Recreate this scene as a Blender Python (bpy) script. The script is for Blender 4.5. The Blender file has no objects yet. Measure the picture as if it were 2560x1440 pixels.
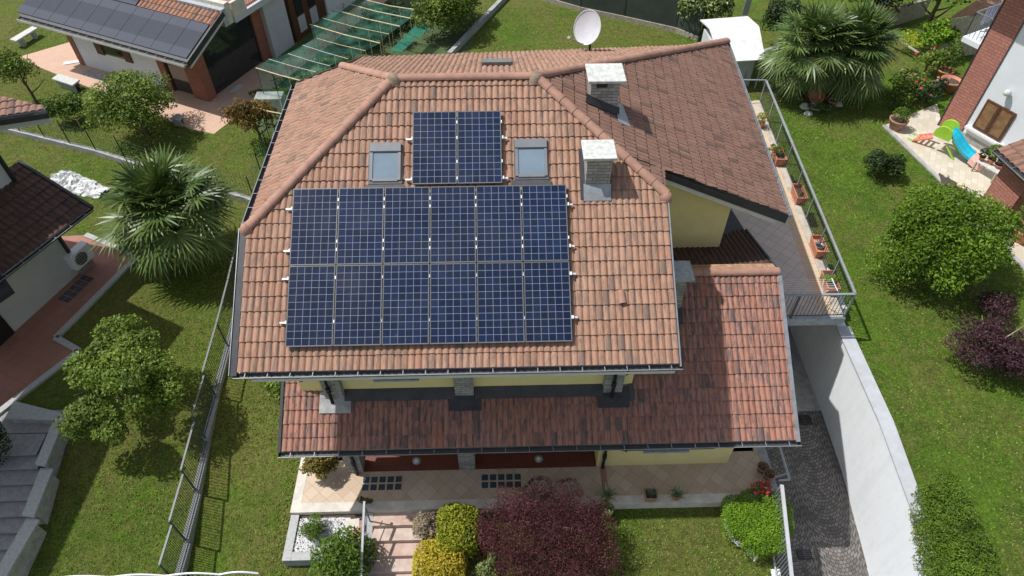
import bpy, bmesh, math, random
import numpy as np
from mathutils import Vector, Matrix
random.seed(7)
S = bpy.context.scene
COL = S.collection
R = math.radians

# ------------------------------------------------------------------ camera
F = 1710.27
CAM = np.array([4.58325, -9.02093, 17.30558])
YAW, PITCH = 0.0250084, 0.8262686
_c, _s, _cp, _sp = math.cos(YAW), math.sin(YAW), math.cos(PITCH), math.sin(PITCH)
FWD = np.array([_s*_cp, _c*_cp, -_sp]); RGT = np.array([_c, -_s, 0.0]); UPV = np.cross(RGT, FWD)
def ray(x, y): return FWD + (x-1280)/F*RGT - (y-720)/F*UPV
def at(x, y, z=0.0):
    d = ray(x, y); return Vector(CAM + d*((z-CAM[2])/d[2]))
def aty(x, y, Y):
    d = ray(x, y); return Vector(CAM + d*((Y-CAM[1])/d[1]))
def atx(x, y, X):
    d = ray(x, y); return Vector(CAM + d*((X-CAM[0])/d[0]))
cam = bpy.data.objects.new('camera', bpy.data.cameras.new('camera')); COL.objects.link(cam)
cam.matrix_world = Matrix(((RGT[0], UPV[0], -FWD[0], CAM[0]), (RGT[1], UPV[1], -FWD[1], CAM[1]), (RGT[2], UPV[2], -FWD[2], CAM[2]), (0, 0, 0, 1)))
cam.data.sensor_width = 36; cam.data.lens = F/2560*36; cam.data.clip_end = 600; cam.data.clip_start = 0.1
S.camera = cam

# ------------------------------------------------------------------ light
SUN = Vector((-0.575, 0.135, 1.0)).normalized()
el = math.asin(SUN.z); az = math.atan2(SUN.x, SUN.y)
W = bpy.data.worlds.new('World'); S.world = W; W.use_nodes = True
nt = W.node_tree; bg = nt.nodes['Background']
sky = nt.nodes.new('ShaderNodeTexSky'); sky.sky_type = 'NISHITA'; sky.sun_disc = False
sky.sun_elevation = el; sky.sun_rotation = az; sky.air_density = 1.0; sky.dust_density = 1.5
hs = nt.nodes.new('ShaderNodeHueSaturation'); hs.inputs['Saturation'].default_value = 0.55; nt.links.new(sky.outputs[0], hs.inputs['Color']); nt.links.new(hs.outputs[0], bg.inputs[0]); bg.inputs[1].default_value = 0.115
sl = bpy.data.lights.new('sun', 'SUN'); sl.energy = 3.9; sl.angle = R(0.6); sl.color = (1.0, 0.97, 0.93)
so = bpy.data.objects.new('sun', sl); COL.objects.link(so); so.location = (-20, 5, 40)
so.rotation_euler = (-SUN).to_track_quat('-Z', 'Y').to_euler()
S.view_settings.view_transform = 'Standard'; S.view_settings.look = 'None'; S.view_settings.exposure = 0.18; S.view_settings.gamma = 1.0

# ------------------------------------------------------------------ materials
def node(nt, t, **k):
    n = nt.nodes.new(t)
    for a, b in k.items(): setattr(n, a, b)
    return n
def mix_rgb(nt, fac, a, b, mode='MIX'):
    n = node(nt, 'ShaderNodeMix', data_type='RGBA', blend_type=mode)
    for sock, v in ((n.inputs[0], fac), (n.inputs[6], a), (n.inputs[7], b)):
        if hasattr(v, 'links') or hasattr(v, 'is_linked'): nt.links.new(v, sock)
        elif isinstance(v, (int, float)): sock.default_value = v
        else: sock.default_value = (*v, 1) if len(v) == 3 else v
    return n.outputs[2]
def noise(nt, vec, scale, detail=4, rough=0.6):
    n = node(nt, 'ShaderNodeTexNoise'); n.inputs['Scale'].default_value = scale
    n.inputs['Detail'].default_value = detail; n.inputs['Roughness'].default_value = rough
    if vec is not None: nt.links.new(vec, n.inputs['Vector'])
    return n.outputs['Fac']
def ramp(nt, fac, stops):
    n = node(nt, 'ShaderNodeValToRGB'); cr = n.color_ramp
    while len(cr.elements) < len(stops): cr.elements.new(0.5)
    for e, (p, c) in zip(cr.elements, stops):
        e.position = p; e.color = (*c, 1) if not isinstance(c, (int, float)) else (c, c, c, 1)
    nt.links.new(fac, n.inputs[0]); return n.outputs[0]
def math_(nt, op, a, b=None, c=None):
    n = node(nt, 'ShaderNodeMath', operation=op)
    for i, v in enumerate((a, b, c)):
        if v is None: continue
        if isinstance(v, (int, float)): n.inputs[i].default_value = v
        else: nt.links.new(v, n.inputs[i])
    return n.outputs[0]
def newmat(name):
    m = bpy.data.materials.new(name); m.use_nodes = True
    return m, m.node_tree, m.node_tree.nodes['Principled BSDF']
def geo(nt): return node(nt, 'ShaderNodeNewGeometry').outputs['Position']
def uvn(nt): return node(nt, 'ShaderNodeUVMap').outputs[0]
def bumpit(nt, b, h, strength, dist=0.02):
    n = node(nt, 'ShaderNodeBump'); n.inputs['Strength'].default_value = strength; n.inputs['Distance'].default_value = dist
    nt.links.new(h, n.inputs['Height']); nt.links.new(n.outputs[0], b.inputs['Normal'])
def mat(name, col, rough=0.7, var=0.18, scale=6.0, metal=0.0, bump=0.0, bscale=40, col2=None, spec=0.5):
    m, nt, b = newmat(name); p = geo(nt)
    n1 = noise(nt, p, scale, 5, 0.65)
    c2 = col2 or tuple(max(0, c*(1-2*var)) for c in col); c1 = tuple(min(1, c*(1+var)) for c in col)
    nt.links.new(ramp(nt, n1, [(0.3, c2), (0.62, c1)]), b.inputs['Base Color'])
    b.inputs['Roughness'].default_value = rough; b.inputs['Metallic'].default_value = metal
    b.inputs['Specular IOR Level'].default_value = spec
    if bump: bumpit(nt, b, noise(nt, p, bscale, 3), bump)
    return m

def tile_mat(name, cols, stain=(0.10, 0.085, 0.075), amount=0.5, rough=0.75, darkp=0.06):
    m, nt, b = newmat(name); uv = uvn(nt)
    fl = node(nt, 'ShaderNodeVectorMath', operation='FLOOR'); nt.links.new(uv, fl.inputs[0])
    wn = node(nt, 'ShaderNodeTexWhiteNoise', noise_dimensions='2D'); nt.links.new(fl.outputs[0], wn.inputs['Vector'])
    base = ramp(nt, wn.outputs['Value'], [(i/(len(cols)-1), c) for i, c in enumerate(cols)])
    base = mix_rgb(nt, 0.55, base, ramp(nt, noise(nt, uv, 0.25, 3), [(0.35, cols[0]), (0.65, cols[-1])]))
    mp = node(nt, 'ShaderNodeMapping'); mp.inputs['Scale'].default_value = (1.3, 0.55, 1); nt.links.new(uv, mp.inputs[0])
    off = node(nt, 'ShaderNodeVectorMath', operation='ADD'); nt.links.new(mp.outputs[0], off.inputs[0]); nt.links.new(wn.outputs['Color'], off.inputs[1])
    st = ramp(nt, noise(nt, off.outputs[0], 1.5, 6, 0.75), [(0.46, 0.0), (0.60, 1.0)])
    st2 = ramp(nt, noise(nt, uv, 7.0, 4, 0.8), [(0.45, 0.0), (0.8, 1.0)])
    dk = node(nt, 'ShaderNodeSeparateColor'); nt.links.new(wn.outputs['Color'], dk.inputs[0])
    base = mix_rgb(nt, math_(nt, 'MULTIPLY', math_(nt, 'LESS_THAN', dk.outputs[1], darkp), 0.6), base, stain)
    c = mix_rgb(nt, math_(nt, 'MULTIPLY', st, amount), base, stain)
    c = mix_rgb(nt, math_(nt, 'MULTIPLY', st2, 0.18), c, (0.33, 0.25, 0.19))
    nt.links.new(c, b.inputs['Base Color']); b.inputs['Roughness'].default_value = rough
    b.inputs['Specular IOR Level'].default_value = 0.35
    bumpit(nt, b, noise(nt, geo(nt), 60, 4), 0.25, 0.01)
    return m

def leaf_mat(name, cols, trans=0.25, rough=0.55, spec=0.3):
    m, nt, b = newmat(name); uv = uvn(nt)
    sep = node(nt, 'ShaderNodeSeparateXYZ'); nt.links.new(uv, sep.inputs[0])
    n = len(cols)
    c = ramp(nt, sep.outputs[0], [(i/(n-1), q) for i, q in enumerate(cols)])
    mul = ramp(nt, sep.outputs[1], [(0.0, 0.72), (1.0, 1.18)])
    c = mix_rgb(nt, 1.0, c, mul, 'MULTIPLY')
    nt.links.new(c, b.inputs['Base Color']); b.inputs['Roughness'].default_value = rough
    b.inputs['Specular IOR Level'].default_value = spec
    tr = node(nt, 'ShaderNodeBsdfTranslucent'); nt.links.new(c, tr.inputs[0])
    ms = node(nt, 'ShaderNodeMixShader'); ms.inputs[0].default_value = trans
    nt.links.new(b.outputs[0], ms.inputs[1]); nt.links.new(tr.outputs[0], ms.inputs[2])
    nt.links.new(ms.outputs[0], nt.nodes['Material Output'].inputs[0])
    return m

def paver_mat(name, cols, mortar, w, h, rot=0.0, gap=0.012, rough=0.75, offset=0.0):
    m, nt, b = newmat(name); p = geo(nt)
    mp = node(nt, 'ShaderNodeMapping'); mp.inputs['Rotation'].default_value = (0, 0, rot); nt.links.new(p, mp.inputs[0])
    br = node(nt, 'ShaderNodeTexBrick', offset=offset, squash=1.0)
    nt.links.new(mp.outputs[0], br.inputs['Vector'])
    br.inputs['Scale'].default_value = 1.0; br.inputs['Brick Width'].default_value = w; br.inputs['Row Height'].default_value = h
    br.inputs['Mortar Size'].default_value = gap; br.inputs['Mortar Smooth'].default_value = 0.3; br.inputs['Bias'].default_value = 0.0
    br.inputs['Color1'].default_value = (*cols[0], 1); br.inputs['Color2'].default_value = (*cols[1], 1); br.inputs['Mortar'].default_value = (*mortar, 1)
    c = mix_rgb(nt, 0.35, br.outputs[0], ramp(nt, noise(nt, p, 2.2, 5, 0.7), [(0.3, cols[-1]), (0.7, cols[0])]), 'MIX')
    nt.links.new(c, b.inputs['Base Color']); b.inputs['Roughness'].default_value = rough
    bumpit(nt, b, br.outputs['Fac'], -0.35, 0.01)
    return m

def stone_mat(name, c1, c2, mortar, w=0.22, h=0.06, ax=(1.0, 1.0), ms=0.006):
    m, nt, b = newmat(name); p = geo(nt)
    # vertical masonry: use (x+y, z)
    sp = node(nt, 'ShaderNodeSeparateXYZ'); nt.links.new(p, sp.inputs[0])
    cb = node(nt, 'ShaderNodeCombineXYZ'); nt.links.new(math_(nt, 'ADD', math_(nt, 'MULTIPLY', sp.outputs[0], ax[0]), math_(nt, 'MULTIPLY', sp.outputs[1], ax[1])), cb.inputs[0]); nt.links.new(sp.outputs[2], cb.inputs[1])
    br = node(nt, 'ShaderNodeTexBrick', offset=0.37); nt.links.new(cb.outputs[0], br.inputs['Vector'])
    br.inputs['Scale'].default_value = 1.0; br.inputs['Brick Width'].default_value = w; br.inputs['Row Height'].default_value = h
    br.inputs['Mortar Size'].default_value = ms; br.inputs['Color1'].default_value = (*c1, 1); br.inputs['Color2'].default_value = (*c2, 1); br.inputs['Mortar'].default_value = (*mortar, 1)
    c = mix_rgb(nt, 0.4, br.outputs[0], ramp(nt, noise(nt, p, 9, 5), [(0.3, c1), (0.7, c2)]))
    nt.links.new(c, b.inputs['Base Color']); b.inputs['Roughness'].default_value = 0.85
    bumpit(nt, b, mix_rgb(nt, 0.5, br.outputs['Fac'], noise(nt, p, 30, 3)), -0.5, 0.02)
    return m

M = {}
M['tile'] = tile_mat('terracotta_tile', [(0.335, 0.172, 0.108), (0.38, 0.212, 0.140), (0.405, 0.243, 0.170)], amount=0.65, darkp=0.03)
M['tile_red'] = tile_mat('red_tile', [(0.345, 0.142, 0.093), (0.38, 0.182, 0.126), (0.365, 0.193, 0.147)], stain=(0.075, 0.068, 0.070), amount=0.85, darkp=0.04)
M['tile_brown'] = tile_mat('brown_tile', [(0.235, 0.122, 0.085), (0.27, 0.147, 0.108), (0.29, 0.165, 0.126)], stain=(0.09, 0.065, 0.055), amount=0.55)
M['tile_old'] = tile_mat('orange_barrel_tile', [(0.33, 0.13, 0.07), (0.50, 0.20, 0.09), (0.42, 0.22, 0.13), (0.22, 0.15, 0.12)], amount=0.6)
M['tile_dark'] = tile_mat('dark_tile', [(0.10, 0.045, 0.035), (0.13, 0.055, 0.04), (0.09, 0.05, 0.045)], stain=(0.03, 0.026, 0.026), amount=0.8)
M['cap'] = mat('ridge_cap_tile', (0.37, 0.205, 0.15), 0.75, 0.12, 3.0, bump=0.2, bscale=30)
M['mortar'] = mat('lichen_mortar', (0.24, 0.18, 0.125), 0.9, 0.2, 8, bump=0.4)
M['zinc'] = mat('zinc_metal', (0.34, 0.36, 0.38), 0.45, 0.12, 5, metal=0.5)
M['zinc_light'] = mat('light_painted_metal', (0.46, 0.475, 0.50), 0.4, 0.06, 4)
M['gutter'] = mat('dark_gutter_metal', (0.06, 0.06, 0.065), 0.5, 0.15, 4)
M['fascia_dark'] = mat('dark_flashing', (0.035, 0.035, 0.042), 0.55, 0.2, 4)
M['fascia_white'] = mat('white_soffit_paint', (0.66, 0.66, 0.63), 0.7, 0.05, 3)
M['yellow'] = mat('yellow_plaster', (0.84, 0.71, 0.33), 0.9, 0.03, 2, bump=0.08, bscale=120)
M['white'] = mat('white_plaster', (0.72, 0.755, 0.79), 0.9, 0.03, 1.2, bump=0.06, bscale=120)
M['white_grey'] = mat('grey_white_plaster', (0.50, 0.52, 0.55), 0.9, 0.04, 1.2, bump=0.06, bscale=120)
M['slab'] = mat('stone_cap', (0.56, 0.57, 0.54), 0.8, 0.14, 9, bump=0.2, bscale=50)
M['slab_grey'] = mat('grey_stone_cap', (0.38, 0.42, 0.44), 0.8, 0.14, 9, bump=0.2, bscale=50)
M['concrete'] = mat('concrete', (0.36, 0.36, 0.35), 0.9, 0.15, 4, bump=0.2)
M['lightstone'] = mat('pale_border_stone', (0.60, 0.56, 0.49), 0.8, 0.10, 3, bump=0.1)
M['granite'] = mat('grey_granite', (0.40, 0.405, 0.40), 0.75, 0.10, 14, bump=0.1)
M['grey_step'] = mat('grey_step_stone', (0.30, 0.29, 0.28), 0.85, 0.12, 8)
M['pink_step'] = mat('pink_porphyry', (0.47, 0.36, 0.30), 0.8, 0.18, 3.5, bump=0.2, col2=(0.42, 0.26, 0.21))
M['stone'] = stone_mat('split_stone', (0.50, 0.48, 0.44), (0.20, 0.20, 0.205), (0.06, 0.06, 0.06), 0.26, 0.085, (1.0, 1.0), 0.010)
M['drystone'] = stone_mat('grey_drystone', (0.36, 0.38, 0.40), (0.25, 0.27, 0.28), (0.10, 0.10, 0.10), 0.3, 0.09)
M['brick'] = stone_mat('red_brick', (0.36, 0.14, 0.09), (0.25, 0.10, 0.07), (0.17, 0.11, 0.09), 0.26, 0.09, (-0.898, 0.44))
M['brick_pale'] = stone_mat('pale_red_brick', (0.46, 0.21, 0.16), (0.36, 0.14, 0.105), (0.13, 0.065, 0.055), 0.30, 0.115, (0.46, -0.887), 0.013)  # paler brick of the right-hand house
M['wood'] = mat('brown_wood', (0.10, 0.042, 0.020), 0.6, 0.2, 6)
M['wood_light'] = mat('weathered_shutter_wood', (0.22, 0.125, 0.055), 0.6, 0.25, 5, col2=(0.15, 0.075, 0.035))
M['wood_grey'] = mat('grey_timber', (0.40, 0.36, 0.29), 0.85, 0.2, 8)
M['bark'] = mat('bark', (0.12, 0.085, 0.06), 0.9, 0.3, 20, bump=0.5)
M['bark_pale'] = mat('pale_bark', (0.33, 0.26, 0.21), 0.9, 0.2, 20)
M['fibre'] = mat('palm_fibre', (0.10, 0.065, 0.04), 0.95, 0.35, 25, bump=0.8)
M['black'] = mat('black_metal', (0.018, 0.018, 0.02), 0.5, 0.1, 4)
M['fence_grey'] = mat('dull_grey_steel', (0.17, 0.18, 0.19), 0.5, 0.08, 4)
M['rail_grey'] = mat('grey_painted_steel', (0.30, 0.33, 0.35), 0.45, 0.08, 4, metal=0.2)
M['rail_dark'] = mat('dark_steel', (0.075, 0.085, 0.095), 0.5, 0.1, 4)
M['panel_frame'] = mat('panel_frame_metal', (0.15, 0.155, 0.15), 0.4, 0.03, 4, metal=0.3)
M['alu'] = mat('aluminium', (0.72, 0.74, 0.76), 0.35, 0.03, 4, metal=0.3)
M['frame_dark'] = mat('dark_window_frame', (0.10, 0.105, 0.115), 0.45, 0.08, 4)
M['frame_grey'] = mat('grey_window_cover', (0.19, 0.20, 0.215), 0.4, 0.06, 4)
M['dish'] = mat('dish_paint', (0.60, 0.61, 0.64), 0.5, 0.04, 3)
M['white_plastic'] = mat('white_plastic', (0.80, 0.80, 0.80), 0.4, 0.03, 3)
M['tarp'] = mat('white_tarpaulin', (0.70, 0.70, 0.69), 0.55, 0.10, 2, bump=0.1, bscale=4)
M['terra'] = mat('terracotta_pot', (0.52, 0.215, 0.13), 0.8, 0.14, 7)
M['terra_old'] = mat('aged_terracotta', (0.40, 0.22, 0.16), 0.85, 0.2, 9)
M['soil'] = mat('soil', (0.085, 0.062, 0.045), 0.95, 0.35, 18, bump=0.6, bscale=50)
M['green_plastic'] = mat('lime_plastic', (0.36, 0.62, 0.06), 0.35, 0.05, 3)
M['bright_green_plastic'] = mat('bright_green_plastic', (0.18, 0.68, 0.04), 0.35, 0.05, 3)
M['blue_plastic'] = mat('turquoise_plastic', (0.02, 0.48, 0.66), 0.3, 0.06, 3)
M['pink_plastic'] = mat('faded_pink_plastic', (0.80, 0.50, 0.43), 0.4, 0.06, 3)
M['coral_plastic'] = mat('coral_plastic', (0.72, 0.24, 0.16), 0.4, 0.06, 3)
M['yellow_plastic'] = mat('yellow_plastic', (0.80, 0.66, 0.05), 0.4, 0.05, 3)
M['bamboo'] = mat('bamboo', (0.56, 0.47, 0.29), 0.6, 0.18, 8)
M['dark'] = mat('dark_interior', (0.014, 0.013, 0.015), 0.6, 0.2, 2)
M['redpaint'] = mat('red_petal', (0.70, 0.035, 0.05), 0.6, 0.2, 9)
def brick_floor(n, *a, **k): M[n] = paver_mat(n, *a, **k)
brick_floor('patio', [(0.50, 0.38, 0.27), (0.64, 0.53, 0.41), (0.40, 0.28, 0.19)], (0.30, 0.23, 0.17), 0.30, 0.30, R(42), 0.006)
brick_floor('porch', [(0.15, 0.042, 0.028), (0.20, 0.058, 0.038), (0.14, 0.038, 0.028)], (0.07, 0.03, 0.025), 0.40, 0.30, 0, 0.006, 0.5)
brick_floor('terrace', [(0.56, 0.475, 0.425), (0.66, 0.57, 0.52), (0.50, 0.42, 0.37)], (0.30, 0.255, 0.23), 0.33, 0.33, R(45), 0.010)
brick_floor('terrace_border', [(0.55, 0.42, 0.29), (0.60, 0.48, 0.35), (0.50, 0.36, 0.24)], (0.3, 0.24, 0.18), 0.33, 0.33, R(0), 0.006)
brick_floor('terra_floor', [(0.33, 0.15, 0.105), (0.39, 0.185, 0.135), (0.28, 0.12, 0.085)], (0.22, 0.12, 0.09), 0.40, 0.40, R(25), 0.010)
brick_floor('pink_floor', [(0.56, 0.37, 0.27), (0.62, 0.43, 0.32), (0.53, 0.33, 0.23)], (0.42, 0.28, 0.21), 0.22, 0.11, R(-26), 0.008, 0.8, 0.5)
brick_floor('flagstone', [(0.52, 0.46, 0.36), (0.68, 0.64, 0.55), (0.46, 0.38, 0.27)], (0.50, 0.45, 0.37), 0.34, 0.22, R(-62), 0.012, 0.8, 0.5)

# cobbles in fans
m, nt, b = newmat('porphyry_cobbles'); p = geo(nt)
sp = node(nt, 'ShaderNodeSeparateXYZ'); nt.links.new(p, sp.inputs[0])
fx_ = math_(nt, 'SUBTRACT', math_(nt, 'FRACT', math_(nt, 'DIVIDE', sp.outputs[0], 1.35)), 0.5)
dx_ = math_(nt, 'MULTIPLY', fx_, 1.35)
arc = math_(nt, 'SQRT', math_(nt, 'SUBTRACT', 0.62, math_(nt, 'MULTIPLY', dx_, dx_)))
wy = math_(nt, 'ADD', sp.outputs[1], math_(nt, 'MULTIPLY', arc, 1.25))
cb = node(nt, 'ShaderNodeCombineXYZ'); nt.links.new(math_(nt, 'MULTIPLY', math_(nt, 'ARCTANGENT', math_(nt, 'MULTIPLY', fx_, 2.2)), 0.68), cb.inputs[0]); nt.links.new(wy, cb.inputs[1])
wob = node(nt, 'ShaderNodeVectorMath', operation='ADD'); nt.links.new(cb.outputs[0], wob.inputs[0])
nz = node(nt, 'ShaderNodeTexNoise'); nz.inputs['Scale'].default_value = 6.0; nt.links.new(p, nz.inputs['Vector'])
scn = node(nt, 'ShaderNodeVectorMath', operation='SCALE'); nt.links.new(nz.outputs['Color'], scn.inputs[0]); scn.inputs['Scale'].default_value = 0.035
nt.links.new(scn.outputs[0], wob.inputs[1])
br = node(nt, 'ShaderNodeTexBrick', offset=0.5); nt.links.new(wob.outputs[0], br.inputs['Vector'])
br.inputs['Scale'].default_value = 1.0; br.inputs['Brick Width'].default_value = 0.115; br.inputs['Row Height'].default_value = 0.105; br.inputs['Mortar Size'].default_value = 0.012; br.inputs['Mortar Smooth'].default_value = 0.4
br.inputs['Color1'].default_value = (0.10, 0.094, 0.09, 1); br.inputs['Color2'].default_value = (0.21, 0.19, 0.175, 1); br.inputs['Mortar'].default_value = (0.05, 0.045, 0.042, 1)
c = mix_rgb(nt, 1.0, br.outputs[0], ramp(nt, noise(nt, p, 1.3, 4), [(0.3, 0.75), (0.7, 1.25)]), 'MULTIPLY')
nt.links.new(c, b.inputs['Base Color']); b.inputs['Roughness'].default_value = 0.8
bumpit(nt, b, br.outputs['Fac'], -0.5, 0.02); M['cobble'] = m

# lawn
m, nt, b = newmat('mown_grass'); p = geo(nt)
fine = noise(nt, p, 17, 8, 0.85); med = noise(nt, p, 2.2, 8, 0.78); big = noise(nt, p, 0.30, 4, 0.6); mid = noise(nt, p, 0.9, 5, 0.7)
spx = node(nt, 'ShaderNodeSeparateXYZ'); nt.links.new(p, spx.inputs[0])
west = ramp(nt, math_(nt, 'MULTIPLY_ADD', spx.outputs[0], 0.02, 0.5), [(0.70, 0.045), (0.82, 0.0)])
g = ramp(nt, fine, [(0.30, (0.018, 0.046, 0.005)), (0.5, (0.064, 0.118, 0.013)), (0.70, (0.14, 0.20, 0.036))])
g = mix_rgb(nt, ramp(nt, mid, [(0.42, 0.0), (0.66, 0.75)]), g, ramp(nt, fine, [(0.30, (0.030, 0.072, 0.006)), (0.5, (0.10, 0.185, 0.013)), (0.70, (0.19, 0.30, 0.032))]))
y = ramp(nt, fine, [(0.30, (0.055, 0.058, 0.014)), (0.5, (0.135, 0.130, 0.036)), (0.70, (0.25, 0.215, 0.085))])
fac = ramp(nt, math_(nt, 'ADD', math_(nt, 'MULTIPLY', med, 0.62), math_(nt, 'ADD', math_(nt, 'MULTIPLY', big, 0.5), west)), [(0.50, 0.0), (0.66, 0.85)])
c = mix_rgb(nt, fac, g, y)
v2 = noise(nt, p, 5.0, 7, 0.8)
c = mix_rgb(nt, 1.0, c, ramp(nt, v2, [(0.34, 0.66), (0.66, 1.40)]), 'MULTIPLY')
nt.links.new(c, b.inputs['Base Color']); b.inputs['Roughness'].default_value = 0.9; b.inputs['Specular IOR Level'].default_value = 0.15
bumpit(nt, b, math_(nt, 'ADD', fine, math_(nt, 'MULTIPLY', v2, 0.8)), 0.9, 0.06); M['grass'] = m

# solar cells (UV 0..1 across one panel: 6 x 11 cells)
def cell_mat(name, nu, nv, cellcol, linecol, lw, diam, rough=0.12, spec=0.5):
    m, nt, b = newmat(name); uv = uvn(nt)
    sp = node(nt, 'ShaderNodeSeparateXYZ'); nt.links.new(uv, sp.inputs[0])
    u = math_(nt, 'MULTIPLY', sp.outputs[0], nu); v = math_(nt, 'MULTIPLY', sp.outputs[1], nv)
    def dist(q): # distance to nearest integer line
        f = math_(nt, 'FRACT', q); return math_(nt, 'MINIMUM', f, math_(nt, 'SUBTRACT', 1.0, f))
    du, dv = dist(u), dist(v)
    line = math_(nt, 'LESS_THAN', math_(nt, 'MINIMUM', du, dv), lw)
    dia = math_(nt, 'LESS_THAN', math_(nt, 'ADD', du, dv), diam)
    k = math_(nt, 'MAXIMUM', line, dia)
    fl = node(nt, 'ShaderNodeCombineXYZ'); nt.links.new(math_(nt, 'FLOOR', u), fl.inputs[0]); nt.links.new(math_(nt, 'FLOOR', v), fl.inputs[1])
    oi = node(nt, 'ShaderNodeObjectInfo'); nt.links.new(oi.outputs['Random'], fl.inputs[2])
    wn = node(nt, 'ShaderNodeTexWhiteNoise'); nt.links.new(fl.outputs[0], wn.inputs['Vector'])
    cc = mix_rgb(nt, wn.outputs['Value'], tuple(x*0.75 for x in cellcol), tuple(x*1.3 for x in cellcol))
    tone = math_(nt, 'MULTIPLY_ADD', oi.outputs['Random'], 0.35, 0.82); tn = node(nt, 'ShaderNodeCombineXYZ')
    for q in range(3): nt.links.new(tone, tn.inputs[q])
    cc = mix_rgb(nt, 1.0, cc, tn.outputs[0], 'MULTIPLY'); dust = noise(nt, geo(nt), 1.1, 5, 0.7); fdust = noise(nt, geo(nt), 14, 3)
    cl = mix_rgb(nt, math_(nt, 'MULTIPLY', ramp(nt, dust, [(0.45, 0.0), (0.75, 1.0)]), 0.025), mix_rgb(nt, k, cc, linecol), (0.42, 0.40, 0.36))
    cl = mix_rgb(nt, ramp(nt, fdust, [(0.76, 0.0), (0.80, 0.35)]), cl, (0.5, 0.5, 0.48))
    nt.links.new(cl, b.inputs['Base Color']); nt.links.new(math_(nt, 'MULTIPLY_ADD', dust, 0.25, rough-0.06), b.inputs['Roughness'])
    b.inputs['Specular IOR Level'].default_value = spec
    return m
M['cells'] = cell_mat('solar_cells', 6, 11, (0.006, 0.0150, 0.047), (0.25, 0.28, 0.34), 0.024, 0.06)
M['thinfilm'] = cell_mat('striped_solar_glass', 22, 1, (0.014, 0.018, 0.030), (0.060, 0.070, 0.096), 0.24, 0.0, 0.5, 0.15)
def glass(name, col, rough=0.08):
    m, nt, b = newmat(name); b.inputs['Roughness'].default_value = rough
    nt.links.new(ramp(nt, noise(nt, geo(nt), 1.5, 2), [(0.3, tuple(c*0.8 for c in col)), (0.7, col)]), b.inputs['Base Color'])
    b.inputs['Specular IOR Level'].default_value = 0.8; return m
M['sky_glass'] = glass('skylight_glass', (0.20, 0.27, 0.33))
M['dark_glass'] = glass('dark_window_glass', (0.03, 0.032, 0.035), 0.05)
M['block_glass'] = glass('glass_block', (0.055, 0.08, 0.11), 0.15)
def net_mat(name, col, cover, scale=0):
    m, nt, b = newmat(name); b.inputs['Base Color'].default_value = (*col, 1); b.inputs['Roughness'].default_value = 0.8
    n1 = noise(nt, geo(nt), 1.3, 4); nt.links.new(ramp(nt, n1, [(0.3, tuple(c*0.8 for c in col)), (0.7, tuple(min(1, c*1.2) for c in col))]), b.inputs['Base Color'])
    t = node(nt, 'ShaderNodeBsdfTransparent'); ms = node(nt, 'ShaderNodeMixShader')
    nt.links.new(ramp(nt, n1, [(0.3, max(0, cover-0.1)), (0.7, min(1, cover+0.1))]), ms.inputs[0])
    nt.links.new(t.outputs[0], ms.inputs[1]); nt.links.new(b.outputs[0], ms.inputs[2]); nt.links.new(ms.outputs[0], nt.nodes['Material Output'].inputs[0])
    return m
M['net'] = net_mat('green_netting', (0.10, 0.34, 0.24), 0.13)
M['net_dense'] = net_mat('dense_green_netting', (0.02, 0.20, 0.13), 0.7)
M['screen'] = net_mat('dark_shade_screen', (0.05, 0.065, 0.058), 0.93)
M['film'] = net_mat('clear_plastic_film', (0.55, 0.62, 0.60), 0.5)

L = {}
# white walls carry faint rain streaks and a dirty foot
m, nt, b = newmat('streaked_white_plaster'); p = geo(nt)
mp = node(nt, 'ShaderNodeMapping'); mp.inputs['Scale'].default_value = (2.2, 2.2, 0.22); nt.links.new(p, mp.inputs[0])
stk = ramp(nt, noise(nt, mp.outputs[0], 1.6, 6, 0.7), [(0.45, 0.0), (0.75, 1.0)])
c = mix_rgb(nt, math_(nt, 'MULTIPLY', stk, 0.22), (0.80, 0.83, 0.86), (0.50, 0.51, 0.50))
c = mix_rgb(nt, ramp(nt, noise(nt, p, 3.0, 6, 0.7), [(0.5, 0.0), (0.8, 0.22)]), c, (0.42, 0.42, 0.38))
nt.links.new(c, b.inputs['Base Color']); b.inputs['Roughness'].default_value = 0.9; bumpit(nt, b, noise(nt, p, 90, 3), 0.08); M['wall_streaked'] = m
L['bush'] = leaf_mat('green_leaves', [(0.04, 0.085, 0.010), (0.09, 0.165, 0.015), (0.16, 0.25, 0.03)])
L['bright'] = leaf_mat('bright_leaves', [(0.07, 0.15, 0.008), (0.15, 0.28, 0.012), (0.25, 0.41, 0.025)])
L['grass'] = leaf_mat('grass_blades', [(0.07, 0.13, 0.012), (0.15, 0.245, 0.022), (0.235, 0.32, 0.055), (0.35, 0.32, 0.14)])
L['dark'] = leaf_mat('dark_leaves', [(0.014, 0.032, 0.008), (0.030, 0.060, 0.014), (0.055, 0.10, 0.024)])
L['laurel'] = leaf_mat('laurel_leaves', [(0.06, 0.11, 0.012), (0.135, 0.21, 0.025), (0.25, 0.33, 0.06)])
L['olive'] = leaf_mat('tan_leaves', [(0.09, 0.085, 0.015), (0.20, 0.16, 0.03), (0.30, 0.22, 0.05)])
L['orange'] = leaf_mat('russet_leaves', [(0.06, 0.085, 0.012), (0.17, 0.10, 0.02), (0.28, 0.13, 0.03)])
L['gold'] = leaf_mat('golden_leaves', [(0.22, 0.18, 0.015), (0.40, 0.32, 0.025), (0.55, 0.46, 0.05)])
L['yelgreen'] = leaf_mat('yellow_green_leaves', [(0.09, 0.12, 0.008), (0.22, 0.25, 0.015), (0.36, 0.38, 0.03)])
L['purple'] = leaf_mat('purple_leaves', [(0.048, 0.012, 0.018), (0.092, 0.025, 0.031), (0.155, 0.050, 0.052)])
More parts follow.
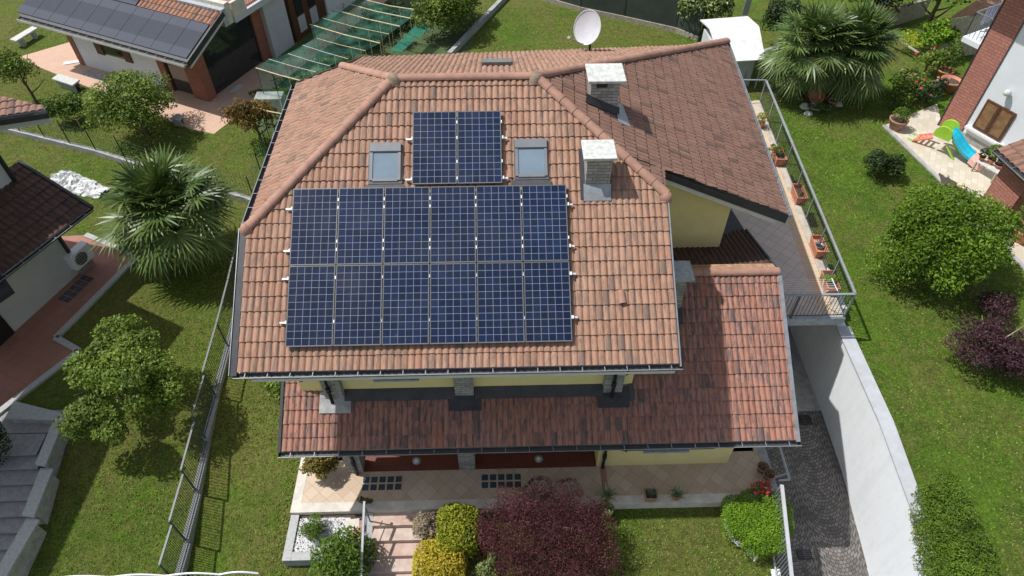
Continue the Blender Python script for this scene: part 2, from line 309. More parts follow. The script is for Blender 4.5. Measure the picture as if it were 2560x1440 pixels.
L['purple2'] = leaf_mat('plum_leaves', [(0.038, 0.014, 0.022), (0.070, 0.028, 0.040), (0.11, 0.050, 0.062)])
L['drypink'] = leaf_mat('faded_flower_heads', [(0.24, 0.17, 0.13), (0.36, 0.28, 0.22), (0.30, 0.29, 0.12)])
L['varieg'] = leaf_mat('variegated_leaves', [(0.07, 0.12, 0.02), (0.17, 0.24, 0.05), (0.45, 0.48, 0.25)])
L['palm'] = leaf_mat('palm_leaves', [(0.035, 0.075, 0.018), (0.085, 0.145, 0.032), (0.21, 0.27, 0.08)], 0.18, 0.42, 0.5)
L['palmdead'] = leaf_mat('dry_palm_leaves', [(0.20, 0.12, 0.05), (0.27, 0.18, 0.08)], 0.1)
L['conifer'] = leaf_mat('conifer_sprays', [(0.045, 0.095, 0.008), (0.095, 0.17, 0.012), (0.165, 0.25, 0.022)])
L['agave'] = leaf_mat('agave_leaves', [(0.08, 0.13, 0.07), (0.20, 0.27, 0.16), (0.50, 0.50, 0.25)], 0.1)
L['lime'] = leaf_mat('lime_leaves', [(0.20, 0.28, 0.01), (0.38, 0.46, 0.02), (0.50, 0.58, 0.05)])
L['red'] = leaf_mat('red_flowers', [(0.60, 0.02, 0.04), (0.75, 0.06, 0.10), (0.85, 0.30, 0.32)])
L['pinkf'] = leaf_mat('pink_flowers', [(0.55, 0.20, 0.28), (0.75, 0.45, 0.50)])
L['pebble'] = mat('white_pebbles', (0.78, 0.78, 0.78), 0.7, 0.12, 20)
L['weeds'] = leaf_mat('meadow_leaves', [(0.03, 0.07, 0.008), (0.07, 0.13, 0.012), (0.13, 0.19, 0.03)])

# ------------------------------------------------------------------ objects
WL = {}   # world location of each parent
def thing(name, label, cat, loc=(0, 0, 0), rz=0.0, group=None):
    o = bpy.data.objects.new(name, None); COL.objects.link(o); o.location = loc; o.rotation_euler = (0, 0, rz)
    o.empty_display_size = 0.2; o['label'] = label; o['category'] = cat
    if group: o['group'] = group
    WL[o.name] = Vector(loc); return o
def tag(o, label, cat, group=None):
    o['label'] = label; o['category'] = cat
    if group: o['group'] = group
    return o
def struct(o): o['kind'] = 'structure'; return o
class MB:
    def __init__(s): s.v = []; s.f = []; s.u = None; s.sm = []
    def add(s, vs, fs, smooth=False):
        n = len(s.v); s.v += [tuple(q) for q in vs]; s.f += [tuple(i+n for i in f) for f in fs]; s.sm += [smooth]*len(fs); return s
    def quad(s, a, b, c, d): return s.add([a, b, c, d], [(0, 1, 2, 3)])
    def box(s, c, d, rz=0.0):
        x, y, z = d[0]/2, d[1]/2, d[2]/2; k, q = math.cos(rz), math.sin(rz)
        P = [(c[0]+i*x*k-j*y*q, c[1]+i*x*q+j*y*k, c[2]+h*z) for h in (-1, 1) for j in (-1, 1) for i in (-1, 1)]
        return s.add(P, [(0, 2, 3, 1), (4, 5, 7, 6), (0, 1, 5, 4), (2, 6, 7, 3), (0, 4, 6, 2), (1, 3, 7, 5)])
    def span(s, x0, x1, y0, y1, z0, z1): return s.box(((x0+x1)/2, (y0+y1)/2, (z0+z1)/2), (x1-x0, y1-y0, z1-z0))
    def prism(s, top, z0=None, dz=None, vec=None):
        top = [Vector(q) for q in top]
        if vec is not None: bot = [q+Vector(vec) for q in top]
        elif dz is not None: bot = [q-Vector((0, 0, dz)) for q in top]
        else: bot = [Vector((q.x, q.y, z0)) for q in top]
        n = len(top)
        return s.add(top+bot, [tuple(range(n)), tuple(range(2*n-1, n-1, -1))]+[(i, i+n, (i+1) % n+n, (i+1) % n) for i in range(n)])
    def tube(s, pts, r, n=6, caps=True, r1=None):
        pts = [Vector(q) for q in pts]; rs = r if isinstance(r, (list, tuple)) else [r+( (r1 if r1 is not None else r)-r)*i/max(1, len(pts)-1) for i in range(len(pts))]
        vs = []; up = Vector((0, 0, 1))
        for i, q in enumerate(pts):
            d = (pts[min(i+1, len(pts)-1)]-pts[max(i-1, 0)]).normalized()
            a = d.cross(up if abs(d.z) < 0.95 else Vector((1, 0, 0))).normalized(); b = d.cross(a)
            vs += [q+(a*math.cos(2*math.pi*k/n)+b*math.sin(2*math.pi*k/n))*rs[i] for k in range(n)]
        fs = [(i*n+k, i*n+(k+1) % n, (i+1)*n+(k+1) % n, (i+1)*n+k) for i in range(len(pts)-1) for k in range(n)]
        s.add(vs, fs, n > 4)
        if caps: s.add(vs[:n], [tuple(range(n-1, -1, -1))]); s.add(vs[-n:], [tuple(range(n))])
        return s
    def bar(s, a, b, w, h):
        a, b = Vector(a), Vector(b); d = (b-a).normalized(); sd = d.cross(Vector((0, 0, 1)))
        sd = sd.normalized() if sd.length > 1e-4 else Vector((1, 0, 0)); u = sd.cross(d)
        P = [q+sd*i*w/2+u*j*h/2 for q in (a, b) for j in (-1, 1) for i in (-1, 1)]
        return s.add(P, [(0, 2, 3, 1), (4, 5, 7, 6), (0, 1, 5, 4), (2, 6, 7, 3), (0, 4, 6, 2), (1, 3, 7, 5)])
    def lathe(s, prof, c=(0, 0, 0), n=20):
        vs = [(c[0]+r*math.cos(2*math.pi*k/n), c[1]+r*math.sin(2*math.pi*k/n), c[2]+z) for r, z in prof for k in range(n)]
        return s.add(vs, [(i*n+k, i*n+(k+1) % n, (i+1)*n+(k+1) % n, (i+1)*n+k) for i in range(len(prof)-1) for k in range(n)], True)
    def disc(s, c, r, n=20): return s.add([(c[0]+r*math.cos(2*math.pi*k/n), c[1]+r*math.sin(2*math.pi*k/n), c[2]) for k in range(n)], [tuple(range(n))])
    def build(s, name, m, parent=None, local=False, bevel=0.0, fix=True):
        me = bpy.data.meshes.new(name)
        off = Vector((0, 0, 0)) if (local or parent is None) else WL[parent.name]
        vs = [tuple(Vector(q)-off) for q in s.v]
        me.from_pydata(vs, [], s.f); me.polygons.foreach_set('use_smooth', s.sm); me.update()
        if fix:
            bm = bmesh.new(); bm.from_mesh(me); bmesh.ops.recalc_face_normals(bm, faces=bm.faces)
            if bevel: bmesh.ops.bevel(bm, geom=[e for e in bm.edges if len(e.link_faces) == 2 and e.calc_face_angle(0) > 0.6], offset=bevel, segments=2, affect='EDGES', profile=0.5)
            bm.to_mesh(me); bm.free()
        me.materials.append(m); o = bpy.data.objects.new(name, me); COL.objects.link(o)
        if parent is not None: o.parent = parent; WL[o.name] = off
        else: WL[o.name] = Vector((0, 0, 0))
        return o
def dup(root, loc, rz=None, label=None, group=None):
    r = root.copy(); COL.objects.link(r); r.location = loc
    if rz is not None: r.rotation_euler = (0, 0, rz)
    if label: r['label'] = label
    if group: r['group'] = group
    def rec(src, dst):
        for ch in [o for o in src.children]:
            c = ch.copy(); COL.objects.link(c); c.parent = dst; rec(ch, c)
    rec(root, r); WL[r.name] = Vector(loc); return r

def npmesh(name, verts, quads, uv, m, parent=None, nv=4):
    me = bpy.data.meshes.new(name); off = np.array(WL[parent.name]) if parent is not None else np.zeros(3)
    verts = (verts-off).astype(np.float32); n = len(quads)
    me.vertices.add(len(verts)); me.vertices.foreach_set('co', verts.ravel())
    me.loops.add(n*nv); me.loops.foreach_set('vertex_index', quads.ravel().astype(np.int32))
    me.polygons.add(n); me.polygons.foreach_set('loop_start', np.arange(0, n*nv, nv, dtype=np.int32)); me.polygons.foreach_set('loop_total', np.full(n, nv, dtype=np.int32))
    if uv is not None:
        l = me.uv_layers.new(name='UVMap'); l.data.foreach_set('uv', np.repeat(uv, nv, axis=0).astype(np.float32).ravel())
    me.update(); me.validate(); me.materials.append(m)
    o = bpy.data.objects.new(name, me); COL.objects.link(o)
    if parent is not None: o.parent = parent; WL[o.name] = Vector(off)
    else: WL[o.name] = Vector((0, 0, 0))
    return o

# ------------------------------------------------------------------ tiled roof
PROF = [(0.0, 0.0), (0.05, 0.30), (0.15, 0.68), (0.32, 0.96), (0.45, 1.0), (0.58, 0.93), (0.74, 0.66), (0.83, 0.28), (0.88, 0.0)]
def tiled(name, poly, m, parent, updir, tw=0.1454, g=0.331, amp=0.034, lift=0.028, origin=None):
    """a sheet of real tiles on the plane of the convex polygon; updir = direction of the slope seen from above"""
    P = [Vector(q) for q in poly]; n = Vector((0, 0, 0))
    for i in range(1, len(P)-1): n += (P[i]-P[0]).cross(P[i+1]-P[0])
    n.normalize()
    if n.z < 0: n = -n
    ud = Vector((updir[0], updir[1], 0)); vd = ud-n*ud.dot(n); vd.normalize(); hd = vd.cross(n)
    O = Vector(origin) if origin else P[0]
    uv = [((q-O).dot(hd), (q-O).dot(vd)) for q in P]
    u0, u1 = min(a for a, _ in uv), max(a for a, _ in uv); v0, v1 = min(b for _, b in uv), max(b for _, b in uv)
    c0, c1 = math.floor(u0/tw), math.ceil(u1/tw); r0, r1 = math.floor(v0/g-1e-6), math.ceil(v1/g)
    us = [(c, c+f, h) for c in range(c0, c1) for f, h in PROF]+[(c1-1, c1, 0.0)]
    bm = bmesh.new(); ul = bm.loops.layers.uv.new('UVMap'); rr = random.Random(len(name)+int(u1*10))
    for r in range(r0, r1):
        jit = {c: (rr.uniform(-0.006, 0.006), rr.uniform(-0.004, 0.005)) for c in range(c0, c1+1)}
        lo = [bm.verts.new((u*tw, r*g+jit[c][0]-0.012, h*amp+lift+jit[c][1])) for c, u, h in us]
        hi = [bm.verts.new((u*tw, (r+1)*g+0.02, h*amp*0.92+jit[c][1]*0.5)) for c, u, h in us]
        ba = [bm.verts.new((u*tw, r*g+jit[c][0]-0.012, h*amp*0.9-0.006)) for c, u, h in us]
        lo2 = [bm.verts.new(q.co) for q in lo]
        for i in range(len(us)-1):
            c = us[i][0]; a, b2 = us[i][1]-c, us[i+1][1]-c
            if b2 <= a: a, b2 = a, 1.0
            f = bm.faces.new((lo[i], lo[i+1], hi[i+1], hi[i])); f.smooth = True
            for lp, (q, w) in zip(f.loops, ((a, 0.02), (b2, 0.02), (b2, 0.98), (a, 0.98))): lp[ul].uv = (c+min(max(q, .001), .999), r+w)
            f = bm.faces.new((ba[i], ba[i+1], lo2[i+1], lo2[i]))
            for lp in f.loops: lp[ul].uv = (c+0.5*(a+b2), r+0.02)
    area = sum(uv[i][0]*uv[(i+1) % len(uv)][1]-uv[(i+1) % len(uv)][0]*uv[i][1] for i in range(len(uv)))
    if area < 0: uv = uv[::-1]
    for i in range(len(uv)):
        a, b2 = Vector((*uv[i], 0)), Vector((*uv[(i+1) % len(uv)], 0)); d = (b2-a).normalized(); nn = Vector((d.y, -d.x, 0))
        bmesh.ops.bisect_plane(bm, geom=bm.verts[:]+bm.edges[:]+bm.faces[:], plane_co=a, plane_no=nn, clear_outer=True)
    off = WL[parent.name] if parent else Vector((0, 0, 0))
    T = Matrix(((hd.x, vd.x, n.x, O.x-off.x), (hd.y, vd.y, n.y, O.y-off.y), (hd.z, vd.z, n.z, O.z-off.z), (0, 0, 0, 1)))
    bm.transform(T); me = bpy.data.meshes.new(name); bm.to_mesh(me); bm.free(); me.materials.append(m)
    o = bpy.data.objects.new(name, me); COL.objects.link(o)
    if parent: o.parent = parent
    WL[o.name] = off; return o
def underside(name, poly, t, m, parent):
    return MB().prism([Vector(q)-Vector((0, 0, 0.015)) for q in poly], dz=t).build(name, m, parent)
M['weedy'] = mat('weedy_soil', (0.05, 0.10, 0.03), 0.95, 0.3, 4, bump=0.6, col2=(0.07, 0.06, 0.035))
def caps(name, a, b, m, parent, r=0.112, seg=0.40):
    a, b = Vector(a), Vector(b); L_ = (b-a).length; n = max(1, round(L_/seg)); d = (b-a)/n; mb = MB()
    sd = d.cross(Vector((0, 0, 1))).normalized(); up = sd.cross(d).normalized(); k = 9
    for i in range(n):   # from the low end a to the high end b, each cap overlapping the one below
        p0 = a+d*i-d*0.10; p1 = a+d*(i+1); ra, rb = r*1.10, r*0.97; vs = []
        for q, rad in ((p0, ra), (p1, rb)):
            vs += [q+(sd*math.cos(math.pi*j/k)*1.0+up*math.sin(math.pi*j/k)*0.85)*rad for j in range(k+1)]
        mb.add(vs, [(j, j+1, k+2+j, k+1+j) for j in range(k)], True)
        mb.add([p0]+vs[:k+1], [(0, j+1, j+2) for j in range(k)])
    return mb.build(name, m, parent, fix=False)
def gutter(parent, a, b, out, w=0.12, h=0.085, nb=16, m=None):
    a, b, out = Vector(a), Vector(b), Vector(out); mb = MB(); k = 8; prof = []
    for j in range(k+1):
        t = math.pi*j/k; prof.append((w/2-w/2*math.cos(t), -h*math.sin(t)))
    pr = [(x, z) for x, z in prof]+[(w+0.012, 0.006)]
    for q0, q1 in ((a, b),):
        vs = [q+out*x+Vector((0, 0, z)) for q in (q0, q1) for x, z in pr]; n = len(pr)
        mb.add(vs, [(i, i+1, n+i+1, n+i) for i in range(n-1)])
        vs2 = [q+out*(x*1.0+0.004)+Vector((0, 0, z-0.006)) for q in (q0, q1) for x, z in pr]
        mb.add(vs2, [(n+i, n+i+1, i+1, i) for i in range(n-1)])
        for q in (q0, q1): mb.add([q+out*x+Vector((0, 0, z)) for x, z in pr], [tuple(range(n))])
    o = mb.build('gutter', m or M['gutter'], parent, fix=False)
    MB().bar(a+out*(w+0.012)+Vector((0, 0, 0.0)), b+out*(w+0.012), 0.016, 0.018).build('gutter_lip', M['zinc'], o)
    first = None
    for i in range(nb):
        q = a+(b-a)*((i+0.5)/nb)
        if first is None:
            off = WL[o.name]; first = MB().bar(out*-0.02, out*(w+0.012), 0.018, 0.010).build('gutter_bracket', M['zinc'], o, local=True); first.location = q-off+Vector((0, 0, 0.012))
        else:
            c = first.copy(); COL.objects.link(c); c.location = q-off+Vector((0, 0, 0.012))
    return o

# ------------------------------------------------------------------ foliage
def dirs(rng, n):
    d = rng.normal(size=(n, 3)); return d/np.linalg.norm(d, axis=1, keepdims=True)
def leaves(name, m, parent, blobs, n, size, seed=1, p=2.0, lump=0.0, freq=3.0, inner=0.35, up=0.4, aspect=0.5, zmin=None, shell=0.25, clump=0.5):
    """many small leaf faces through the volume of blobs [(centre, radii)]"""
    rng = np.random.default_rng(seed); B = [(np.array(c, float), np.array(r if hasattr(r, '__len__') else (r, r, r), float)) for c, r in blobs]
    w = np.array([(r[0]*r[1]+r[1]*r[2]+r[0]*r[2]) for _, r in B]); w /= w.sum()
    idx = rng.choice(len(B), size=n, p=w); C = np.array([c for c, _ in B])[idx]; Rr = np.array([r for _, r in B])[idx]
    d = dirs(rng, n); d[:, 2] = np.where((d[:, 2] < -0.3) & (rng.random(n) < 0.6), -d[:, 2], d[:, 2])
    sc = 1.0/np.power(np.power(np.abs(d), p).sum(1), 1/p)
    ph = rng.random((6, 4))*6.28; k = dirs(rng, 6)*freq; lm = np.zeros(n)
    for i in range(6): lm += np.sin((d*Rr/Rr.mean()) @ k[i]*(1+0.5*i)+ph[i, 0]+idx*1.7)/(1+0.45*i)
    lm = lm/2.2
    rad = sc*(1+lump*lm)*np.where(rng.random(n) < inner, rng.random(n)**0.5*0.9, 1-shell*rng.random(n)**1.5)
    P = C+d*Rr*rad[:, None]
    if zmin is not None:
        keep = P[:, 2] > zmin; P, d, idx, lm = P[keep], d[keep], idx[keep], lm[keep]; n = len(P)
    nrm = d*0.6+dirs(rng, n)*0.75+np.array([0, 0, up]); nrm /= np.linalg.norm(nrm, axis=1, keepdims=True)
    a = np.cross(nrm, dirs(rng, n)); a /= np.linalg.norm(a, axis=1, keepdims=True)+1e-9; b = np.cross(nrm, a)
    s = size*(0.65+0.7*rng.random(n))[:, None]
    V = np.stack([P-a*s*0.5, P+b*s*aspect*0.5+nrm*s*0.08, P+a*s*0.5, P-b*s*aspect*0.5+nrm*s*0.08], 1).reshape(-1, 3)
    cl = np.random.default_rng(seed+5).random(len(B))[idx]
    uv = np.stack([np.clip(rng.random(n)*0.85+0.15*(lm+0.5), 0, 1), np.clip(0.5+(cl-0.5)*clump+0.25*lm+0.2*(rng.random(n)-0.5), 0, 1)], 1)
    return npmesh(name, V, np.arange(4*n).reshape(-1, 4), uv, m, parent)
def lobes(c, r, k, seed, rr=0.42, flat=0.0, low=-0.35, out=0.66):
    """secondary clumps spread through an ellipsoid"""
    rng = random.Random(seed); c = Vector(c); r = r if hasattr(r, '__len__') else (r, r, r); L_ = []
    for i in range(k):
        z = low+(1-low)*((i+0.5)/k); t = i*2.39996+rng.random()*0.9; q = math.sqrt(max(0, 1-z*z))
        f = out*(0.8+0.35*rng.random()); s = rr*(0.7+0.6*rng.random())
        L_.append(((c.x+q*math.cos(t)*r[0]*f, c.y+q*math.sin(t)*r[1]*f, c.z+z*r[2]*f), (r[0]*s, r[1]*s, r[2]*s*(1-flat))))
    L_.append(((c.x, c.y, c.z), tuple(q*0.55 for q in r))); return L_
def trunk(parent, base, top, r, m, seed=0, limbs=5, spread=0.6):
    rng = random.Random(seed); base, top = Vector(base), Vector(top); mb = MB(); h = top-base
    pts = [base+h*t+Vector((rng.uniform(-1, 1), rng.uniform(-1, 1), 0))*r*0.5*(1 if 0 < t < 1 else 0) for t in (0, 0.25, 0.5, 0.75, 1)]
    mb.tube(pts, [r*1.25, r, r*0.9, r*0.75, r*0.55], 8)
    for i in range(limbs):
        t = 0.4+0.55*i/max(1, limbs-1); q = base+h*t; an = i*2.4+rng.random(); ln = spread*(0.7+0.5*rng.random())
        e = q+Vector((math.cos(an)*ln, math.sin(an)*ln, ln*0.75)); mid = (q+e)/2+Vector((0, 0, -0.06*ln))
        mb.tube([q, mid, e], [r*0.5, r*0.36, r*0.16], 6)
    return mb.build('trunk', m, parent, fix=False)
def shrub(name, label, cat, base, r, m, n, size, seed, k=9, stem=True, group=None, zc=None, p=2.0, lump=0.16, rr=0.45, bark='bark', flat=0.0, part='crown', out=0.66, clump=0.6, inner=0.3, limbs=4, low=-0.35, spread=None):
    base = Vector(base); t = thing(name, label, cat, base, group=group); r = r if hasattr(r, '__len__') else (r, r, r)
    c = base+Vector((0, 0, zc if zc is not None else r[2]*0.95))
    bl = lobes(c, r, k, seed, rr, flat, low, out) if k else [(tuple(c), r)]
    leaves(part, m, t, bl, n, size, seed, p, lump, 3.0, inner, zmin=base.z-0.02, clump=clump)
    if stem: trunk(t, base-Vector((0, 0, 0.05)), c+Vector((0, 0, r[2]*0.25)), max(0.025, r[0]*0.06), M[bark], seed, limbs, spread or r[0]*0.5)
    return t
def palm(label, base, h, spread, nl, seed, group, cz=0.0, tilt=(0, 0)):
    rng = random.Random(seed); base = Vector(base); t = thing('palm_tree', label, 'palm', base, group=group)
    top = base+Vector((tilt[0], tilt[1], h)); mb = MB(); pts = [base+(top-base)*q-Vector((0, 0, 0.1 if q == 0 else 0)) for q in (0, 0.2, 0.4, 0.6, 0.8, 1)]
    mb.tube(pts, [0.20, 0.17, 0.16, 0.17, 0.20, 0.15], 10)
    for i in range(90):
        q = rng.random(); p0 = base+(top-base)*q; an = rng.random()*6.28; o = Vector((math.cos(an), math.sin(an), 0))
        mb.bar(p0+o*0.15, p0+o*0.24+Vector((0, 0, -0.12)), 0.03, 0.02)
    mb.build('trunk', M['fibre'], t, fix=False)
    V = []; Q = []; U = []; pet = MB()
    def strip(p0, dirv, side, ln, w, droop, u, v):
        prev = None
        for j in range(5):
            s = j/4; p = p0+dirv*ln*s+Vector((0, 0, -droop*ln*s*s)); ww = w*(0.45+1.3*s if s < 0.35 else 1.0*(1-s)**0.7+0.03)
            a, b = p-side*ww/2, p+side*ww/2; V.extend((tuple(a), tuple(b)))
            if prev is not None: Q.append((prev, prev+1, prev+3, prev+2)); U.append((u, v))
            prev = len(V)-2
    for i in range(nl):
        f = (i+0.5)/nl; elv = R(84-138*f**0.85+rng.uniform(-8, 8)); an = i*2.39996+rng.uniform(-0.25, 0.25)
        d = Vector((math.cos(an)*math.cos(elv), math.sin(an)*math.cos(elv), math.sin(elv))); pl = spread*(0.30+0.32*rng.random())*(0.9 if f < 0.25 else 1.05)
        dr = 0.22+0.25*f
        e = top+d*pl+Vector((0, 0, -dr*pl*0.45)); pet.tube([top, top+d*pl*0.5+Vector((0, 0, -dr*pl*0.1)), e], [0.022, 0.014, 0.009], 4, False)
        ax = (d+Vector((0, 0, -dr*1.0))).normalized(); sd = ax.cross(Vector((0, 0, 1)))
        sd = sd.normalized() if sd.length > 0.05 else Vector((1, 0, 0)); nn = sd.cross(ax).normalized(); bl = spread*(0.37+0.06*rng.random()); sh = rng.random()
        for j in range(21):
            a = R(-118+236*j/20+rng.uniform(-2, 2)); dv = (ax*math.cos(a)+sd*math.sin(a)+nn*(0.16-0.10*abs(math.sin(a)))).normalized()
            side = (nn.cross(dv)*0.8+nn*0.35*(1 if j % 2 else -1)).normalized()
            strip(e, dv, side, bl*(1-0.22*abs(a)/2)*rng.uniform(0.9, 1.08), 0.105*spread/2.2, 0.06+0.20*f+0.08*rng.random(), min(1, max(0, rng.gauss(0.45, 0.2)+0.2*f)), min(1, 0.25+0.75*sh))
    npmesh('crown', np.array(V), np.array(Q), np.array(U), L['palm'], t)
    pet.build('petioles', L['palm'], t, fix=False)
    return t
# ------------------------------------------------------------------ ground
def gz(x, y):
    if x < -8.0 and y < 2.35: return -2.3
    if x > 15.15:
        return 0.75 if y < 18 else max(0.0, 0.75*(1-(y-18)/6))
    y = max(y, -8); r_ = 0.0 if y > 0.5 else -0.17*(0.5-y); l_ = 0.0 if y > 2.6 else -0.17*(2.6-y)
    k = min(1, max(0, (-1.2-x)/1.8)); return r_+(l_-r_)*k
xs = [-140, -90, -60, -42, -32, -26, -22]+[q*0.75 for q in range(-26, -10)]+[-8.06, -7.94]+[q*0.75 for q in range(-10, 2)]+[0.95, 1.5, 2.43]+[q*0.75 for q in range(4, 15)]+[11.64, 12.5, 13.5, 14.5, 15.14, 15.16, 16, 17, 18, 19, 20, 21, 22, 23, 24, 25, 26, 28, 30, 34, 40, 50, 70, 100, 140]
ys = [-60, -40, -25, -18, -14, -11, -9, -8]+[q*0.5 for q in range(-15, 5)]+[2.34, 2.36]+[q*0.5 for q in range(5, 30)]+[15, 15.5, 16, 17, 18, 19, 20, 21, 22, 23, 24, 26, 28, 30, 34, 40, 50, 70, 100, 160]
g_ = MB()
for i in range(len(xs)-1):
    for j in range(len(ys)-1):
        x0, x1, y0, y1 = xs[i], xs[i+1], ys[j], ys[j+1]; cx, cy = (x0+x1)/2, (y0+y1)/2
        if 11.6 < cx < 15.15 and -8 < cy < 14: continue
        if 0.95 < cx < 2.43 and -4 < cy < -1: continue
        q = 1e-4 if x0 > 15.15 else 0
        zz = (lambda x, y: gz(15.2, y)) if cx > 15.15 else (lambda x, y: gz(min(x, 15.1), y))
        g_.quad((x0, y0, zz(x0, y0)), (x1, y0, zz(x1, y0)), (x1, y1, zz(x1, y1)), (x0, y1, zz(x0, y1)))
struct(g_.build('lawn', M['grass']))

# ------------------------------------------------------------------ main house
TA = math.tan(0.519076); CA, SA = math.cos(0.519076), math.sin(0.519076)
zP = lambda y: 5.80+TA*y                    # plane of the solar panels
zU = lambda y: 5.62+TA*y                    # upper front slope
zL = lambda y: 2.774+TA*y                   # lower front slope
zR = lambda x, y: 8.80-0.48*((x-5.51)*0.9976-(y-5.62)*0.0698)
zB = lambda y: 8.80-0.43*(y-5.62)
def onfun(px, py, f, it=40):
    """the point where the sight line through a pixel meets a surface z=f(x,y)"""
    d = ray(px, py); lo, hi = 5.0, 60.0
    for _ in range(60):
        t = (lo+hi)/2; p = CAM+d*t
        if p[2] > f(p[0], p[1]): lo = t
        else: hi = t
    return Vector(CAM+d*lo)
fU = lambda x, y: zU(y)+0.04
fP = lambda x, y: zP(y)
R0 = Vector((2.17, 5.57, 8.80)); R1 = Vector((5.51, 5.57, 8.80))
H = thing('house', 'cream house in the middle with solar panels, terracotta roofs on two levels and stone chimneys', 'house', (5, 4, 0))
HfL = Vector((-1.04, 2.40, zU(2.40))); HfR = Vector((8.38, 3.08, zU(3.08)))
fe = onfun(1968, 538, zR); C_ = onfun(1815, 106, zR); fl = onfun(1661, 420, zR)
E1 = Vector((-1.06, 8.42, zU(2.40)+0.01)); B1 = Vector((0.5, 7.80, zB(7.80)+0.02)); BL = Vector((0.6, 10.0, zB(10.0)))
front = [(-1.03, -0.36, zU(-0.36)), (8.38, -0.36, zU(-0.36)), tuple(HfR), tuple(R1), tuple(R0), tuple(HfL)]
left = [tuple(R0), tuple(HfL), tuple(E1), tuple(B1)]
C2 = Vector((C_.x, C_.y, zR(C_.x, C_.y)))
back = [tuple(R0), tuple(B1), (BL.x, BL.y, zB(BL.y)), (C2.x, C2.y, zB(C2.y)), tuple(R1)]
hp = R1+(HfR-R1)*0.70
right = [tuple(R1), (hp.x, hp.y, zR(hp.x, hp.y)), (fe.x, fe.y, zR(fe.x, fe.y)), (C2.x, C2.y, zR(C2.x, C2.y))]
gd = (-0.9976, 0.0698)
tiled('roof', front, M['tile'], H, (0, 1))
tiled('roof', left, M['tile'], H, (1, 0))
tiled('roof', back, M['tile'], H, (0, -1))
o_r = (fe.x, fe.y, zR(fe.x, fe.y))
tiled('roof', right, M['tile_brown'], H, gd, origin=o_r)  # slope turned from the sun, its shade put into browner tiles
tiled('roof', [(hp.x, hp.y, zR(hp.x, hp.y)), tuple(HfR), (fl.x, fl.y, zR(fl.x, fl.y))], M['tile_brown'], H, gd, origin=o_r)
for pl in (front, left, right, back): underside('soffit', [Vector(q)-Vector((0, 0, 0.03)) for q in pl], 0.10, M['fascia_dark'] if pl is right else M['fascia_white'], H)
up = Vector((0, 0, 0.02))
caps('ridge_cap', R0+up, R1+up, M['cap'], H)
caps('ridge_cap', HfL+up, R0+up, M['cap'], H, 0.12)
caps('ridge_cap', HfR+up-Vector((0.02, 0.1, 0.05)), R1+up, M['cap'], H, 0.12)
caps('ridge_cap', B1+up, R0+up, M['cap'], H)
caps('ridge_cap', C2+up*2, R1+up, M['cap'], H, 0.13)
for q in (R0, R1):
    MB().lathe([(0.0, 0.135), (0.10, 0.12), (0.17, 0.05), (0.21, -0.06)], q-Vector((0, 0.02, 0)), 12).build('ridge_joint', M['mortar'], H, fix=False)
for q in (HfL, HfR-Vector((0.0, 0.16, 0.10))):
    MB().lathe([(0.0, 0.16), (0.09, 0.13), (0.15, 0.03), (0.15, -0.08)], q, 12).build('hip_end', M['cap'], H, fix=False)
# gutters and edges
gutter(H, (-1.10, -0.37, zU(-0.36)-0.02), (8.45, -0.37, zU(-0.36)-0.02), (0, -1, 0), nb=20)
MB().span(-0.75, 8.30, -0.47, -0.43, zU(-0.36)-0.20, zU(-0.36)-0.115).build('fascia', M['fascia_white'], H)
MB().bar((-1.12, -0.42, zU(-0.42)-0.02), (-1.12, 2.42, zU(2.42)-0.02), 0.15, 0.05).build('verge_flashing', M['fascia_dark'], H)
MB().bar((-1.20, -0.42, zU(-0.42)+0.0), (-1.20, 2.42, zU(2.42)+0.0), 0.014, 0.06).build('verge_lip', M['zinc'], H)
MB().bar((8.41, -0.42, zU(-0.42)+0.0), (8.41, 3.05, zU(3.05)+0.0), 0.03, 0.10).build('verge_flashing', M['zinc'], H)
gutter(H, (E1.x, E1.y, E1.z-0.02), (HfL.x-0.02, HfL.y, HfL.z-0.02), (-1, 0, 0), nb=12, w=0.13)
MB().bar(E1+Vector((0, 0.03, 0)), B1+Vector((0, 0.03, 0)), 0.05, 0.12).build('verge_flashing', M['fascia_dark'], H)
MB().bar(B1+Vector((-0.03, 0, 0)), BL+Vector((-0.03, 0, 0)), 0.05, 0.12).build('verge_flashing', M['fascia_dark'], H)
gutter(H, (C2.x, C2.y, C2.z-0.02), (fe.x, fe.y, fe.z-0.02), (0.998, 0.05, 0), nb=14, m=M['zinc'])
va, vb = Vector((fl.x-0.05, fl.y, zR(fl.x, fl.y))), Vector((fe.x+0.02, fe.y, zR(fe.x, fe.y)))
MB().prism([va+Vector((0, -0.03, 0.03)), vb+Vector((0, -0.03, 0.03)), vb+Vector((0.0, -0.03, -0.26)), va+Vector((0, -0.03, -0.26))], vec=(0, 0.05, 0)).build('barge_board', M['fascia_dark'], H)
vb2 = va+(vb-va)*0.93
MB().prism([va+Vector((0, 0.03, -0.20)), vb2+Vector((0, 0.03, -0.20)), vb2+Vector((0, 0.03, -0.42)), va+Vector((0, 0.03, -0.42))], vec=(0, 0.07, 0)).build('barge_board', M['fascia_white'], H)
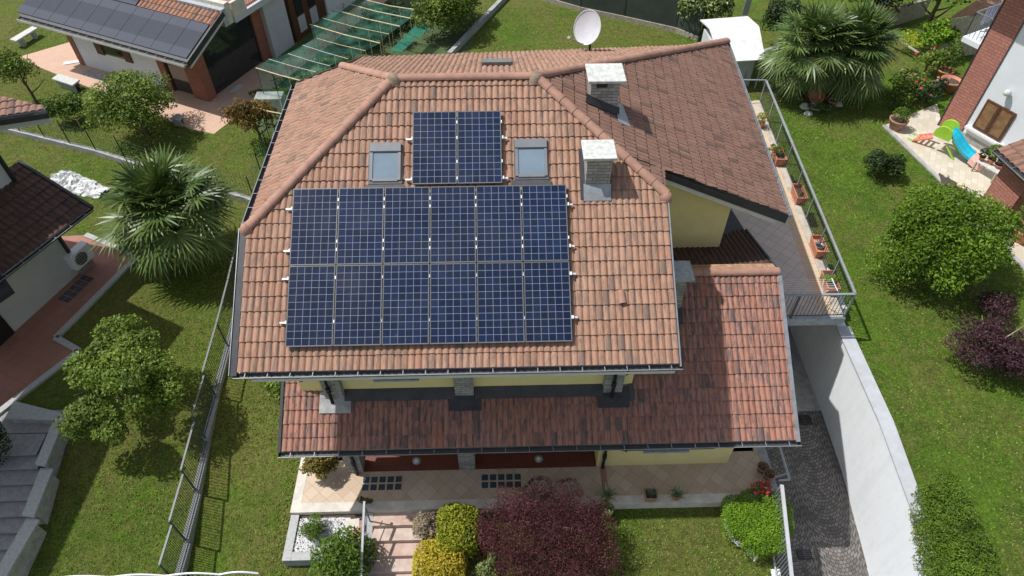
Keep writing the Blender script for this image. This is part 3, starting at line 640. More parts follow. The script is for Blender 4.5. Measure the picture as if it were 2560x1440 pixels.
# upper walls
YW = 0.66
MB().span(-0.35, 7.80, YW, YW+0.22, 2.4, zU(YW)-0.12).build('wall', M['yellow'], H)
MB().prism([(-0.35, 1.04, 2.4), (-0.35, 7.6, 2.4), (-0.35, 7.6, 6.9), (-0.35, 3.0, 6.9), (-0.35, 1.04, zU(1.04)-0.25)], vec=(0.2, 0, 0)).build('wall', M['yellow'], H)
MB().prism([(7.6, 1.04, 2.4), (7.6, 4.55, 2.4), (7.6, 4.55, zU(3.2)-0.2), (7.6, 3.2, zU(3.2)-0.2), (7.6, 1.04, zU(1.04)-0.2)], vec=(0.2, 0, 0)).build('wall', M['yellow'], H)
YE = 4.55
XE = aty(1829, 515, YE).x
ev = lambda x: zR(x, YE)-0.17
MB().prism([(7.8, YE, 1.6), (XE, YE, 1.6), (XE, YE, ev(XE)), (7.8, YE, ev(7.8))], vec=(0, 0.2, 0)).build('wall', M['yellow'], H)
MB().prism([(XE, YE+0.2, 1.6), (XE+0.45, 12.0, 1.6), (XE+0.45, 12.0, zR(XE+0.45, 12)-0.2), (XE, YE+0.2, zR(XE, YE)-0.2)], vec=(-0.2, 0, 0)).build('wall', M['yellow'], H)
MB().span(0.4, 11.0, 9.6, 9.8, 0, 6.3).build('wall', M['yellow'], H)
MB().span(-0.33, 0.3, 7.45, 7.6, 0, 6.9).build('wall', M['yellow'], H)
# shutters of the upper floor windows, seen from above under the eave
for a, b2 in ((866, 930), (1052, 1113)):
    p, q = aty(a, 940, YW), aty(b2, 940, YW)
    MB().span(p.x, q.x, YW-0.07, YW-0.005, p.z+0.02, p.z+1.3).build('shutter', M['wood'], H)
p, q = aty(935, 945, YW), aty(1048, 945, YW)
MB().span(p.x, q.x, YW-0.12, YW-0.004, p.z-0.01, p.z+0.05).build('window_sill', M['slab_grey'], H)
MB().span(p.x, q.x, YW-0.02, YW-0.006, p.z+0.06, p.z+1.3).build('window', M['dark_glass'], H)
p, q = aty(1186, 942, YW), aty(1500, 938, YW)
MB().span(p.x, q.x, YW-0.10, YW-0.003, p.z+0.16, p.z+0.22).build('window_sill', M['lightstone'], H)
MB().span(p.x+0.1, q.x-0.1, YW-0.02, YW-0.004, p.z+0.23, p.z+1.3).build('window', M['dark_glass'], H)
# stone pillars of the upper floor
for i, (x0, x1) in enumerate(((0.24, 0.69), (3.42, 3.88), (7.07, 7.53))):
    MB().span(x0, x1, 0.47, YW-0.01, zL(0.4), zU(0.47)-0.12).build('pillar', M['stone'], H)
    q = [(x0-0.14, 0.16), (x1+0.18, 0.16), (x1+0.18, 0.60), (x0-0.14, 0.60)]
    MB().prism([(x, y, zL(y)+0.085) for x, y in q], dz=0.02).build('pillar_flashing', M['concrete'] if i == 0 else M['fascia_dark'], H)
for x0, x1 in ((0.71, 3.40), (3.90, 7.05)):
    MB().prism([(x0, 0.40, zL(0.40)+0.094), (x1, 0.40, zL(0.40)+0.094), (x1, YW-0.003, zL(YW)+0.09), (x0, YW-0.003, zL(YW)+0.09)], dz=0.02).build('flashing', M['gutter'], H)
MB().prism([(7.72, 0.3, zL(0.3)+0.08), (7.84, 0.3, zL(0.3)+0.08), (7.84, 3.0, zL(3.0)+0.08), (7.72, 3.0, zL(3.0)+0.08)], dz=0.02).build('flashing', M['gutter'], H)
# lower roof
lo = (-0.78, -0.57, zL(-0.57))
tiled('roof', [lo, (7.9, -0.57, zL(-0.57)), (7.9, 0.95, zL(0.95)), (-0.78, 0.95, zL(0.95))], M['tile_red'], H, (0, 1), origin=lo)
tiled('roof', [(7.9, -0.57, zL(-0.57)), (11.75, -0.57, zL(-0.57)), (11.75, 3.1, zL(3.1)), (7.9, 3.1, zL(3.1))], M['tile_red'], H, (0, 1), origin=lo)
zl3 = zL(3.1); eb = 5.6; zb5 = 3.72
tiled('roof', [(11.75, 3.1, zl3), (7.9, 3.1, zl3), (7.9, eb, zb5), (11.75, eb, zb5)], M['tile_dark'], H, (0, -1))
underside('soffit', [(-0.76, -0.55, zL(-0.55)-0.02), (11.73, -0.55, zL(-0.55)-0.02), (11.73, 0.95, zL(0.95)-0.02), (-0.76, 0.95, zL(0.95)-0.02)], 0.08, M['fascia_white'], H)
underside('soffit', [(7.9, 0.951, zL(0.95)-0.02), (11.73, 0.951, zL(0.95)-0.02), (11.73, 3.1, zl3-0.02), (7.9, 3.1, zl3-0.02)], 0.08, M['fascia_white'], H)
underside('soffit', [(7.9, 3.101, zl3-0.02), (11.73, 3.101, zl3-0.02), (11.73, eb, zb5-0.02), (7.9, eb, zb5-0.02)], 0.08, M['fascia_white'], H)
MB().prism([(7.9, 3.16, zl3+0.10), (11.74, 3.16, zl3+0.10), (11.74, 3.46, zl3-0.02), (7.9, 3.46, zl3-0.02)], dz=0.08).build('ridge_mortar', mat('orange_mortar', (0.40, 0.24, 0.14), 0.9, 0.25, 7), H)
caps('ridge_cap', (7.9, 3.12, zl3+0.03), (11.80, 3.12, zl3+0.03), M['cap'], H, 0.12)
MB().bar((11.80, -0.62, zL(-0.62)+0.02), (11.80, 3.1, zL(3.1)+0.02), 0.10, 0.06).build('verge_flashing', M['zinc'], H)
MB().bar((11.79, 3.1, zl3+0.03), (11.79, eb, zb5+0.03), 0.06, 0.07).build('verge_flashing', M['fascia_dark'], H)
MB().bar((-0.83, -0.6, zL(-0.6)+0.02), (-0.83, 0.95, zL(0.95)+0.02), 0.07, 0.08).build('verge_flashing', M['fascia_dark'], H)
MB().prism([(XE+0.03, 5.0, 3.93), (11.78, 5.62, 3.70), (11.60, 6.6, 3.72), (XE+0.12, 6.7, 3.93)], dz=0.10).build('flashing', M['fascia_dark'], H)
MB().span(7.82, XE+0.06, YE-0.16, YE-0.005, zl3-0.55, zl3-0.47+0.02).build('flashing', M['fascia_dark'], H)
gutter(H, (-0.85, -0.585, zL(-0.57)-0.02), (11.86, -0.585, zL(-0.57)-0.02), (0, -1, 0), nb=22, w=0.13)
# ground floor walls and porch
MB().span(7.15, 10.80, 0.15, 0.40, 0.0, zL(0.15)-0.11).build('wall', M['yellow'], H)
MB().span(10.55, 10.80, 0.40, 6.0, -2.1, 2.85).build('wall', M['yellow'], H)
MB().span(-0.35, 7.15, 2.3, 2.5, 0.0, 2.9).build('wall', M['yellow'], H)
MB().span(7.15, 7.35, 0.40, 2.3, 0.0, 2.8).build('wall', M['yellow'], H)
MB().span(-0.15, 7.15, 0.13, 0.31, 2.32, 2.62).build('porch_beam', M['wood'], H)
for x0, x1 in ((0.28, 0.72), (3.36, 3.80)):
    MB().span(x0, x1, 0.12, 0.50, 0.0, 2.32).build('pillar', M['stone'], H)
for a, b2 in ((1552, 1605), (1720, 1780)):
    p, q = aty(a, 1125, 0.15), aty(b2, 1125, 0.15)
    MB().span(p.x, q.x, 0.06, 0.145, 0.95, 2.2).build('shutter', M['wood'], H)
p, q = aty(1605, 1128, 0.15), aty(1720, 1122, 0.15)
MB().span(p.x, q.x, 0.02, 0.147, 0.86, 0.93).build('window_sill', M['slab_grey'], H)
MB().span(p.x, q.x, 0.13, 0.146, 0.94, 2.2).build('window', M['dark_glass'], H)
def pipe(pts, r=0.045):
    o = MB().tube(pts, r, 10).build('downpipe', M['black'], H, fix=False)
    q = Vector(pts[-1])
    for f in (0.3, 0.36, 0.8):
        c = q+(Vector(pts[-2])-q)*f; MB().lathe([(r, -0.03), (r+0.014, -0.03), (r+0.014, 0.03), (r, 0.03)], c, 10).build('pipe_clip', M['black'], o, fix=False)
pipe([(-0.10+0.35, -0.43, zU(-0.36)-0.10), (0.25, -0.38, zU(-0.36)-0.30), (0.42, 0.38, 4.75), (0.42, 0.38, zL(0.3)+0.1)])
pipe([(7.30, -0.43, zU(-0.36)-0.10), (7.30, -0.38, zU(-0.36)-0.30), (7.28, 0.38, 4.75), (7.28, 0.38, zL(0.3)+0.1)])
pipe([(7.62, -0.65, zL(-0.57)-0.10), (7.62, -0.6, zL(-0.57)-0.28), (7.32, 0.09, 1.9), (7.32, 0.09, 0.0)])
pipe([(0.55, -0.65, zL(-0.57)-0.10), (0.55, -0.6, zL(-0.57)-0.28), (0.55, 0.06, 1.9), (0.55, 0.06, 0.0)])
# chimneys
def chimney(x0, x1, y0, y1, zb, zc, cx0, cx1, cy0, cy1, capm, lean):
    o = MB().span(x0, x1, y0, y1, zb, zc).build('chimney', M['stone'], H)
    MB().span(cx0, cx1, cy0, cy1, zc+0.001, zc+0.07).build('chimney_cap', capm, o, bevel=0.01)
    return o
zc1 = aty(1512, 206, 5.35).z
ch = chimney(6.82, 7.50, 5.40, 6.00, 7.5, zc1, 6.73, 7.62, 5.28, 6.10, M['slab'], 0)
MB().prism([(6.72, 5.30, zR(6.72, 5.3)+0.07), (7.56, 5.30, zR(7.56, 5.3)+0.07), (7.56, 5.41, zR(7.56, 5.4)+0.24), (6.72, 5.41, zR(6.72, 5.4)+0.24)], dz=0.03).build('chimney_flashing', M['fascia_dark'], ch)
MB().prism([(7.50, 5.02, zR(7.5, 5.0)+0.075), (7.82, 5.02, zR(7.82, 5.0)+0.075), (7.72, 5.80, zR(7.72, 5.8)+0.10), (7.50, 5.80, zR(7.50, 5.8)+0.16)], dz=0.03).build('chimney_flashing', M['zinc'], ch)
MB().span(6.95, 7.2, 5.385, 5.399, zc1-0.16, zc1-0.03).build('chimney_vent', M['black'], ch)
ch = chimney(6.54, 7.09, 3.10, 3.66, 7.0, 8.26, 6.44, 7.17, 3.00, 3.70, M['slab'], 0)
MB().prism([(6.50, 2.82, zU(2.82)+0.075), (7.12, 2.82, zU(2.82)+0.075), (7.12, 3.11, zU(3.11)+0.16), (6.50, 3.11, zU(3.11)+0.16)], dz=0.03).build('chimney_flashing', M['zinc'], ch)
MB().prism([(6.43, 2.85, zU(2.85)+0.07), (6.53, 2.85, zU(2.85)+0.07), (6.53, 3.9, zU(3.9)+0.10), (6.43, 3.9, zU(3.9)+0.10)], dz=0.03).build('chimney_flashing', M['fascia_dark'], ch)
ch = chimney(8.62, 9.13, 2.26, 2.74, 3.9, 5.25, 8.52, 9.28, 2.17, 2.84, M['slab_grey'], 0)
MB().prism([(8.55, 1.95, zL(1.95)+0.075), (9.2, 1.95, zL(1.95)+0.075), (9.2, 2.27, zL(2.27)+0.13), (8.55, 2.27, zL(2.27)+0.13)], dz=0.03).build('chimney_flashing', M['fascia_dark'], ch)
# skylights
def on_roof(corner_px, zf, nrm):
    return [onfun(px, py, zf) for px, py in corner_px]
def skylight(px):
    a, b2, c, d = on_roof(px, lambda x, y: zU(y)+0.11, None); x0, x1 = (a.x+d.x)/2, (b2.x+c.x)/2; y1, y0 = (a.y+b2.y)/2, (c.y+d.y)/2
    z = lambda y, k: zU(y)+k; sy = CA
    def slab(x0, x1, y0, y1, k0, k1, m, nm, par):
        return MB().prism([(x0, y0, z(y0, k1)), (x1, y0, z(y0, k1)), (x1, y1, z(y1, k1)), (x0, y1, z(y1, k1))], dz=k1-k0).build(nm, m, par)
    o = slab(x0, x1, y0, y1, 0.0, 0.085, M['frame_dark'], 'skylight', H)
    slab(x0+0.03, x1-0.03, y1-0.20, y1-0.02, 0.086, 0.15, M['frame_grey'], 'blind_box', o)
    slab(x0+0.03, x0+0.095, y0+0.05, y1-0.21, 0.086, 0.125, M['frame_grey'], 'skylight_frame', o)
    slab(x1-0.095, x1-0.03, y0+0.05, y1-0.21, 0.086, 0.125, M['frame_grey'], 'skylight_frame', o)
    slab(x0+0.096, x1-0.096, y0+0.03, y0+0.09, 0.086, 0.12, M['frame_grey'], 'skylight_frame', o)
    slab(x0+0.096, x1-0.096, y0+0.091, y1-0.211, 0.086, 0.10, M['sky_glass'], 'skylight_glass', o)
    slab(x0-0.05, x1+0.05, y0-0.13, y0-0.003, 0.03, 0.07, M['gutter'], 'skylight_flashing', o)
skylight([(921, 358), (1007, 357), (1003, 456), (921, 458)])
skylight([(1284, 349), (1369, 347), (1373, 445), (1286, 447)])
a, b2 = onfun(1205, 153, lambda x, y: zB(y)+0.12), onfun(1278, 151, lambda x, y: zB(y)+0.12)
MB().prism([(a.x, a.y-0.25, zB(a.y-0.25)+0.12), (b2.x, a.y-0.25, zB(a.y-0.25)+0.12), (b2.x, a.y+0.6, zB(a.y+0.6)+0.12), (a.x, a.y+0.6, zB(a.y+0.6)+0.12)], dz=0.10).build('skylight', M['frame_grey'], H)

# ------------------------------------------------------------------ solar panels on the main roof
def quad_uv(name, pts, m, parent):
    me = bpy.data.meshes.new(name); me.from_pydata([tuple(q) for q in pts], [], [(0, 1, 2, 3)])
    l = me.uv_layers.new(name='UVMap')
    for i, q in enumerate(((0, 0), (1, 0), (1, 1), (0, 1))): l.data[i].uv = q
    me.materials.append(m); o = bpy.data.objects.new(name, me); COL.objects.link(o); o.parent = parent; return o
def make_panel():
    t = thing('solar_panel', 'x', 'solar panel', group='solar panels on the front roof slope'); t.rotation_euler = (0.519076, 0, 0)
    w, h = 1.0, 1.77; f = MB()
    f.span(0, w, 0, 0.018, -0.035, 0.004).span(0, w, h-0.018, h, -0.035, 0.004).span(0, 0.016, 0.0181, h-0.0181, -0.035, 0.004).span(w-0.016, w, 0.0181, h-0.0181, -0.035, 0.004)
    f.build('frame', M['panel_frame'], t, local=True)
    MB().span(0.0161, w-0.0161, 0.0181, h-0.0181, -0.03, -0.004).build('backing', M['frame_dark'], t, local=True)
    quad_uv('cell_sheet', [(0.0162, 0.0182, 0), (w-0.0162, 0.0182, 0), (w-0.0162, h-0.0182, 0), (0.0162, h-0.0182, 0)], M['cells'], t)
    return t
rails = [onfun(715+dx, y, fP) for dx, y in ((12, 521), (5, 626), (2, 696), (-4, 806))]
rv = [q.y/CA for q in rails]
rv2 = [onfun(1026, 346, fP).y/CA, onfun(1025, 447, fP).y/CA]
def roofpt(u, v, k=0.0): return (u, v*CA-k*SA, 5.80+v*SA+k*CA)
pan0 = make_panel(); rows = [('lower', 0, 0.0, 6, 0.0), ('middle', 0, 1.785, 6, 0.0), ('upper', 1, 3.62, 2, 2.645)]
ords = ['leftmost', 'second from left', 'third from left', 'third from right', 'second from right', 'rightmost']
first = True
for rn, _, v0, n, u0 in rows:
    for i in range(n):
        lab = ('%s solar panel in the %s row of six on the front roof slope' % (ords[i], {'lower': 'bottom', 'middle': 'second'}[rn])) if n == 6 else \
              ('solar panel of the short top pair, beside the %s skylight' % ('left' if i == 0 else 'right'))
        loc = roofpt(u0+i*1.02, v0)
        if first: t = pan0; t.location = loc; t['label'] = lab; first = False
        else: t = dup(pan0, loc, None, lab); t.rotation_euler = (0.519076, 0, 0)
        t['group'] = 'solar panels on the front roof slope'
        if i < n-1:
            for v in (rv if n == 6 else rv2):
                if v0-0.05 < v < v0+1.80:
                    q = MB().span(0.998, 1.022, v-v0-0.035, v-v0+0.035, -0.02, 0.012).build('clamp', M['white_plastic'], t, local=True)
rl = ['topmost', 'second from top', 'third from top', 'lowest']
for i, v in enumerate(rv):
    t = thing('mounting_rail', '%s aluminium mounting rail under the big block of twelve solar panels' % rl[i], 'rail', roofpt(-0.16, v, -0.06), group='mounting rails under the solar panels'); t.rotation_euler = (0.519076, 0, 0)
    MB().span(0, 6.10+0.30, -0.02, 0.02, -0.022, 0.022).build('rail', M['alu'], t, local=True)
    for x in (0.13, 6.28): MB().span(x, x+0.03, -0.035, 0.035, 0.023, 0.072).build('end_clamp', M['white_plastic'], t, local=True)
for i, v in enumerate(rv2):
    t = thing('mounting_rail', '%s aluminium mounting rail under the pair of solar panels between the skylights' % ('upper', 'lower')[i], 'rail', roofpt(2.645-0.16, v, -0.06), group='mounting rails under the solar panels'); t.rotation_euler = (0.519076, 0, 0)
    MB().span(0, 2.02+0.30, -0.02, 0.02, -0.022, 0.022).build('rail', M['alu'], t, local=True)
    for x in (0.13, 2.20): MB().span(x, x+0.03, -0.035, 0.035, 0.023, 0.072).build('end_clamp', M['white_plastic'], t, local=True)
# loose tile
q = onfun(1556, 748, fU); mb = MB(); k = 8; vs = []
for y, r in ((0, 0.085), (0.30, 0.07)):
    vs += [(math.cos(math.pi*j/k)*r, y, math.sin(math.pi*j/k)*r*0.8) for j in range(k+1)]
mb.add(vs, [(j, j+1, k+2+j, k+1+j) for j in range(k)], True).add([(v[0]*0.84, v[1], v[2]*0.80) for v in vs], [(k+1+j, k+2+j, j+1, j) for j in range(k)], True)
mb.add([vs[j] for j in range(k+1)]+[(vs[j][0]*0.84, vs[j][1], vs[j][2]*0.8) for j in range(k+1)], [(j, j+1, k+2+j, k+1+j) for j in range(k)])
o = mb.build('roof_tile', M['cap']); o.location = (q.x, q.y-0.1, zU(q.y-0.1)+0.075); o.rotation_euler = (0.52, 0, R(6))
tag(o, 'single loose curved tile lying on the roof right of the solar panels', 'roof tile')
# satellite dish
q = onfun(1474, 124, lambda x, y: zB(y)+0.04)
t = thing('satellite_dish', 'white oval satellite dish on a short mast behind the ridge', 'satellite dish', q)
dc = aty(1468, 69, q.y-0.10)
nrm = Vector((-0.50, -0.72, 0.40)).normalized(); sd = nrm.cross(Vector((0, 0, 1))).normalized(); uu = sd.cross(nrm)
sc = (dc-Vector(CAM)).dot(Vector(FWD))/F; rh = 40*sc*1.03; rw = 35*sc*1.03; mb = MB(); N = 36; rg = [0.0, 0.25, 0.5, 0.75, 0.93, 1.0]
vs = []
for r in rg[1:]:
    dz = (1-r*r)*0.10 if r < 1 else -0.0
    vs += [dc+sd*math.cos(2*math.pi*j/N)*rw*r+uu*math.sin(2*math.pi*j/N)*rh*r-nrm*dz for j in range(N)]
cen = dc-nrm*0.10; nn = len(rg)-1
mb.add([cen]+vs, [(0, 1+j, 1+(j+1) % N) for j in range(N)]+[(1+i*N+j, 1+(i+1)*N+j, 1+(i+1)*N+(j+1) % N, 1+i*N+(j+1) % N) for i in range(nn-1) for j in range(N)], True)
mb.add([v-nrm*0.02 for v in [cen]+vs], [(0, 1+(j+1) % N, 1+j) for j in range(N)]+[(1+i*N+(j+1) % N, 1+(i+1)*N+(j+1) % N, 1+(i+1)*N+j, 1+i*N+j) for i in range(nn-1) for j in range(N)], True)
mb.build('reflector', M['dish'], t, fix=False)
rim = MB().tube([vs[(nn-1)*N+j % N] for j in range(N+1)], 0.012, 6, False); rim.build('rim', M['dish'], t, fix=False)
MB().tube([q-Vector((0, 0, 0.1)), q+Vector((0, 0, 0.35)), dc-nrm*0.14], 0.035, 8).build('mast', M['black'], t, fix=False)
low = dc-uu*rh*0.95; lnb = dc+nrm*0.50-uu*rh*0.75+sd*0.30
MB().tube([low-nrm*0.03, low+nrm*0.15, lnb], 0.016, 6).build('feed_arm', M['zinc'], t, fix=False)
MB().tube([lnb, lnb-nrm*0.12], [0.045, 0.03], 10).build('receiver', M['zinc_light'], t, fix=False)
mp = aty(1480, 28, 22.0)
# ------------------------------------------------------------------ paving round the house
struct(MB().span(-0.83, 11.75, -0.74, 6.0, -2.3, 0.0).build('patio', M['patio']))
struct(MB().span(-1.08, 12.0, -1.0, -0.741, -2.3, 0.004).build('patio_border', M['lightstone']))
struct(MB().span(-1.08, -0.831, -0.74, 6.0, -2.3, 0.004).build('patio_border', M['lightstone']))
struct(MB().span(11.751, 12.0, -0.74, 4.2, -2.3, 0.004).build('patio_border', M['concrete']))
struct(MB().span(0.72, 7.149, 0.13, 0.64, 0.002, 0.012).build('porch_floor', M['porch']))
struct(MB().span(7.24, 7.40, -0.74, 0.10, 0.001, 0.006).build('paving_strip', mat('speckled_terracotta', (0.36, 0.20, 0.14), 0.8, 0.3, 25)))
def block_grid(label, px):
    a, b2, c = at(*px[0]), at(*px[1]), at(*px[2]); t = thing('glass_block_grid', label, 'floor light', (a.x, c.y, 0), group='glass block grids in the patio floor')
    w = b2.x-a.x; h = a.y-c.y; p0 = None; MB().span(-0.02, w+0.02, -0.02, h+0.02, 0.001, 0.006).build('grid_frame', M['patio'], t, local=True)
    for i in range(5):
        for j in range(2):
            if p0 is None: p0 = MB().span(0, w/5-0.05, 0, h/2-0.05, 0.004, 0.016).build('glass_block', M['block_glass'], t, local=True, bevel=0.004); o = p0
            else: o = p0.copy(); COL.objects.link(o); o.parent = t
            o.location = (i*w/5+0.025, j*h/2+0.025, 0)
block_grid('grid of glass blocks in the patio in front of the left porch pillar', [(907, 1191), (1008, 1190), (907, 1229)])
block_grid('grid of ten glass blocks partly hidden by the dark red maple', [(1202, 1185), (1304, 1183), (1202, 1223)])
for px, py, lab in ((1042, 1152, 'round white floor light in the left bay of the red porch floor'), (1347, 1147, 'round white floor light in the right bay of the red porch floor')):
    q = at(px, py); t = thing('floor_light', lab, 'floor light', (q.x, q.y, 0.012), group='floor lights in the porch')
    MB().lathe([(0.0, 0.012), (0.12, 0.012), (0.125, 0.0)], (0, 0, 0), 20).build('ring', M['zinc'], t, local=True, fix=False)
    MB().lathe([(0.0, 0.03), (0.05, 0.026), (0.065, 0.013)], (0, 0, 0), 16).build('lens', M['white_plastic'], t, local=True, fix=False)
# front steps
struct_steps = MB()
sx0, sx1 = 1.10, 2.42
for k in range(1, 9):
    y1 = -1.0-0.345*(k-1); struct_steps.span(sx0, sx1, y1-0.345+(0.001 if k < 8 else 0), y1, -0.15*k-0.5, -0.15*k)
M['beige_step'] = mat('beige_porphyry', (0.50, 0.42, 0.36), 0.8, 0.16, 3.5, bump=0.2, col2=(0.44, 0.32, 0.27))
t = thing('garden_stair', 'pinkish stone garden stair leading down from the patio', 'stair', (1.7, -1.1, 0))
for k in range(1, 9):
    y1 = -1.0-0.345*(k-1); MB().span(sx0, sx1, y1-0.344, y1, -0.15*k-0.5, -0.15*k).build('step', M['pink_step'] if k % 2 else M['beige_step'], t)
MB().prism([(0.90, -1.01, -0.10), (1.098, -1.01, -0.10), (1.098, -3.75, -1.2), (0.90, -3.75, -1.2)], dz=0.7).build('side_wall', M['granite'], t)
t = thing('stair_handrail', 'light grey metal handrail beside the pinkish garden stair', 'handrail', (1.05, -1.1, 0))
ra, rb = Vector((1.03, -1.14, 0.86)), Vector((1.03, -3.6, -0.24))
MB().bar(ra, rb, 0.055, 0.05).build('top_rail', M['zinc_light'], t)
for f in (0.03, 0.35, 0.68, 0.97):
    q = ra+(rb-ra)*f; MB().tube([q, q-Vector((0, 0, 0.98))], 0.02, 8).build('post', M['rail_dark'], t)
MB().bar(ra-Vector((0, 0, 0.45)), rb-Vector((0, 0, 0.45)), 0.02, 0.02).build('mid_rail', M['rail_dark'], t)
# small round garden lamp on the wing wall
q = at(934, 1325, 0.0); t = thing('garden_lamp', 'small white globe lamp on the stair wall', 'lamp', (1.0, q.y-0.1, -0.25))
MB().tube([(0, 0, -0.1), (0, 0, 0.18)], 0.015, 8).build('stem', M['rail_dark'], t, local=True)
MB().lathe([(0.0, 0.30), (0.045, 0.285), (0.06, 0.24), (0.045, 0.195), (0.0, 0.18)], (0, 0, 0), 14).build('globe', M['white_plastic'], t, local=True, fix=False)
# raised stone bed with white pebbles
t = thing('stone_planter', 'low grey stone bed edging filled with white pebbles beside the lawn', 'planter', (-0.4, -1.6, -0.4))
zt = -0.12
MB().span(-1.06, -0.86, -2.22, -1.02, -0.9, zt).build('wall', M['drystone'], t); MB().span(-0.859, 0.86, -2.22, -2.02, -0.9, zt).build('wall', M['drystone'], t)
MB().span(-1.07, -0.85, -2.23, -1.02, zt+0.001, zt+0.035).build('coping', M['granite'], t, bevel=0.008); MB().span(-0.849, 0.86, -2.23, -2.01, zt+0.001, zt+0.035).build('coping', M['granite'], t, bevel=0.008)
struct(MB().span(-0.86, 0.89, -2.02, -1.0, -0.9, zt-0.05).build('soil_bed', M['soil']))
rng = np.random.default_rng(3); V = []; Q = []
mb = MB()
for i in range(2600):
    x, y = rng.uniform(-0.84, 0.52), rng.uniform(-2.0, -1.10); s = rng.uniform(0.014, 0.030); z = zt-0.045+rng.uniform(0, 0.02); a = rng.uniform(0, 6.28)
    p = [(x+s*math.cos(a+q)*rng.uniform(.7, 1.2), y+s*math.sin(a+q)*rng.uniform(.7, 1.2), z) for q in (0, 1.57, 3.14, 4.71)]
    mb.add(p+[(x, y, z+s*0.9)], [(0, 1, 4), (1, 2, 4), (2, 3, 4), (3, 0, 4)])
o = mb.build('white_pebbles', L['pebble'], fix=False); o['kind'] = 'stuff'; tag(o, 'white pebbles covering the raised bed', 'pebbles')
for px, py, w, h, lab in ((881, 1311, 0.36, 0.30, 'pale square stepping slab at the end of the white pebble bed'),):
    q = at(px, py, zt); tag(MB().box((q.x, q.y, zt-0.02), (w, h, 0.05), 0.1).build('stepping_slab', M['lightstone'], bevel=0.01), lab, 'stone slab')
t = thing('brick_edging', 'short row of brown bricks laid beside the stair wall', 'edging', (0.72, -1.5, zt))
for k in range(6):
    MB().span(0.60+0.125*(k % 2), 0.715+0.125*(k % 2), -1.20-0.22*(k//2)-0.2, -1.20-0.22*(k//2), -0.3, zt-0.005).build('brick', M['terra_old'], t)

# ------------------------------------------------------------------ ramp, white retaining wall, front railing
rz = lambda y: -2.4+0.08*(y+2.3) if y < 3 else -1.976
struct(MB().prism([(11.3, -8, rz(-8)), (15.6, -8, rz(-8)), (15.6, 3, rz(3)), (11.3, 3, rz(3))], dz=0.5).build('driveway_ramp', M['cobble']))
struct(MB().span(11.3, 15.6, 3.001, 13.9, rz(3)-0.5, rz(3)).build('garage_floor', M['concrete']))
t = thing('retaining_wall', 'long white retaining wall beside the cobbled ramp', 'wall', (15.1, 0, 0))
wi = [(15.06, 4.35), (15.05, 0.9), (14.80, -1.9)]
zt_ = 0.82
MB().prism([(15.06, 13.9, zt_), (15.06, 4.30, zt_), (15.06, 0.9, zt_), (14.86, -1.95, zt_), (15.12, -1.98, zt_), (15.34, 0.85, zt_), (15.34, 13.9, zt_)], z0=-2.8).build('wall', M['wall_streaked'], t)
MB().prism([(15.0, 4.25, zt_+0.05), (15.0, 0.9, zt_+0.05), (14.80, -1.95, zt_+0.05), (15.16, -2.0, zt_+0.05), (15.41, 0.85, zt_+0.05), (15.42, 4.25, zt_+0.05)], dz=0.048).build('coping', M['zinc_light'], t)
MB().prism([(14.845, -1.96, 0.50), (14.72, -3.3, 0.50), (14.3, -7.9, 0.50), (14.75, -7.9, 0.50), (15.2, -3.3, 0.50), (15.3, -1.99, 0.50)], z0=-3.2).build('wall', M['wall_streaked'], t)
MB().prism([(14.83, -1.97, 0.525), (14.70, -3.3, 0.525), (14.28, -7.9, 0.525), (14.62, -7.9, 0.525), (15.06, -3.3, 0.525), (15.22, -2.01, 0.525)], dz=0.024).build('coping', M['lightstone'], t)
t = thing('ramp_wall', 'pale concrete kerb wall under the front railing left of the ramp', 'wall', (11.6, -3, -0.5))
MB().prism([(11.46, -1.01, -0.28), (11.70, -1.01, -0.28), (11.60, -3.2, -0.62), (11.36, -3.2, -0.62)], z0=-2.9).build('wall', M['white'], t)
MB().prism([(11.36, -3.2, -0.62), (11.60, -3.2, -0.62), (11.4, -7.9, -1.35), (11.16, -7.9, -1.35)], z0=-3.2).build('wall', M['white'], t)
t = thing('metal_railing', 'light grey metal railing along the left edge of the cobbled ramp', 'railing', (11.6, -2, -0.3))
ra, rb = Vector((11.74, -0.98, 0.90)), Vector((11.42, -3.5, 0.42)); rc = Vector((11.2, -6.0, -0.05))
MB().bar(ra, rb, 0.09, 0.04).bar(rb, rc, 0.09, 0.04).build('top_rail', M['zinc_light'], t)
MB().bar(ra-Vector((0.10, 0, 1.08)), rb-Vector((0.0, 0, 1.06)), 0.04, 0.03).build('bottom_rail', M['zinc_light'], t)
mb = MB()
for i in range(1, 26):
    q = ra+(rb-ra)*(i/26); mb.bar(q-Vector((0, 0, 0.02)), q-Vector((0.08*(1-i/26), 0, 1.07)), 0.014, 0.014)
mb.build('balusters', M['rail_grey'], t)
for f in (0.0, 0.5, 1.0):
    q = ra+(rb-ra)*f; MB().bar(q-Vector((0, 0, 0.02)), q-Vector((0.08*(1-f), 0, 1.2)), 0.045, 0.045).build('post', M['rail_grey'], t)
t = thing('ramp_handrail', 'thin grey handrail on the wall below the patio corner, right of the flower pots', 'handrail', (12.2, 0, -0.3))
h0, h1 = Vector((12.42, 1.4, 0.02)), Vector((12.38, -0.40, 0.02))
MB().bar(h0, h1, 0.05, 0.05).bar(h1, h1+Vector((-0.30, -0.02, 0.0)), 0.04, 0.04).build('top_rail', M['zinc_light'], t)
for f in (0.1, 0.9): q = h0+(h1-h0)*f; MB().bar(q, q+Vector((-0.40, 0, -0.25)), 0.03, 0.03).build('bracket', M['zinc_light'], t)
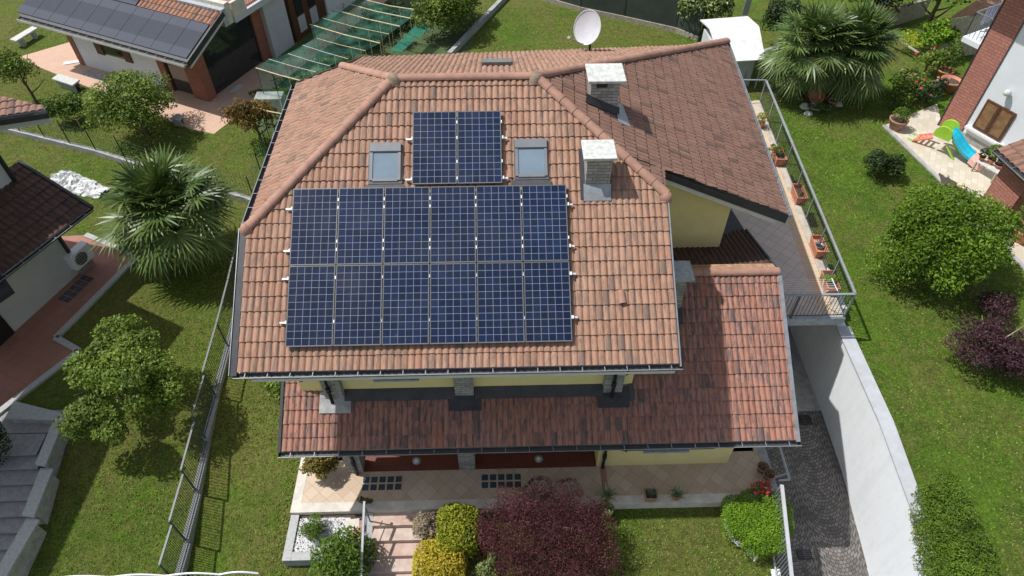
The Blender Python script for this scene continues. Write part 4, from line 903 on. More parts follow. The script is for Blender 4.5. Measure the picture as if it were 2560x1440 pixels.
for px, py, w, h, lab in ((2014, 1379, 0.42, 0.34, 'square drain grate in the cobbles near the front of the ramp'), (2003, 1055, 0.5, 0.45, 'square dark drain grate beside the house roof corner')):
    q = at(px, py, -2.2); t = thing('drain_grate', lab, 'drain', (q.x, q.y, rz(q.y)+0.004), group='drain grates in the ramp')
    MB().span(-w/2, w/2, -h/2, h/2, 0.0, 0.006).build('pit', M['dark'], t, local=True)
    mb = MB()
    for i in range(5): mb.span(-w/2+0.03, w/2-0.03, -h/2+0.03+i*(h-0.06)/5, -h/2+0.05+i*(h-0.06)/5, 0.007, 0.016)
    mb.span(-0.02, 0.02, -h/2, h/2, 0.0165, 0.02); mb.build('grate_bars', M['gutter'], t, local=True)

# ------------------------------------------------------------------ raised terrace
TE = lambda y: 14.86+(y-4.08)*0.0556      # right edge of the terrace
M['kerb_beige'] = mat('worn_beige_kerb', (0.46, 0.41, 0.34), 0.85, 0.15, 4, bump=0.15)
t = thing('terrace', 'tiled roof terrace over the garage with pale tile border', 'terrace', (13.5, 8, 1.5))
zt2 = 1.6
MB().prism([(XE-0.2, 4.12, zt2), (TE(4.12)-0.62, 4.12, zt2), (TE(15.8)-0.62, 15.8, zt2), (XE, 15.8, zt2)], dz=0.25).build('floor', M['terrace'], t)
MB().prism([(TE(4.12)-0.619, 4.12, zt2+0.004), (TE(4.12)-0.22, 4.12, zt2+0.004), (TE(15.8)-0.22, 15.8, zt2+0.004), (TE(15.8)-0.619, 15.8, zt2+0.004)], dz=0.254).build('border', M['terrace_border'], t)
MB().prism([(TE(4.12)-0.219, 4.12, zt2+0.03), (TE(4.12)+0.06, 4.12, zt2+0.03), (TE(15.8)+0.06, 15.8, zt2+0.03), (TE(15.8)-0.219, 15.8, zt2+0.03)], dz=0.28).build('edge_kerb', M['kerb_beige'], t)
MB().prism([(XE-0.2, 3.95, zt2+0.01), (TE(4.0)+0.06, 3.95, zt2+0.01), (TE(4.0)+0.06, 4.119, zt2+0.01), (XE-0.2, 4.119, zt2+0.01)], dz=0.30).build('edge_kerb', M['slab_grey'], t)
MB().prism([(15.08, 4.6, zt2-0.29), (15.3, 4.6, zt2-0.29), (15.45, 15.8, zt2-0.29), (15.2, 15.8, zt2-0.29)], z0=0.5).build('side_wall', M['white'], t)
MB().span(XE-0.2, 15.5, 13.6, 13.8, -2.5, zt2-0.26).build('back_wall', M['dark'], t)
t = thing('terrace_railing', 'dark grey steel railing round the raised terrace', 'railing', (14.9, 4.1, zt2))
pa, pb, pc = Vector((TE(4.02), 4.02, zt2+1.02)), Vector((TE(15.7), 15.7, zt2+1.02)), Vector((11.95, 4.02, zt2+1.02))
MB().bar(pa, pb, 0.07, 0.035).build('top_rail', M['rail_grey'], t); MB().bar(pc, pa, 0.07, 0.035).build('top_rail', M['rail_grey'], t)
MB().bar(pb, pb+Vector((-0.9, 0.05, 0)), 0.05, 0.035).build('top_rail', M['rail_grey'], t)
dn = Vector((0, 0, 1.0)); mb = MB(); mb2 = MB()
mb.bar(pa-Vector((0, 0, 0.92)), pb-Vector((0, 0, 0.92)), 0.025, 0.025)
for i in range(1, 98): q = pa+(pb-pa)*(i/98); mb.bar(q-Vector((0, 0, 0.018)), q-Vector((0, 0, 0.91)), 0.012, 0.012)
mb.build('balusters', M['rail_dark'], t)
mb2.bar(pc-Vector((0, 0, 0.92)), pa-Vector((0, 0, 0.92)), 0.025, 0.025)
for i in range(1, 26): q = pc+(pa-pc)*(i/26); mb2.bar(q-Vector((0, 0, 0.018)), q-Vector((0, 0, 0.91)), 0.012, 0.012)
mb2.build('balusters', M['rail_dark'], t)
for i in range(9): q = pa+(pb-pa)*(i/8); MB().bar(q-Vector((0, 0, 0.018)), q-Vector((-0.02, 0, 1.25)), 0.04, 0.04).build('post', M['rail_grey'], t)
q = pc+(pa-pc)*0.45; MB().bar(q-Vector((0, 0, 0.018)), q-Vector((0, 0.03, 1.25)), 0.06, 0.04).build('post', M['rail_dark'], t)
# laundry rack
t = thing('drying_rack', 'white folding laundry rack standing at the front of the terrace', 'laundry rack', (13.6, 4.5, zt2))
mb = MB()
for i in range(6): mb.bar((-0.85, -0.22+0.088*i, 0.92), (0.85, -0.22+0.088*i, 0.92), 0.006, 0.006)
mb.build('lines', M['white_plastic'], t, local=True)
for x in (-0.85, 0.85): MB().bar((x, -0.26, 0.92), (x, 0.26, 0.92), 0.02, 0.02).build('end_bar', M['white_plastic'], t, local=True)
for x in (-0.6, 0.6):
    for s in (-1, 1): MB().bar((x, 0.22*s, 0.91), (x, -0.3*s, 0.0), 0.02, 0.02).build('leg', M['white_plastic'], t, local=True)
# trough planters
def trough(label, px, py, rzz, fill, lw=(0.80, 0.38)):
    q = at(px, py, zt2+0.2); t = thing('trough_planter', label, 'planter', (q.x, q.y, zt2+0.036), rzz, 'terracotta troughs along the terrace edge')
    l, w = lw; h = 0.34; mb = MB()
    def ring(a, b2, z): return [(-a/2, -b2/2, z), (a/2, -b2/2, z), (a/2, b2/2, z), (-a/2, b2/2, z)]
    rs = [ring(l*0.82, w*0.78, 0), ring(l*0.97, w*0.95, h-0.05), ring(l, w, h-0.05), ring(l, w, h), ring(l*0.93, w*0.86, h), ring(l*0.90, w*0.82, h-0.16 if fill != 'full' else h-0.05)]
    vs = [p for r in rs for p in r]; fs = [(0, 3, 2, 1)]
    for i in range(len(rs)-1): fs += [(i*4+k, i*4+(k+1) % 4, (i+1)*4+(k+1) % 4, (i+1)*4+k) for k in range(4)]
    mb.add(vs, fs); mb.build('trough', M['terra'], t, local=True, fix=False)
    s = h-0.165 if fill != 'full' else h-0.055
    MB().add(ring(l*0.90, w*0.82, s+0.003), [(0, 1, 2, 3)]).build('soil', M['soil'] if fill != 'empty' else M['terra'], t, local=True, fix=False)
    MB().span(-l*0.46, l*0.46, -w*0.46, w*0.46, -0.03, -0.002).build('saucer', M['terra_old'], t, local=True)
    return t, q
rzp = R(90-3.2)
t, q = trough('rearmost terracotta trough with a tangle of wispy green plants', 1946, 392, rzp, 'full')
leaves('plants', L['laurel'], t, [((q.x-0.03, q.y+0.15, zt2+0.55), (0.16, 0.36, 0.28))], 420, 0.07, 11)
t, q = trough('nearly empty terracotta trough with one small green sprout', 1997, 487, rzp, 'part')
leaves('plants', L['bush'], t, [((q.x, q.y-0.1, zt2+0.24), (0.08, 0.16, 0.06))], 60, 0.07, 12)
t, q = trough('terracotta trough holding a round grey bowl', 2046, 618, rzp, 'empty')
qb = Vector((q.x, q.y, zt2+0.20))
tb = thing('bowl', 'round grey plastic bowl lying in a terracotta trough', 'bowl', qb)
MB().lathe([(0.0, 0.012), (0.10, 0.012), (0.14, 0.11), (0.155, 0.115), (0.155, 0.10), (0.11, 0.0), (0.0, 0.0)], (0, 0, 0), 24).build('bowl_body', M['zinc'], tb, local=True, fix=False)
MB().disc((0, 0, 0.06), 0.118, 24).build('water', M['dark_glass'], tb, local=True, fix=False)
t, q = trough('front terracotta trough with green seedlings at the terrace corner', 2073, 708, rzp, 'full')
leaves('plants', L['bright'], t, [((q.x, q.y+0.02, zt2+0.40), (0.15, 0.36, 0.10))], 330, 0.06, 13)
q = at(1900, 318, zt2); t = thing('potted_bush', 'small round yellow green bush on the far end of the terrace', 'plant', (q.x, q.y, zt2))
MB().lathe([(0.0, 0.0), (0.10, 0.0), (0.14, 0.22), (0.15, 0.22), (0.15, 0.25), (0.12, 0.25), (0.12, 0.20), (0, 0.20)], (0, 0, 0), 18).build('pot', M['terra'], t, local=True, fix=False)
leaves('crown', L['yelgreen'], t, [((q.x, q.y, zt2+0.42), (0.25, 0.25, 0.24))], 500, 0.06, 14)

# ------------------------------------------------------------------ left boundary fence, stepping down towards the street
t = thing('metal_fence', 'stepped grey bar fence on a low stone wall between the two front lawns', 'fence', (-3.8, 0, 0))
fb = [(607, 640), (590, 760), (575, 880), (547, 998), (525, 1110), (497, 1232), (470, 1362), (441, 1490)]
ft = [(617, 560), (585, 720), (556, 835), (506, 930), (480, 1043), (452, 1175), (423, 1303), (398, 1412)]
fp = [at(px, py, 0.0) for px, py in fb]
zf = [0.18, 0.18, 0.18, 0.04, -0.18, -0.36, -0.54]
base = [Vector((-4.38, 8.6, 0)), Vector((-4.18, 6.3, 0)), Vector((-4.06, 4.5, 0))]+[at(px, py, z+1.12) for (px, py), z in zip(ft[3:], (0.18, 0.0, -0.18, -0.36, -0.54))]
base = [Vector((q.x, q.y, 0)) for q in base]
for i in range(7):
    a, b2 = base[i], base[i+1]; z0 = zf[i]; z1 = z0+1.12
    d = (b2-a).normalized(); a2 = a+d*0.02; b3 = b2-d*0.02
    MB().prism([a+Vector((-0.09, 0, z0)), b2+Vector((-0.09, 0, z0)), b2+Vector((0.09, 0, z0)), a+Vector((0.09, 0, z0))], z0=-1.6).build('base_wall', M['drystone'], t)
    MB().bar(Vector((a2.x, a2.y, z1)), Vector((b3.x, b3.y, z1)), 0.05, 0.03).build('top_rail', M['fence_grey'], t)
    mb = MB(); mb.bar(Vector((a2.x, a2.y, z0+0.07)), Vector((b3.x, b3.y, z0+0.07)), 0.025, 0.025)
    nb = 18
    for k in range(1, nb): q = a2+(b3-a2)*(k/nb); mb.bar(q+Vector((0, 0, z0+0.08)), q+Vector((0, 0, z1-0.016)), 0.011, 0.011)
    mb.build('balusters', M['rail_dark'], t)
    MB().bar(Vector((b2.x, b2.y, z0-0.02 if i < 6 else z0)), Vector((b2.x, b2.y, z1+0.01)), 0.045, 0.045).build('post', M['rail_dark'], t)
# white arched street fence at the bottom edge
t = thing('arched_fence', 'white metal street fence with arched top rails at the bottom edge of the photo', 'fence', (-5, -3.2, -0.7))
arcs = [((135, 1442), (204, 1424), (275, 1436)), ((278, 1436), (330, 1428), (413, 1438)), ((416, 1438), (472, 1432), (536, 1440)), ((548, 1440), (590, 1435), (645, 1444))]
ax = [at(a[0][0], 1440, 0.15).x for a in arcs]+[at(645, 1440, 0.15).x]; ya = at(400, 1440, 0.15).y
for i in range(4):
    x0, x1 = ax[i]+0.01, ax[i+1]-0.01; pts = []
    for k in range(13): f = k/12; pts.append((x0+(x1-x0)*f, ya, 0.15+0.13*math.sin(math.pi*f)))
    MB().tube(pts, 0.025, 8).build('top_rail', M['white_plastic'], t)
    mb = MB()
    for k in range(1, 11): f = k/11; x = x0+(x1-x0)*f; mb.bar((x, ya, 0.13+0.13*math.sin(math.pi*f)), (x, ya, -0.75), 0.012, 0.012)
    mb.build('balusters', M['white_plastic'], t); MB().bar((x0, ya, 0.17), (x0, ya, -0.9), 0.05, 0.05).build('post', M['zinc_light'], t)

# ------------------------------------------------------------------ green wire fence across the left gardens
def wire_fence(label, pts, h, nposts, wallh=0.0, m='net'):
    t = thing('wire_fence', label, 'fence', pts[0])
    for (a, b2), n in zip(zip(pts[:-1], pts[1:]), nposts):
        a, b2 = Vector(a), Vector(b2)
        for k in range(n+1):
            q = a+(b2-a)*(k/n); MB().tube([q-Vector((0, 0, 0.05)), q+Vector((0, 0, h))], 0.022, 6).build('post', M['black'], t)
        u = Vector((0, 0, 1)); mb = MB(); nw = int((b2-a).length/0.16)
        for k in range(1, 8): mb.bar(a+u*h*k/8, b2+u*h*k/8, 0.006, 0.006)
        for k in range(1, nw): q = a+(b2-a)*k/nw; mb.bar(q+u*(wallh), q+u*h*0.98, 0.006, 0.006)
        mb.build('wire_mesh', M['wire'], t, fix=False)
        if wallh: sd = (b2-a).normalized().cross(u)*0.09; MB().prism([a+sd+u*wallh, b2+sd+u*wallh, b2-sd+u*wallh, a-sd+u*wallh], z0=-0.4).build('base_wall', M['concrete'], t)
    return t
M['wire'] = mat('green_coated_wire', (0.025, 0.12, 0.05), 0.6, 0.1, 4)
wire_fence('green wire fence on a concrete kerb running behind the left palm', [(-18.5, 17.4, 0), (-12.2, 15.0, 0), (-4.83, 11.59, 0)], 1.36, [5, 5], 0.22)
wire_fence('short green wire fence between the russet tree and the house', [(-4.83, 11.59, 0), (-5.0, 16.2, 0)], 1.3, [3], 0.12)

# ------------------------------------------------------------------ low house at upper left with striped solar roof
nb_ = thing('neighbour_house', 'white house at upper left with striped solar roof, balcony and dark glazed porch', 'house', (-12, 21, 0))
A = Vector((-8.58, 18.86, 0)); B = Vector((-15.86, 22.43, 0)); fd = (B-A).normalized(); bd = Vector((-fd.y, fd.x, 0)); bd = -bd if bd.y < 0 else bd
P_ = lambda s, d, z: tuple(A+fd*s+bd*d+Vector((0, 0, z)))
Lf = (B-A).length
def slabP(par, nm, m, s0, s1, d0, d1, z0, z1): return MB().prism([P_(s0, d0, z1), P_(s1, d0, z1), P_(s1, d1, z1), P_(s0, d1, z1)], z0=z0).build(nm, m, par)
ze = 2.55; sl_ = 0.40
zr_ = lambda d: ze+sl_*(d+0.85)
sR = -0.15
# front wall with brick piers, window and glazed corner
slabP(nb_, 'wall', M['white'], 2.5, Lf-0.35, 0.0, 0.25, 0, 2.85)
slabP(nb_, 'brick_pier', M['brick'], Lf-0.349, Lf, -0.03, 0.3, 0, 2.85)
slabP(nb_, 'brick_pier', M['brick'], 2.1, 2.499, -0.03, 0.3, 0, 2.85)
slabP(nb_, 'brick_pier', M['brick'], 0.0, 0.85, -0.03, 0.5, 0, 2.7)
slabP(nb_, 'glazing', M['dark_glass'], 0.851, 2.099, 0.08, 0.12, 0.1, 2.8)
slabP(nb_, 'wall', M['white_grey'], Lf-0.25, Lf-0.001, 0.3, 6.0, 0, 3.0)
w0 = (atx(0, 0, 0), 0)
slabP(nb_, 'window', M['dark_glass'], 4.55, 5.85, -0.012, -0.002, 1.05, 2.5)
slabP(nb_, 'shutter', M['wood'], 4.1, 4.53, -0.07, -0.015, 1.0, 2.5); slabP(nb_, 'shutter', M['wood'], 5.87, 6.3, -0.07, -0.015, 1.0, 2.5)
# roof
TA_ = P_(sR-0.45, -0.85, ze); TB_ = P_(Lf+1.35, -0.85, ze); TC_ = P_(Lf+1.35, 1.75, zr_(1.75)); TD_ = P_(sR-0.45, 1.75, zr_(1.75))
tiled('roof', [P_(sR-0.36, 1.03, zr_(1.03)), P_(3.75, 1.03, zr_(1.03)), P_(3.75, 1.72, zr_(1.72)), P_(sR-0.38, 1.72, zr_(1.72))], M['tile_old'], nb_, (bd.x, bd.y), tw=0.235, g=0.36, amp=0.06)
MB().prism([TA_, TB_, TC_, TD_], dz=0.14).build('roof_deck', M['fascia_dark'], nb_)
MB().bar(Vector(P_(sR-0.5, -0.9, ze-0.06)), Vector(P_(sR-0.5, 1.78, zr_(1.78)-0.06)), 0.05, 0.26).build('barge_board', M['fascia_dark'], nb_)
MB().bar(Vector(P_(sR-0.545, -0.88, ze-0.22)), Vector(P_(sR-0.545, 1.78, zr_(1.78)-0.22)), 0.03, 0.08).build('barge_board', M['lightstone'], nb_)
gutter(nb_, P_(sR-0.5, -0.86, ze-0.05), P_(Lf+1.35, -0.86, ze-0.05), tuple(-bd), nb=20, w=0.15)
MB().bar(Vector(P_(sR-0.4, -1.03, ze-0.12)), Vector(P_(Lf+1.35, -1.03, ze-0.12)), 0.03, 0.10).build('fascia', M['lightstone'], nb_)
slabP(nb_, 'parapet', M['slab_grey'], sR-0.40, 8.0, 1.76, 2.02, 2.9, zr_(1.8)+0.05)
slabP(nb_, 'parapet', M['lightstone'], sR-0.40, 8.0, 2.021, 2.30, 2.9, zr_(1.8)+0.22)
# solar glass sheets on that roof: two bands
pr = None
names = []
for row, (d0, d1, s0, n) in enumerate(((-0.72, 1.0, sR-0.30, 9),)):
    for i in range(n+1):
        s = s0+i*1.02
        lab = ['rightmost', 'second from right', 'third from right', 'fourth from right', 'fifth from right', 'sixth from right', 'fourth from left', 'third from left', 'second from left', 'leftmost'][i]+' striped dark solar sheet on the low roof at upper left'
        t = thing('striped_solar_panel', lab, 'solar panel', P_(s, d0, zr_(d0)+0.05), group='striped solar sheets on the neighbour roof')
        pts = [Vector(P_(s+1.0, d0, zr_(d0)+0.05)), Vector(P_(s, d0, zr_(d0)+0.05)), Vector(P_(s, d1, zr_(d1)+0.05)), Vector(P_(s+1.0, d1, zr_(d1)+0.05))]
        quad_uv('striped_glass', [q-WL[t.name]+Vector((0, 0, 0.003)) for q in pts], M['thinfilm'], t)
        MB().prism(pts, dz=0.035).build('frame', M['frame_dark'], t)
for i in range(4):
    s = 3.80+i*1.02; d0, d1 = 1.05, 1.74
    t = thing('striped_solar_panel', ['rightmost', 'second from right', 'second from left', 'leftmost'][i]+' short striped solar sheet above the longer ones, left of the orange tiles', 'solar panel', P_(s, d0, zr_(d0)+0.05), group='striped solar sheets on the neighbour roof')
    pts = [Vector(P_(s+1.0, d0, zr_(d0)+0.05)), Vector(P_(s, d0, zr_(d0)+0.05)), Vector(P_(s, d1, zr_(d1)+0.05)), Vector(P_(s+1.0, d1, zr_(d1)+0.05))]
    quad_uv('striped_glass', [q-WL[t.name]+Vector((0, 0, 0.003)) for q in pts], M['thinfilm'], t); MB().prism(pts, dz=0.034).build('frame', M['frame_dark'], t)
# right flank: glazed porch, balcony above, tall wall with french windows
slabP(nb_, 'porch_glazing', M['dark_glass'], 0.10, 0.16, 0.5, 3.9, 0.05, 2.75)
slabP(nb_, 'brick_pier', M['brick'], 0.0, 0.4, 3.9, 4.5, 0, 2.75)
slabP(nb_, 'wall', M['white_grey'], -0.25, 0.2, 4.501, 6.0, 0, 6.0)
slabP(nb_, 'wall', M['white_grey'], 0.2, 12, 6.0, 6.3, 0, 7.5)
slabP(nb_, 'balcony_slab', M['white_grey'], -0.62, 3.6, 2.35, 6.0, 2.85, 3.12)
slabP(nb_, 'balcony_floor', M['terra_floor'], -0.45, 3.6, 3.2, 5.98, 3.121, 3.14)
slabP(nb_, 'balcony_wall', M['lightstone'], -0.62, -0.46, 2.35, 3.2, 3.12, 3.75)
# balcony railing
mb = MB(); r0, r1 = Vector(P_(-0.56, 3.2, 4.05)), Vector(P_(-0.56, 5.9, 4.05))
mb.bar(r0, r1, 0.05, 0.03).bar(r0-Vector((0, 0, 0.8)), r1-Vector((0, 0, 0.8)), 0.03, 0.03)
for i in range(1, 20): q = r0+(r1-r0)*(i/20); mb.bar(q, q-Vector((0, 0, 0.8)), 0.014, 0.014)
mb.build('balcony_railing', M['black'], nb_)
# french windows on the flank beyond
slabP(nb_, 'wall', M['wood'], -0.2, 0.1, 6.31, 9.0, 0, 3.0)
for d in (6.7, 7.7): slabP(nb_, 'french_window', M['white_grey'], -0.23, -0.205, d, d+0.55, 0.3, 1.1); slabP(nb_, 'french_window', M['dark_glass'], -0.23, -0.205, d, d+0.55, 1.2, 2.4)
slabP(nb_, 'wall', M['white'], -0.3, 0.2, 9.001, 14.5, 0, 6.0)
slabP(nb_, 'roof_deck', M['tile_dark'], -0.9, 12, 6.31, 14.5, 6.0, 6.2)
# pavement of that house
struct(MB().prism([P_(-0.75, -2.05, 0.02), P_(Lf+3.4, -0.9, 0.02), P_(Lf+1.0, 3.9, 0.02), P_(-0.75, 3.9, 0.02)], dz=0.2).build('pink_pavement', M['pink_floor']))
pv = [at(543, 313, 0.02), at(410, 268, 0.02), at(30, 150, 0.02), at(158, 74, 0.02), at(203, 165, 0.02), at(525, 252, 0.02), at(860, 0, 0.02), at(905, 0, 0.02)]
struct(MB().prism([P_(-1.9, -1.9, 0.018), P_(-0.751, -2.04, 0.018), P_(-0.751, 15.0, 0.018), P_(-1.9, 15.0, 0.018)], dz=0.2).build('pink_pavement', M['pink_floor']))
q = at(183, 156, 0.02); tag(MB().box((q.x, q.y, 0.04), (0.85, 0.28, 0.03), R(18)).build('white_plank', M['white_plastic'], bevel=0.01), 'short white plank lying on the pink pavement', 'plank')
q = at(575, 203, 0.03); tag(MB().box((-7.62, 19.9, 0.05), (0.7, 0.25, 0.04), R(70)).build('door_mat', M['slab']), 'pale mat in front of the dark glazed porch', 'mat')
block_lab = 'glass blocks in the pink pavement by the white house wall'
q = at(236, 190, 0.02); t = thing('glass_block_grid', block_lab, 'floor light', (q.x, q.y, 0.021), math.atan2(fd.y, fd.x), 'glass block grids in the patio floor'); p0 = None
for i in range(6):
    for j in range(2):
        o = p0.copy() if p0 else MB().span(0, 0.22, 0, 0.2, 0.0, 0.012).build('glass_block', M['slab_grey'], t, local=True)
        if p0: COL.objects.link(o); o.parent = t
        p0 = p0 or o; o.location = (-0.8+0.27*i, -0.27+0.26*j, 0)
def bench(label, pts, h, m, legm):
    a, b2, c, d = [at(px, py, h) for px, py in pts]; cen = (a+b2+c+d)/4; t = thing('stone_bench', label, 'bench', (cen.x, cen.y, 0), group='stone benches in the upper left garden')
    MB().prism([a, b2, c, d], dz=0.08).build('seat', m, t, bevel=0.01)
    for f in (0.14, 0.74):
        p, q = a+(b2-a)*f, d+(c-d)*f; r, s = a+(b2-a)*(f+0.14), d+(c-d)*(f+0.14); k = lambda v: cen+(v-cen)*0.92
        MB().prism([k(p)-Vector((0, 0, .081)), k(r)-Vector((0, 0, .081)), k(s)-Vector((0, 0, .081)), k(q)-Vector((0, 0, .081))], z0=-0.02).build('leg', legm, t)
bench('long white stone bench on the grass at the top left corner', [(24, 98), (80, 65), (94, 69), (40, 102)], 0.45, M['slab'], M['concrete'])
bench('short white stone bench beside the pink pavement', [(129, 196), (146, 184), (199, 199), (181, 213)], 0.45, M['slab'], M['concrete'])
bench('grey stone bench half hidden behind the big round bush', [(425, 296), (440, 284), (458, 287), (447, 301)], 0.40, M['slab_grey'], M['concrete'])
q = at(9, 152, 0.02); tag(MB().box((q.x, q.y, 0.03), (0.55, 0.55, 0.05), R(30)).build('stepping_slab', M['slab'], bevel=0.01), 'pale square slab in the grass at the far left edge', 'stone slab')

# ------------------------------------------------------------------ netted vegetable garden
struct(MB().prism([at(640, 330, 0.006), at(700, 330, 0.006), at(1180, 120, 0.006), at(1180, -60, 0.006), at(960, -60, 0.006), at(640, 190, 0.006)], dz=0.1).build('garden_soil', M['weedy']))
NT = thing('netted_pergola', 'vegetable garden cage of green netting hung over bamboo poles', 'net cage', (-2.5, 19.5, 0))
pol = [((640, 170), (757, 203)), ((672, 148), (790, 180)), ((720, 134), (825, 165)), ((757, 113), (870, 147)), ((792, 96), (914, 127)), ((775, 61), (950, 108)), ((805, 45), (972, 85)), ((832, 23), (1000, 66)), ((857, 6), (1026, 46)), ((915, 0), (1035, 24)), ((622, 263), (706, 285))]
zn = 1.9; ends = []
for i, (a, b2) in enumerate(pol):
    p, q = at(*a, zn), at(*b2, zn)
    if i < 10: ends.append((p, q))
    m_ = (p+q)/2-Vector((0, 0, 0.06 if i > 4 else 0.03))
    MB().tube([p, m_, q], 0.028 if i in (0, 5, 7, 8, 9, 10) else 0.015, 6).build('bamboo_pole', M['bamboo'] if i not in (1, 2, 3) else M['zinc_light'], NT)
    for f in (0.0, 0.35, 0.7, 1.0):
        v = p+(q-p)*f; MB().tube([v, Vector((v.x, v.y, 0))], 0.012, 5).build('stake', M['black'] if f < 0.5 else M['bamboo'], NT)
mb = MB()
for (p, q), (r, s) in zip(ends[:-1], ends[1:]):
    pm, rm = (p+q)/2-Vector((0, 0, .05)), (r+s)/2-Vector((0, 0, .05)); mb.quad(p, pm, rm, r); mb.quad(pm, q, s, rm)
mb.build('roof_net', M['net'], NT, fix=False)
mb = MB(); mb2 = MB(); dz = Vector((0, 0, zn-0.02))
for (p, q), (r, s) in zip(ends[:-1], ends[1:]): mb.quad(p, r, r-dz, p-dz)
mb.quad(ends[0][0], ends[0][1], ends[0][1]-dz, ends[0][0]-dz)
mb.build('side_net', M['net'], NT, fix=False)
p, q, r, s = at(975, 126, 1.0), at(1040, 62, 1.0), at(1085, 62, 0.9), at(1003, 130, 0.9)
tag(MB().add([p, q, r, s], [(0, 1, 2, 3)]).build('shade_net', M['net_dense'], fix=False), 'band of dense green shade net along the vegetable garden edge', 'net')
for k, (px, py, n) in enumerate(((700, 245, 14), (760, 210, 14), (840, 165, 16), (900, 120, 16), (985, 70, 16), (960, 30, 14))):
    q = at(px, py, 0.0); t = shrub('vegetable_row', ['row of low vegetables nearest the plastic cold frame', 'second row of low vegetables under the net', 'third row of vegetables under the net, mid garden', 'fourth row of vegetables under the net', 'row of taller vegetables near the far bamboo poles', 'farthest row of vegetables beside the white wall'][k], 'plants', q, (1.3, 0.35, 0.3), L['bush'], 900, 0.12, 40+k, k=6, stem=False, group='vegetable rows under the net', zc=0.2)
for k, (px, py) in enumerate(((905, 128), (985, 112), (1010, 75), (945, 95))):
    q = at(px, py, 0.0); shrub('bean_plants', ['clump of climbing beans behind the roof corner', 'clump of climbing beans beside the dense shade net', 'clump of climbing beans near the tall back shrub', 'clump of climbing beans between bamboo poles'][k], 'plants', q, (0.8, 0.5, 0.8), L['dark'], 800, 0.13, 60+k, k=5, stem=False, group='bean plants in the net garden', zc=0.75)
a, b2 = at(662, 262, 0.0), at(700, 275, 0.0)
t = thing('cold_frame', 'small cold frame covered in clear plastic film beside the roof edge', 'cold frame', ((a.x+b2.x)/2, a.y, 0)); c = (a+b2)/2
for x in (-0.55, 0.0, 0.55):
    MB().tube([c+Vector((x, -0.4, 0)), c+Vector((x, -0.3, 0.6)), c+Vector((x, 0.3, 0.6)), c+Vector((x, 0.4, 0))], 0.015, 6).build('hoop', M['white_plastic'], t)
MB().add([c+Vector(v) for v in ((-.6, -.42, 0), (.6, -.42, 0), (.6, -.32, .62), (-.6, -.32, .62), (.6, .32, .62), (-.6, .32, .62), (.6, .42, 0), (-.6, .42, 0))], [(0, 1, 2, 3), (3, 2, 4, 5), (5, 4, 6, 7), (0, 3, 5, 7), (1, 6, 4, 2)]).build('film', M['film'], t, fix=False)

# ------------------------------------------------------------------ house at the left edge
LH = thing('dark_roof_house', 'white house at the left edge with dark brown tiled roofs', 'house', (-11.5, 7, 0))
c0 = Vector((-10.14, 8.05, 0)); c1 = Vector((-11.3, 5.1, 0)); wd = (c1-c0).normalized(); wn = Vector((-wd.y, wd.x, 0)); wn = -wn if wn.x > 0 else wn   # wn points into the house (to the left)
Q_ = lambda s, d, z: tuple(c0+wd*s+wn*d+Vector((0, 0, z)))
def slabQ(nm, m, s0, s1, d0, d1, z0, z1, par=None): return MB().prism([Q_(s0, d0, z1), Q_(s1, d0, z1), Q_(s1, d1, z1), Q_(s0, d1, z1)], z0=z0).build(nm, m, par or LH)
slabQ('wall', M['white_grey'], 0.0, 4.0, 0.0, 0.3, 0, 2.45)
slabQ('wall', M['white_grey'], 0.0, 0.25, 0.3, 3.2, 0, 2.45)
e0 = at(225, 520, 2.5); e1 = at(-60, 738, 2.5); k0 = at(97, 426, 3.55); k1_ = at(68, 462, 3.4)
ed = (e1-e0).normalized(); en = Vector((-ed.y, ed.x, 0)); en = -en if en.x > 0 else en
wdt = 2.55; rs_ = 0.42
U_ = lambda s, d: tuple(Vector((e0.x, e0.y, 2.5))+Vector((ed.x, ed.y, 0))*s+en*d+Vector((0, 0, rs_*d)))
tiled('roof', [U_(0, 0), U_(6.0, 0), U_(6.0, wdt), U_(0, wdt)], M['tile_dark'], LH, (en.x, en.y), tw=0.20, g=0.36)
underside('soffit', [U_(0.03, 0.03), U_(6.0, 0.03), U_(6.0, wdt), U_(0.03, wdt)], 0.14, M['white_grey'], LH)
gutter(LH, Vector(U_(0, 0))-Vector((0, 0, .03)), Vector(U_(6, 0))-Vector((0, 0, .03)), tuple(-en), nb=10, w=0.12)
MB().bar(Vector(U_(-0.05, -0.05)), Vector(U_(-0.05, wdt)), 0.09, 0.14).build('verge_flashing', M['fascia_dark'], LH)
# upper wall and upper roof
slabU = lambda nm, m, s0, s1, d0, d1, z0, z1: MB().prism([(*U_(s0, d0)[:2], z1), (*U_(s1, d0)[:2], z1), (*U_(s1, d1)[:2], z1), (*U_(s0, d1)[:2], z1)], z0=z0).build(nm, m, LH)
slabU('wall', M['white_grey'], 0.62, 12.0, 2.1, 2.4, 2.0, 6.1)
MB().bar((*U_(0.60, 2.07)[:2], 3.3), (*U_(0.60, 2.07)[:2], 6.2), 0.10, 0.10).build('downpipe', M['black'], LH)
r_a, r_b, r_c, r_d = at(112, 296, 6.0), at(0, 248, 6.5), at(-120, 262, 6.5), at(-120, 330, 6.0)
r_b2 = at(-4, 238, 6.6)
E0 = at(113, 275, 6.0); E1_ = at(0, 292, 6.0); d1_ = (E1_-E0).normalized(); Tl = at(0, 240, 6.2); Tr = at(109, 265, 6.05)
vt = (Tl-Tr); far = Tr+vt*5; rp = [tuple(E0), tuple(E0+d1_*6), tuple(far), tuple(Tr)]
u1_ = Vector((d1_.y, -d1_.x, 0)); u1_ = u1_ if u1_.y > 0 else -u1_
tiled('roof', rp, M['tile_brown'], LH, (u1_.x, u1_.y), tw=0.2, g=0.30)
underside('soffit', rp, 0.10, M['white_grey'], LH)
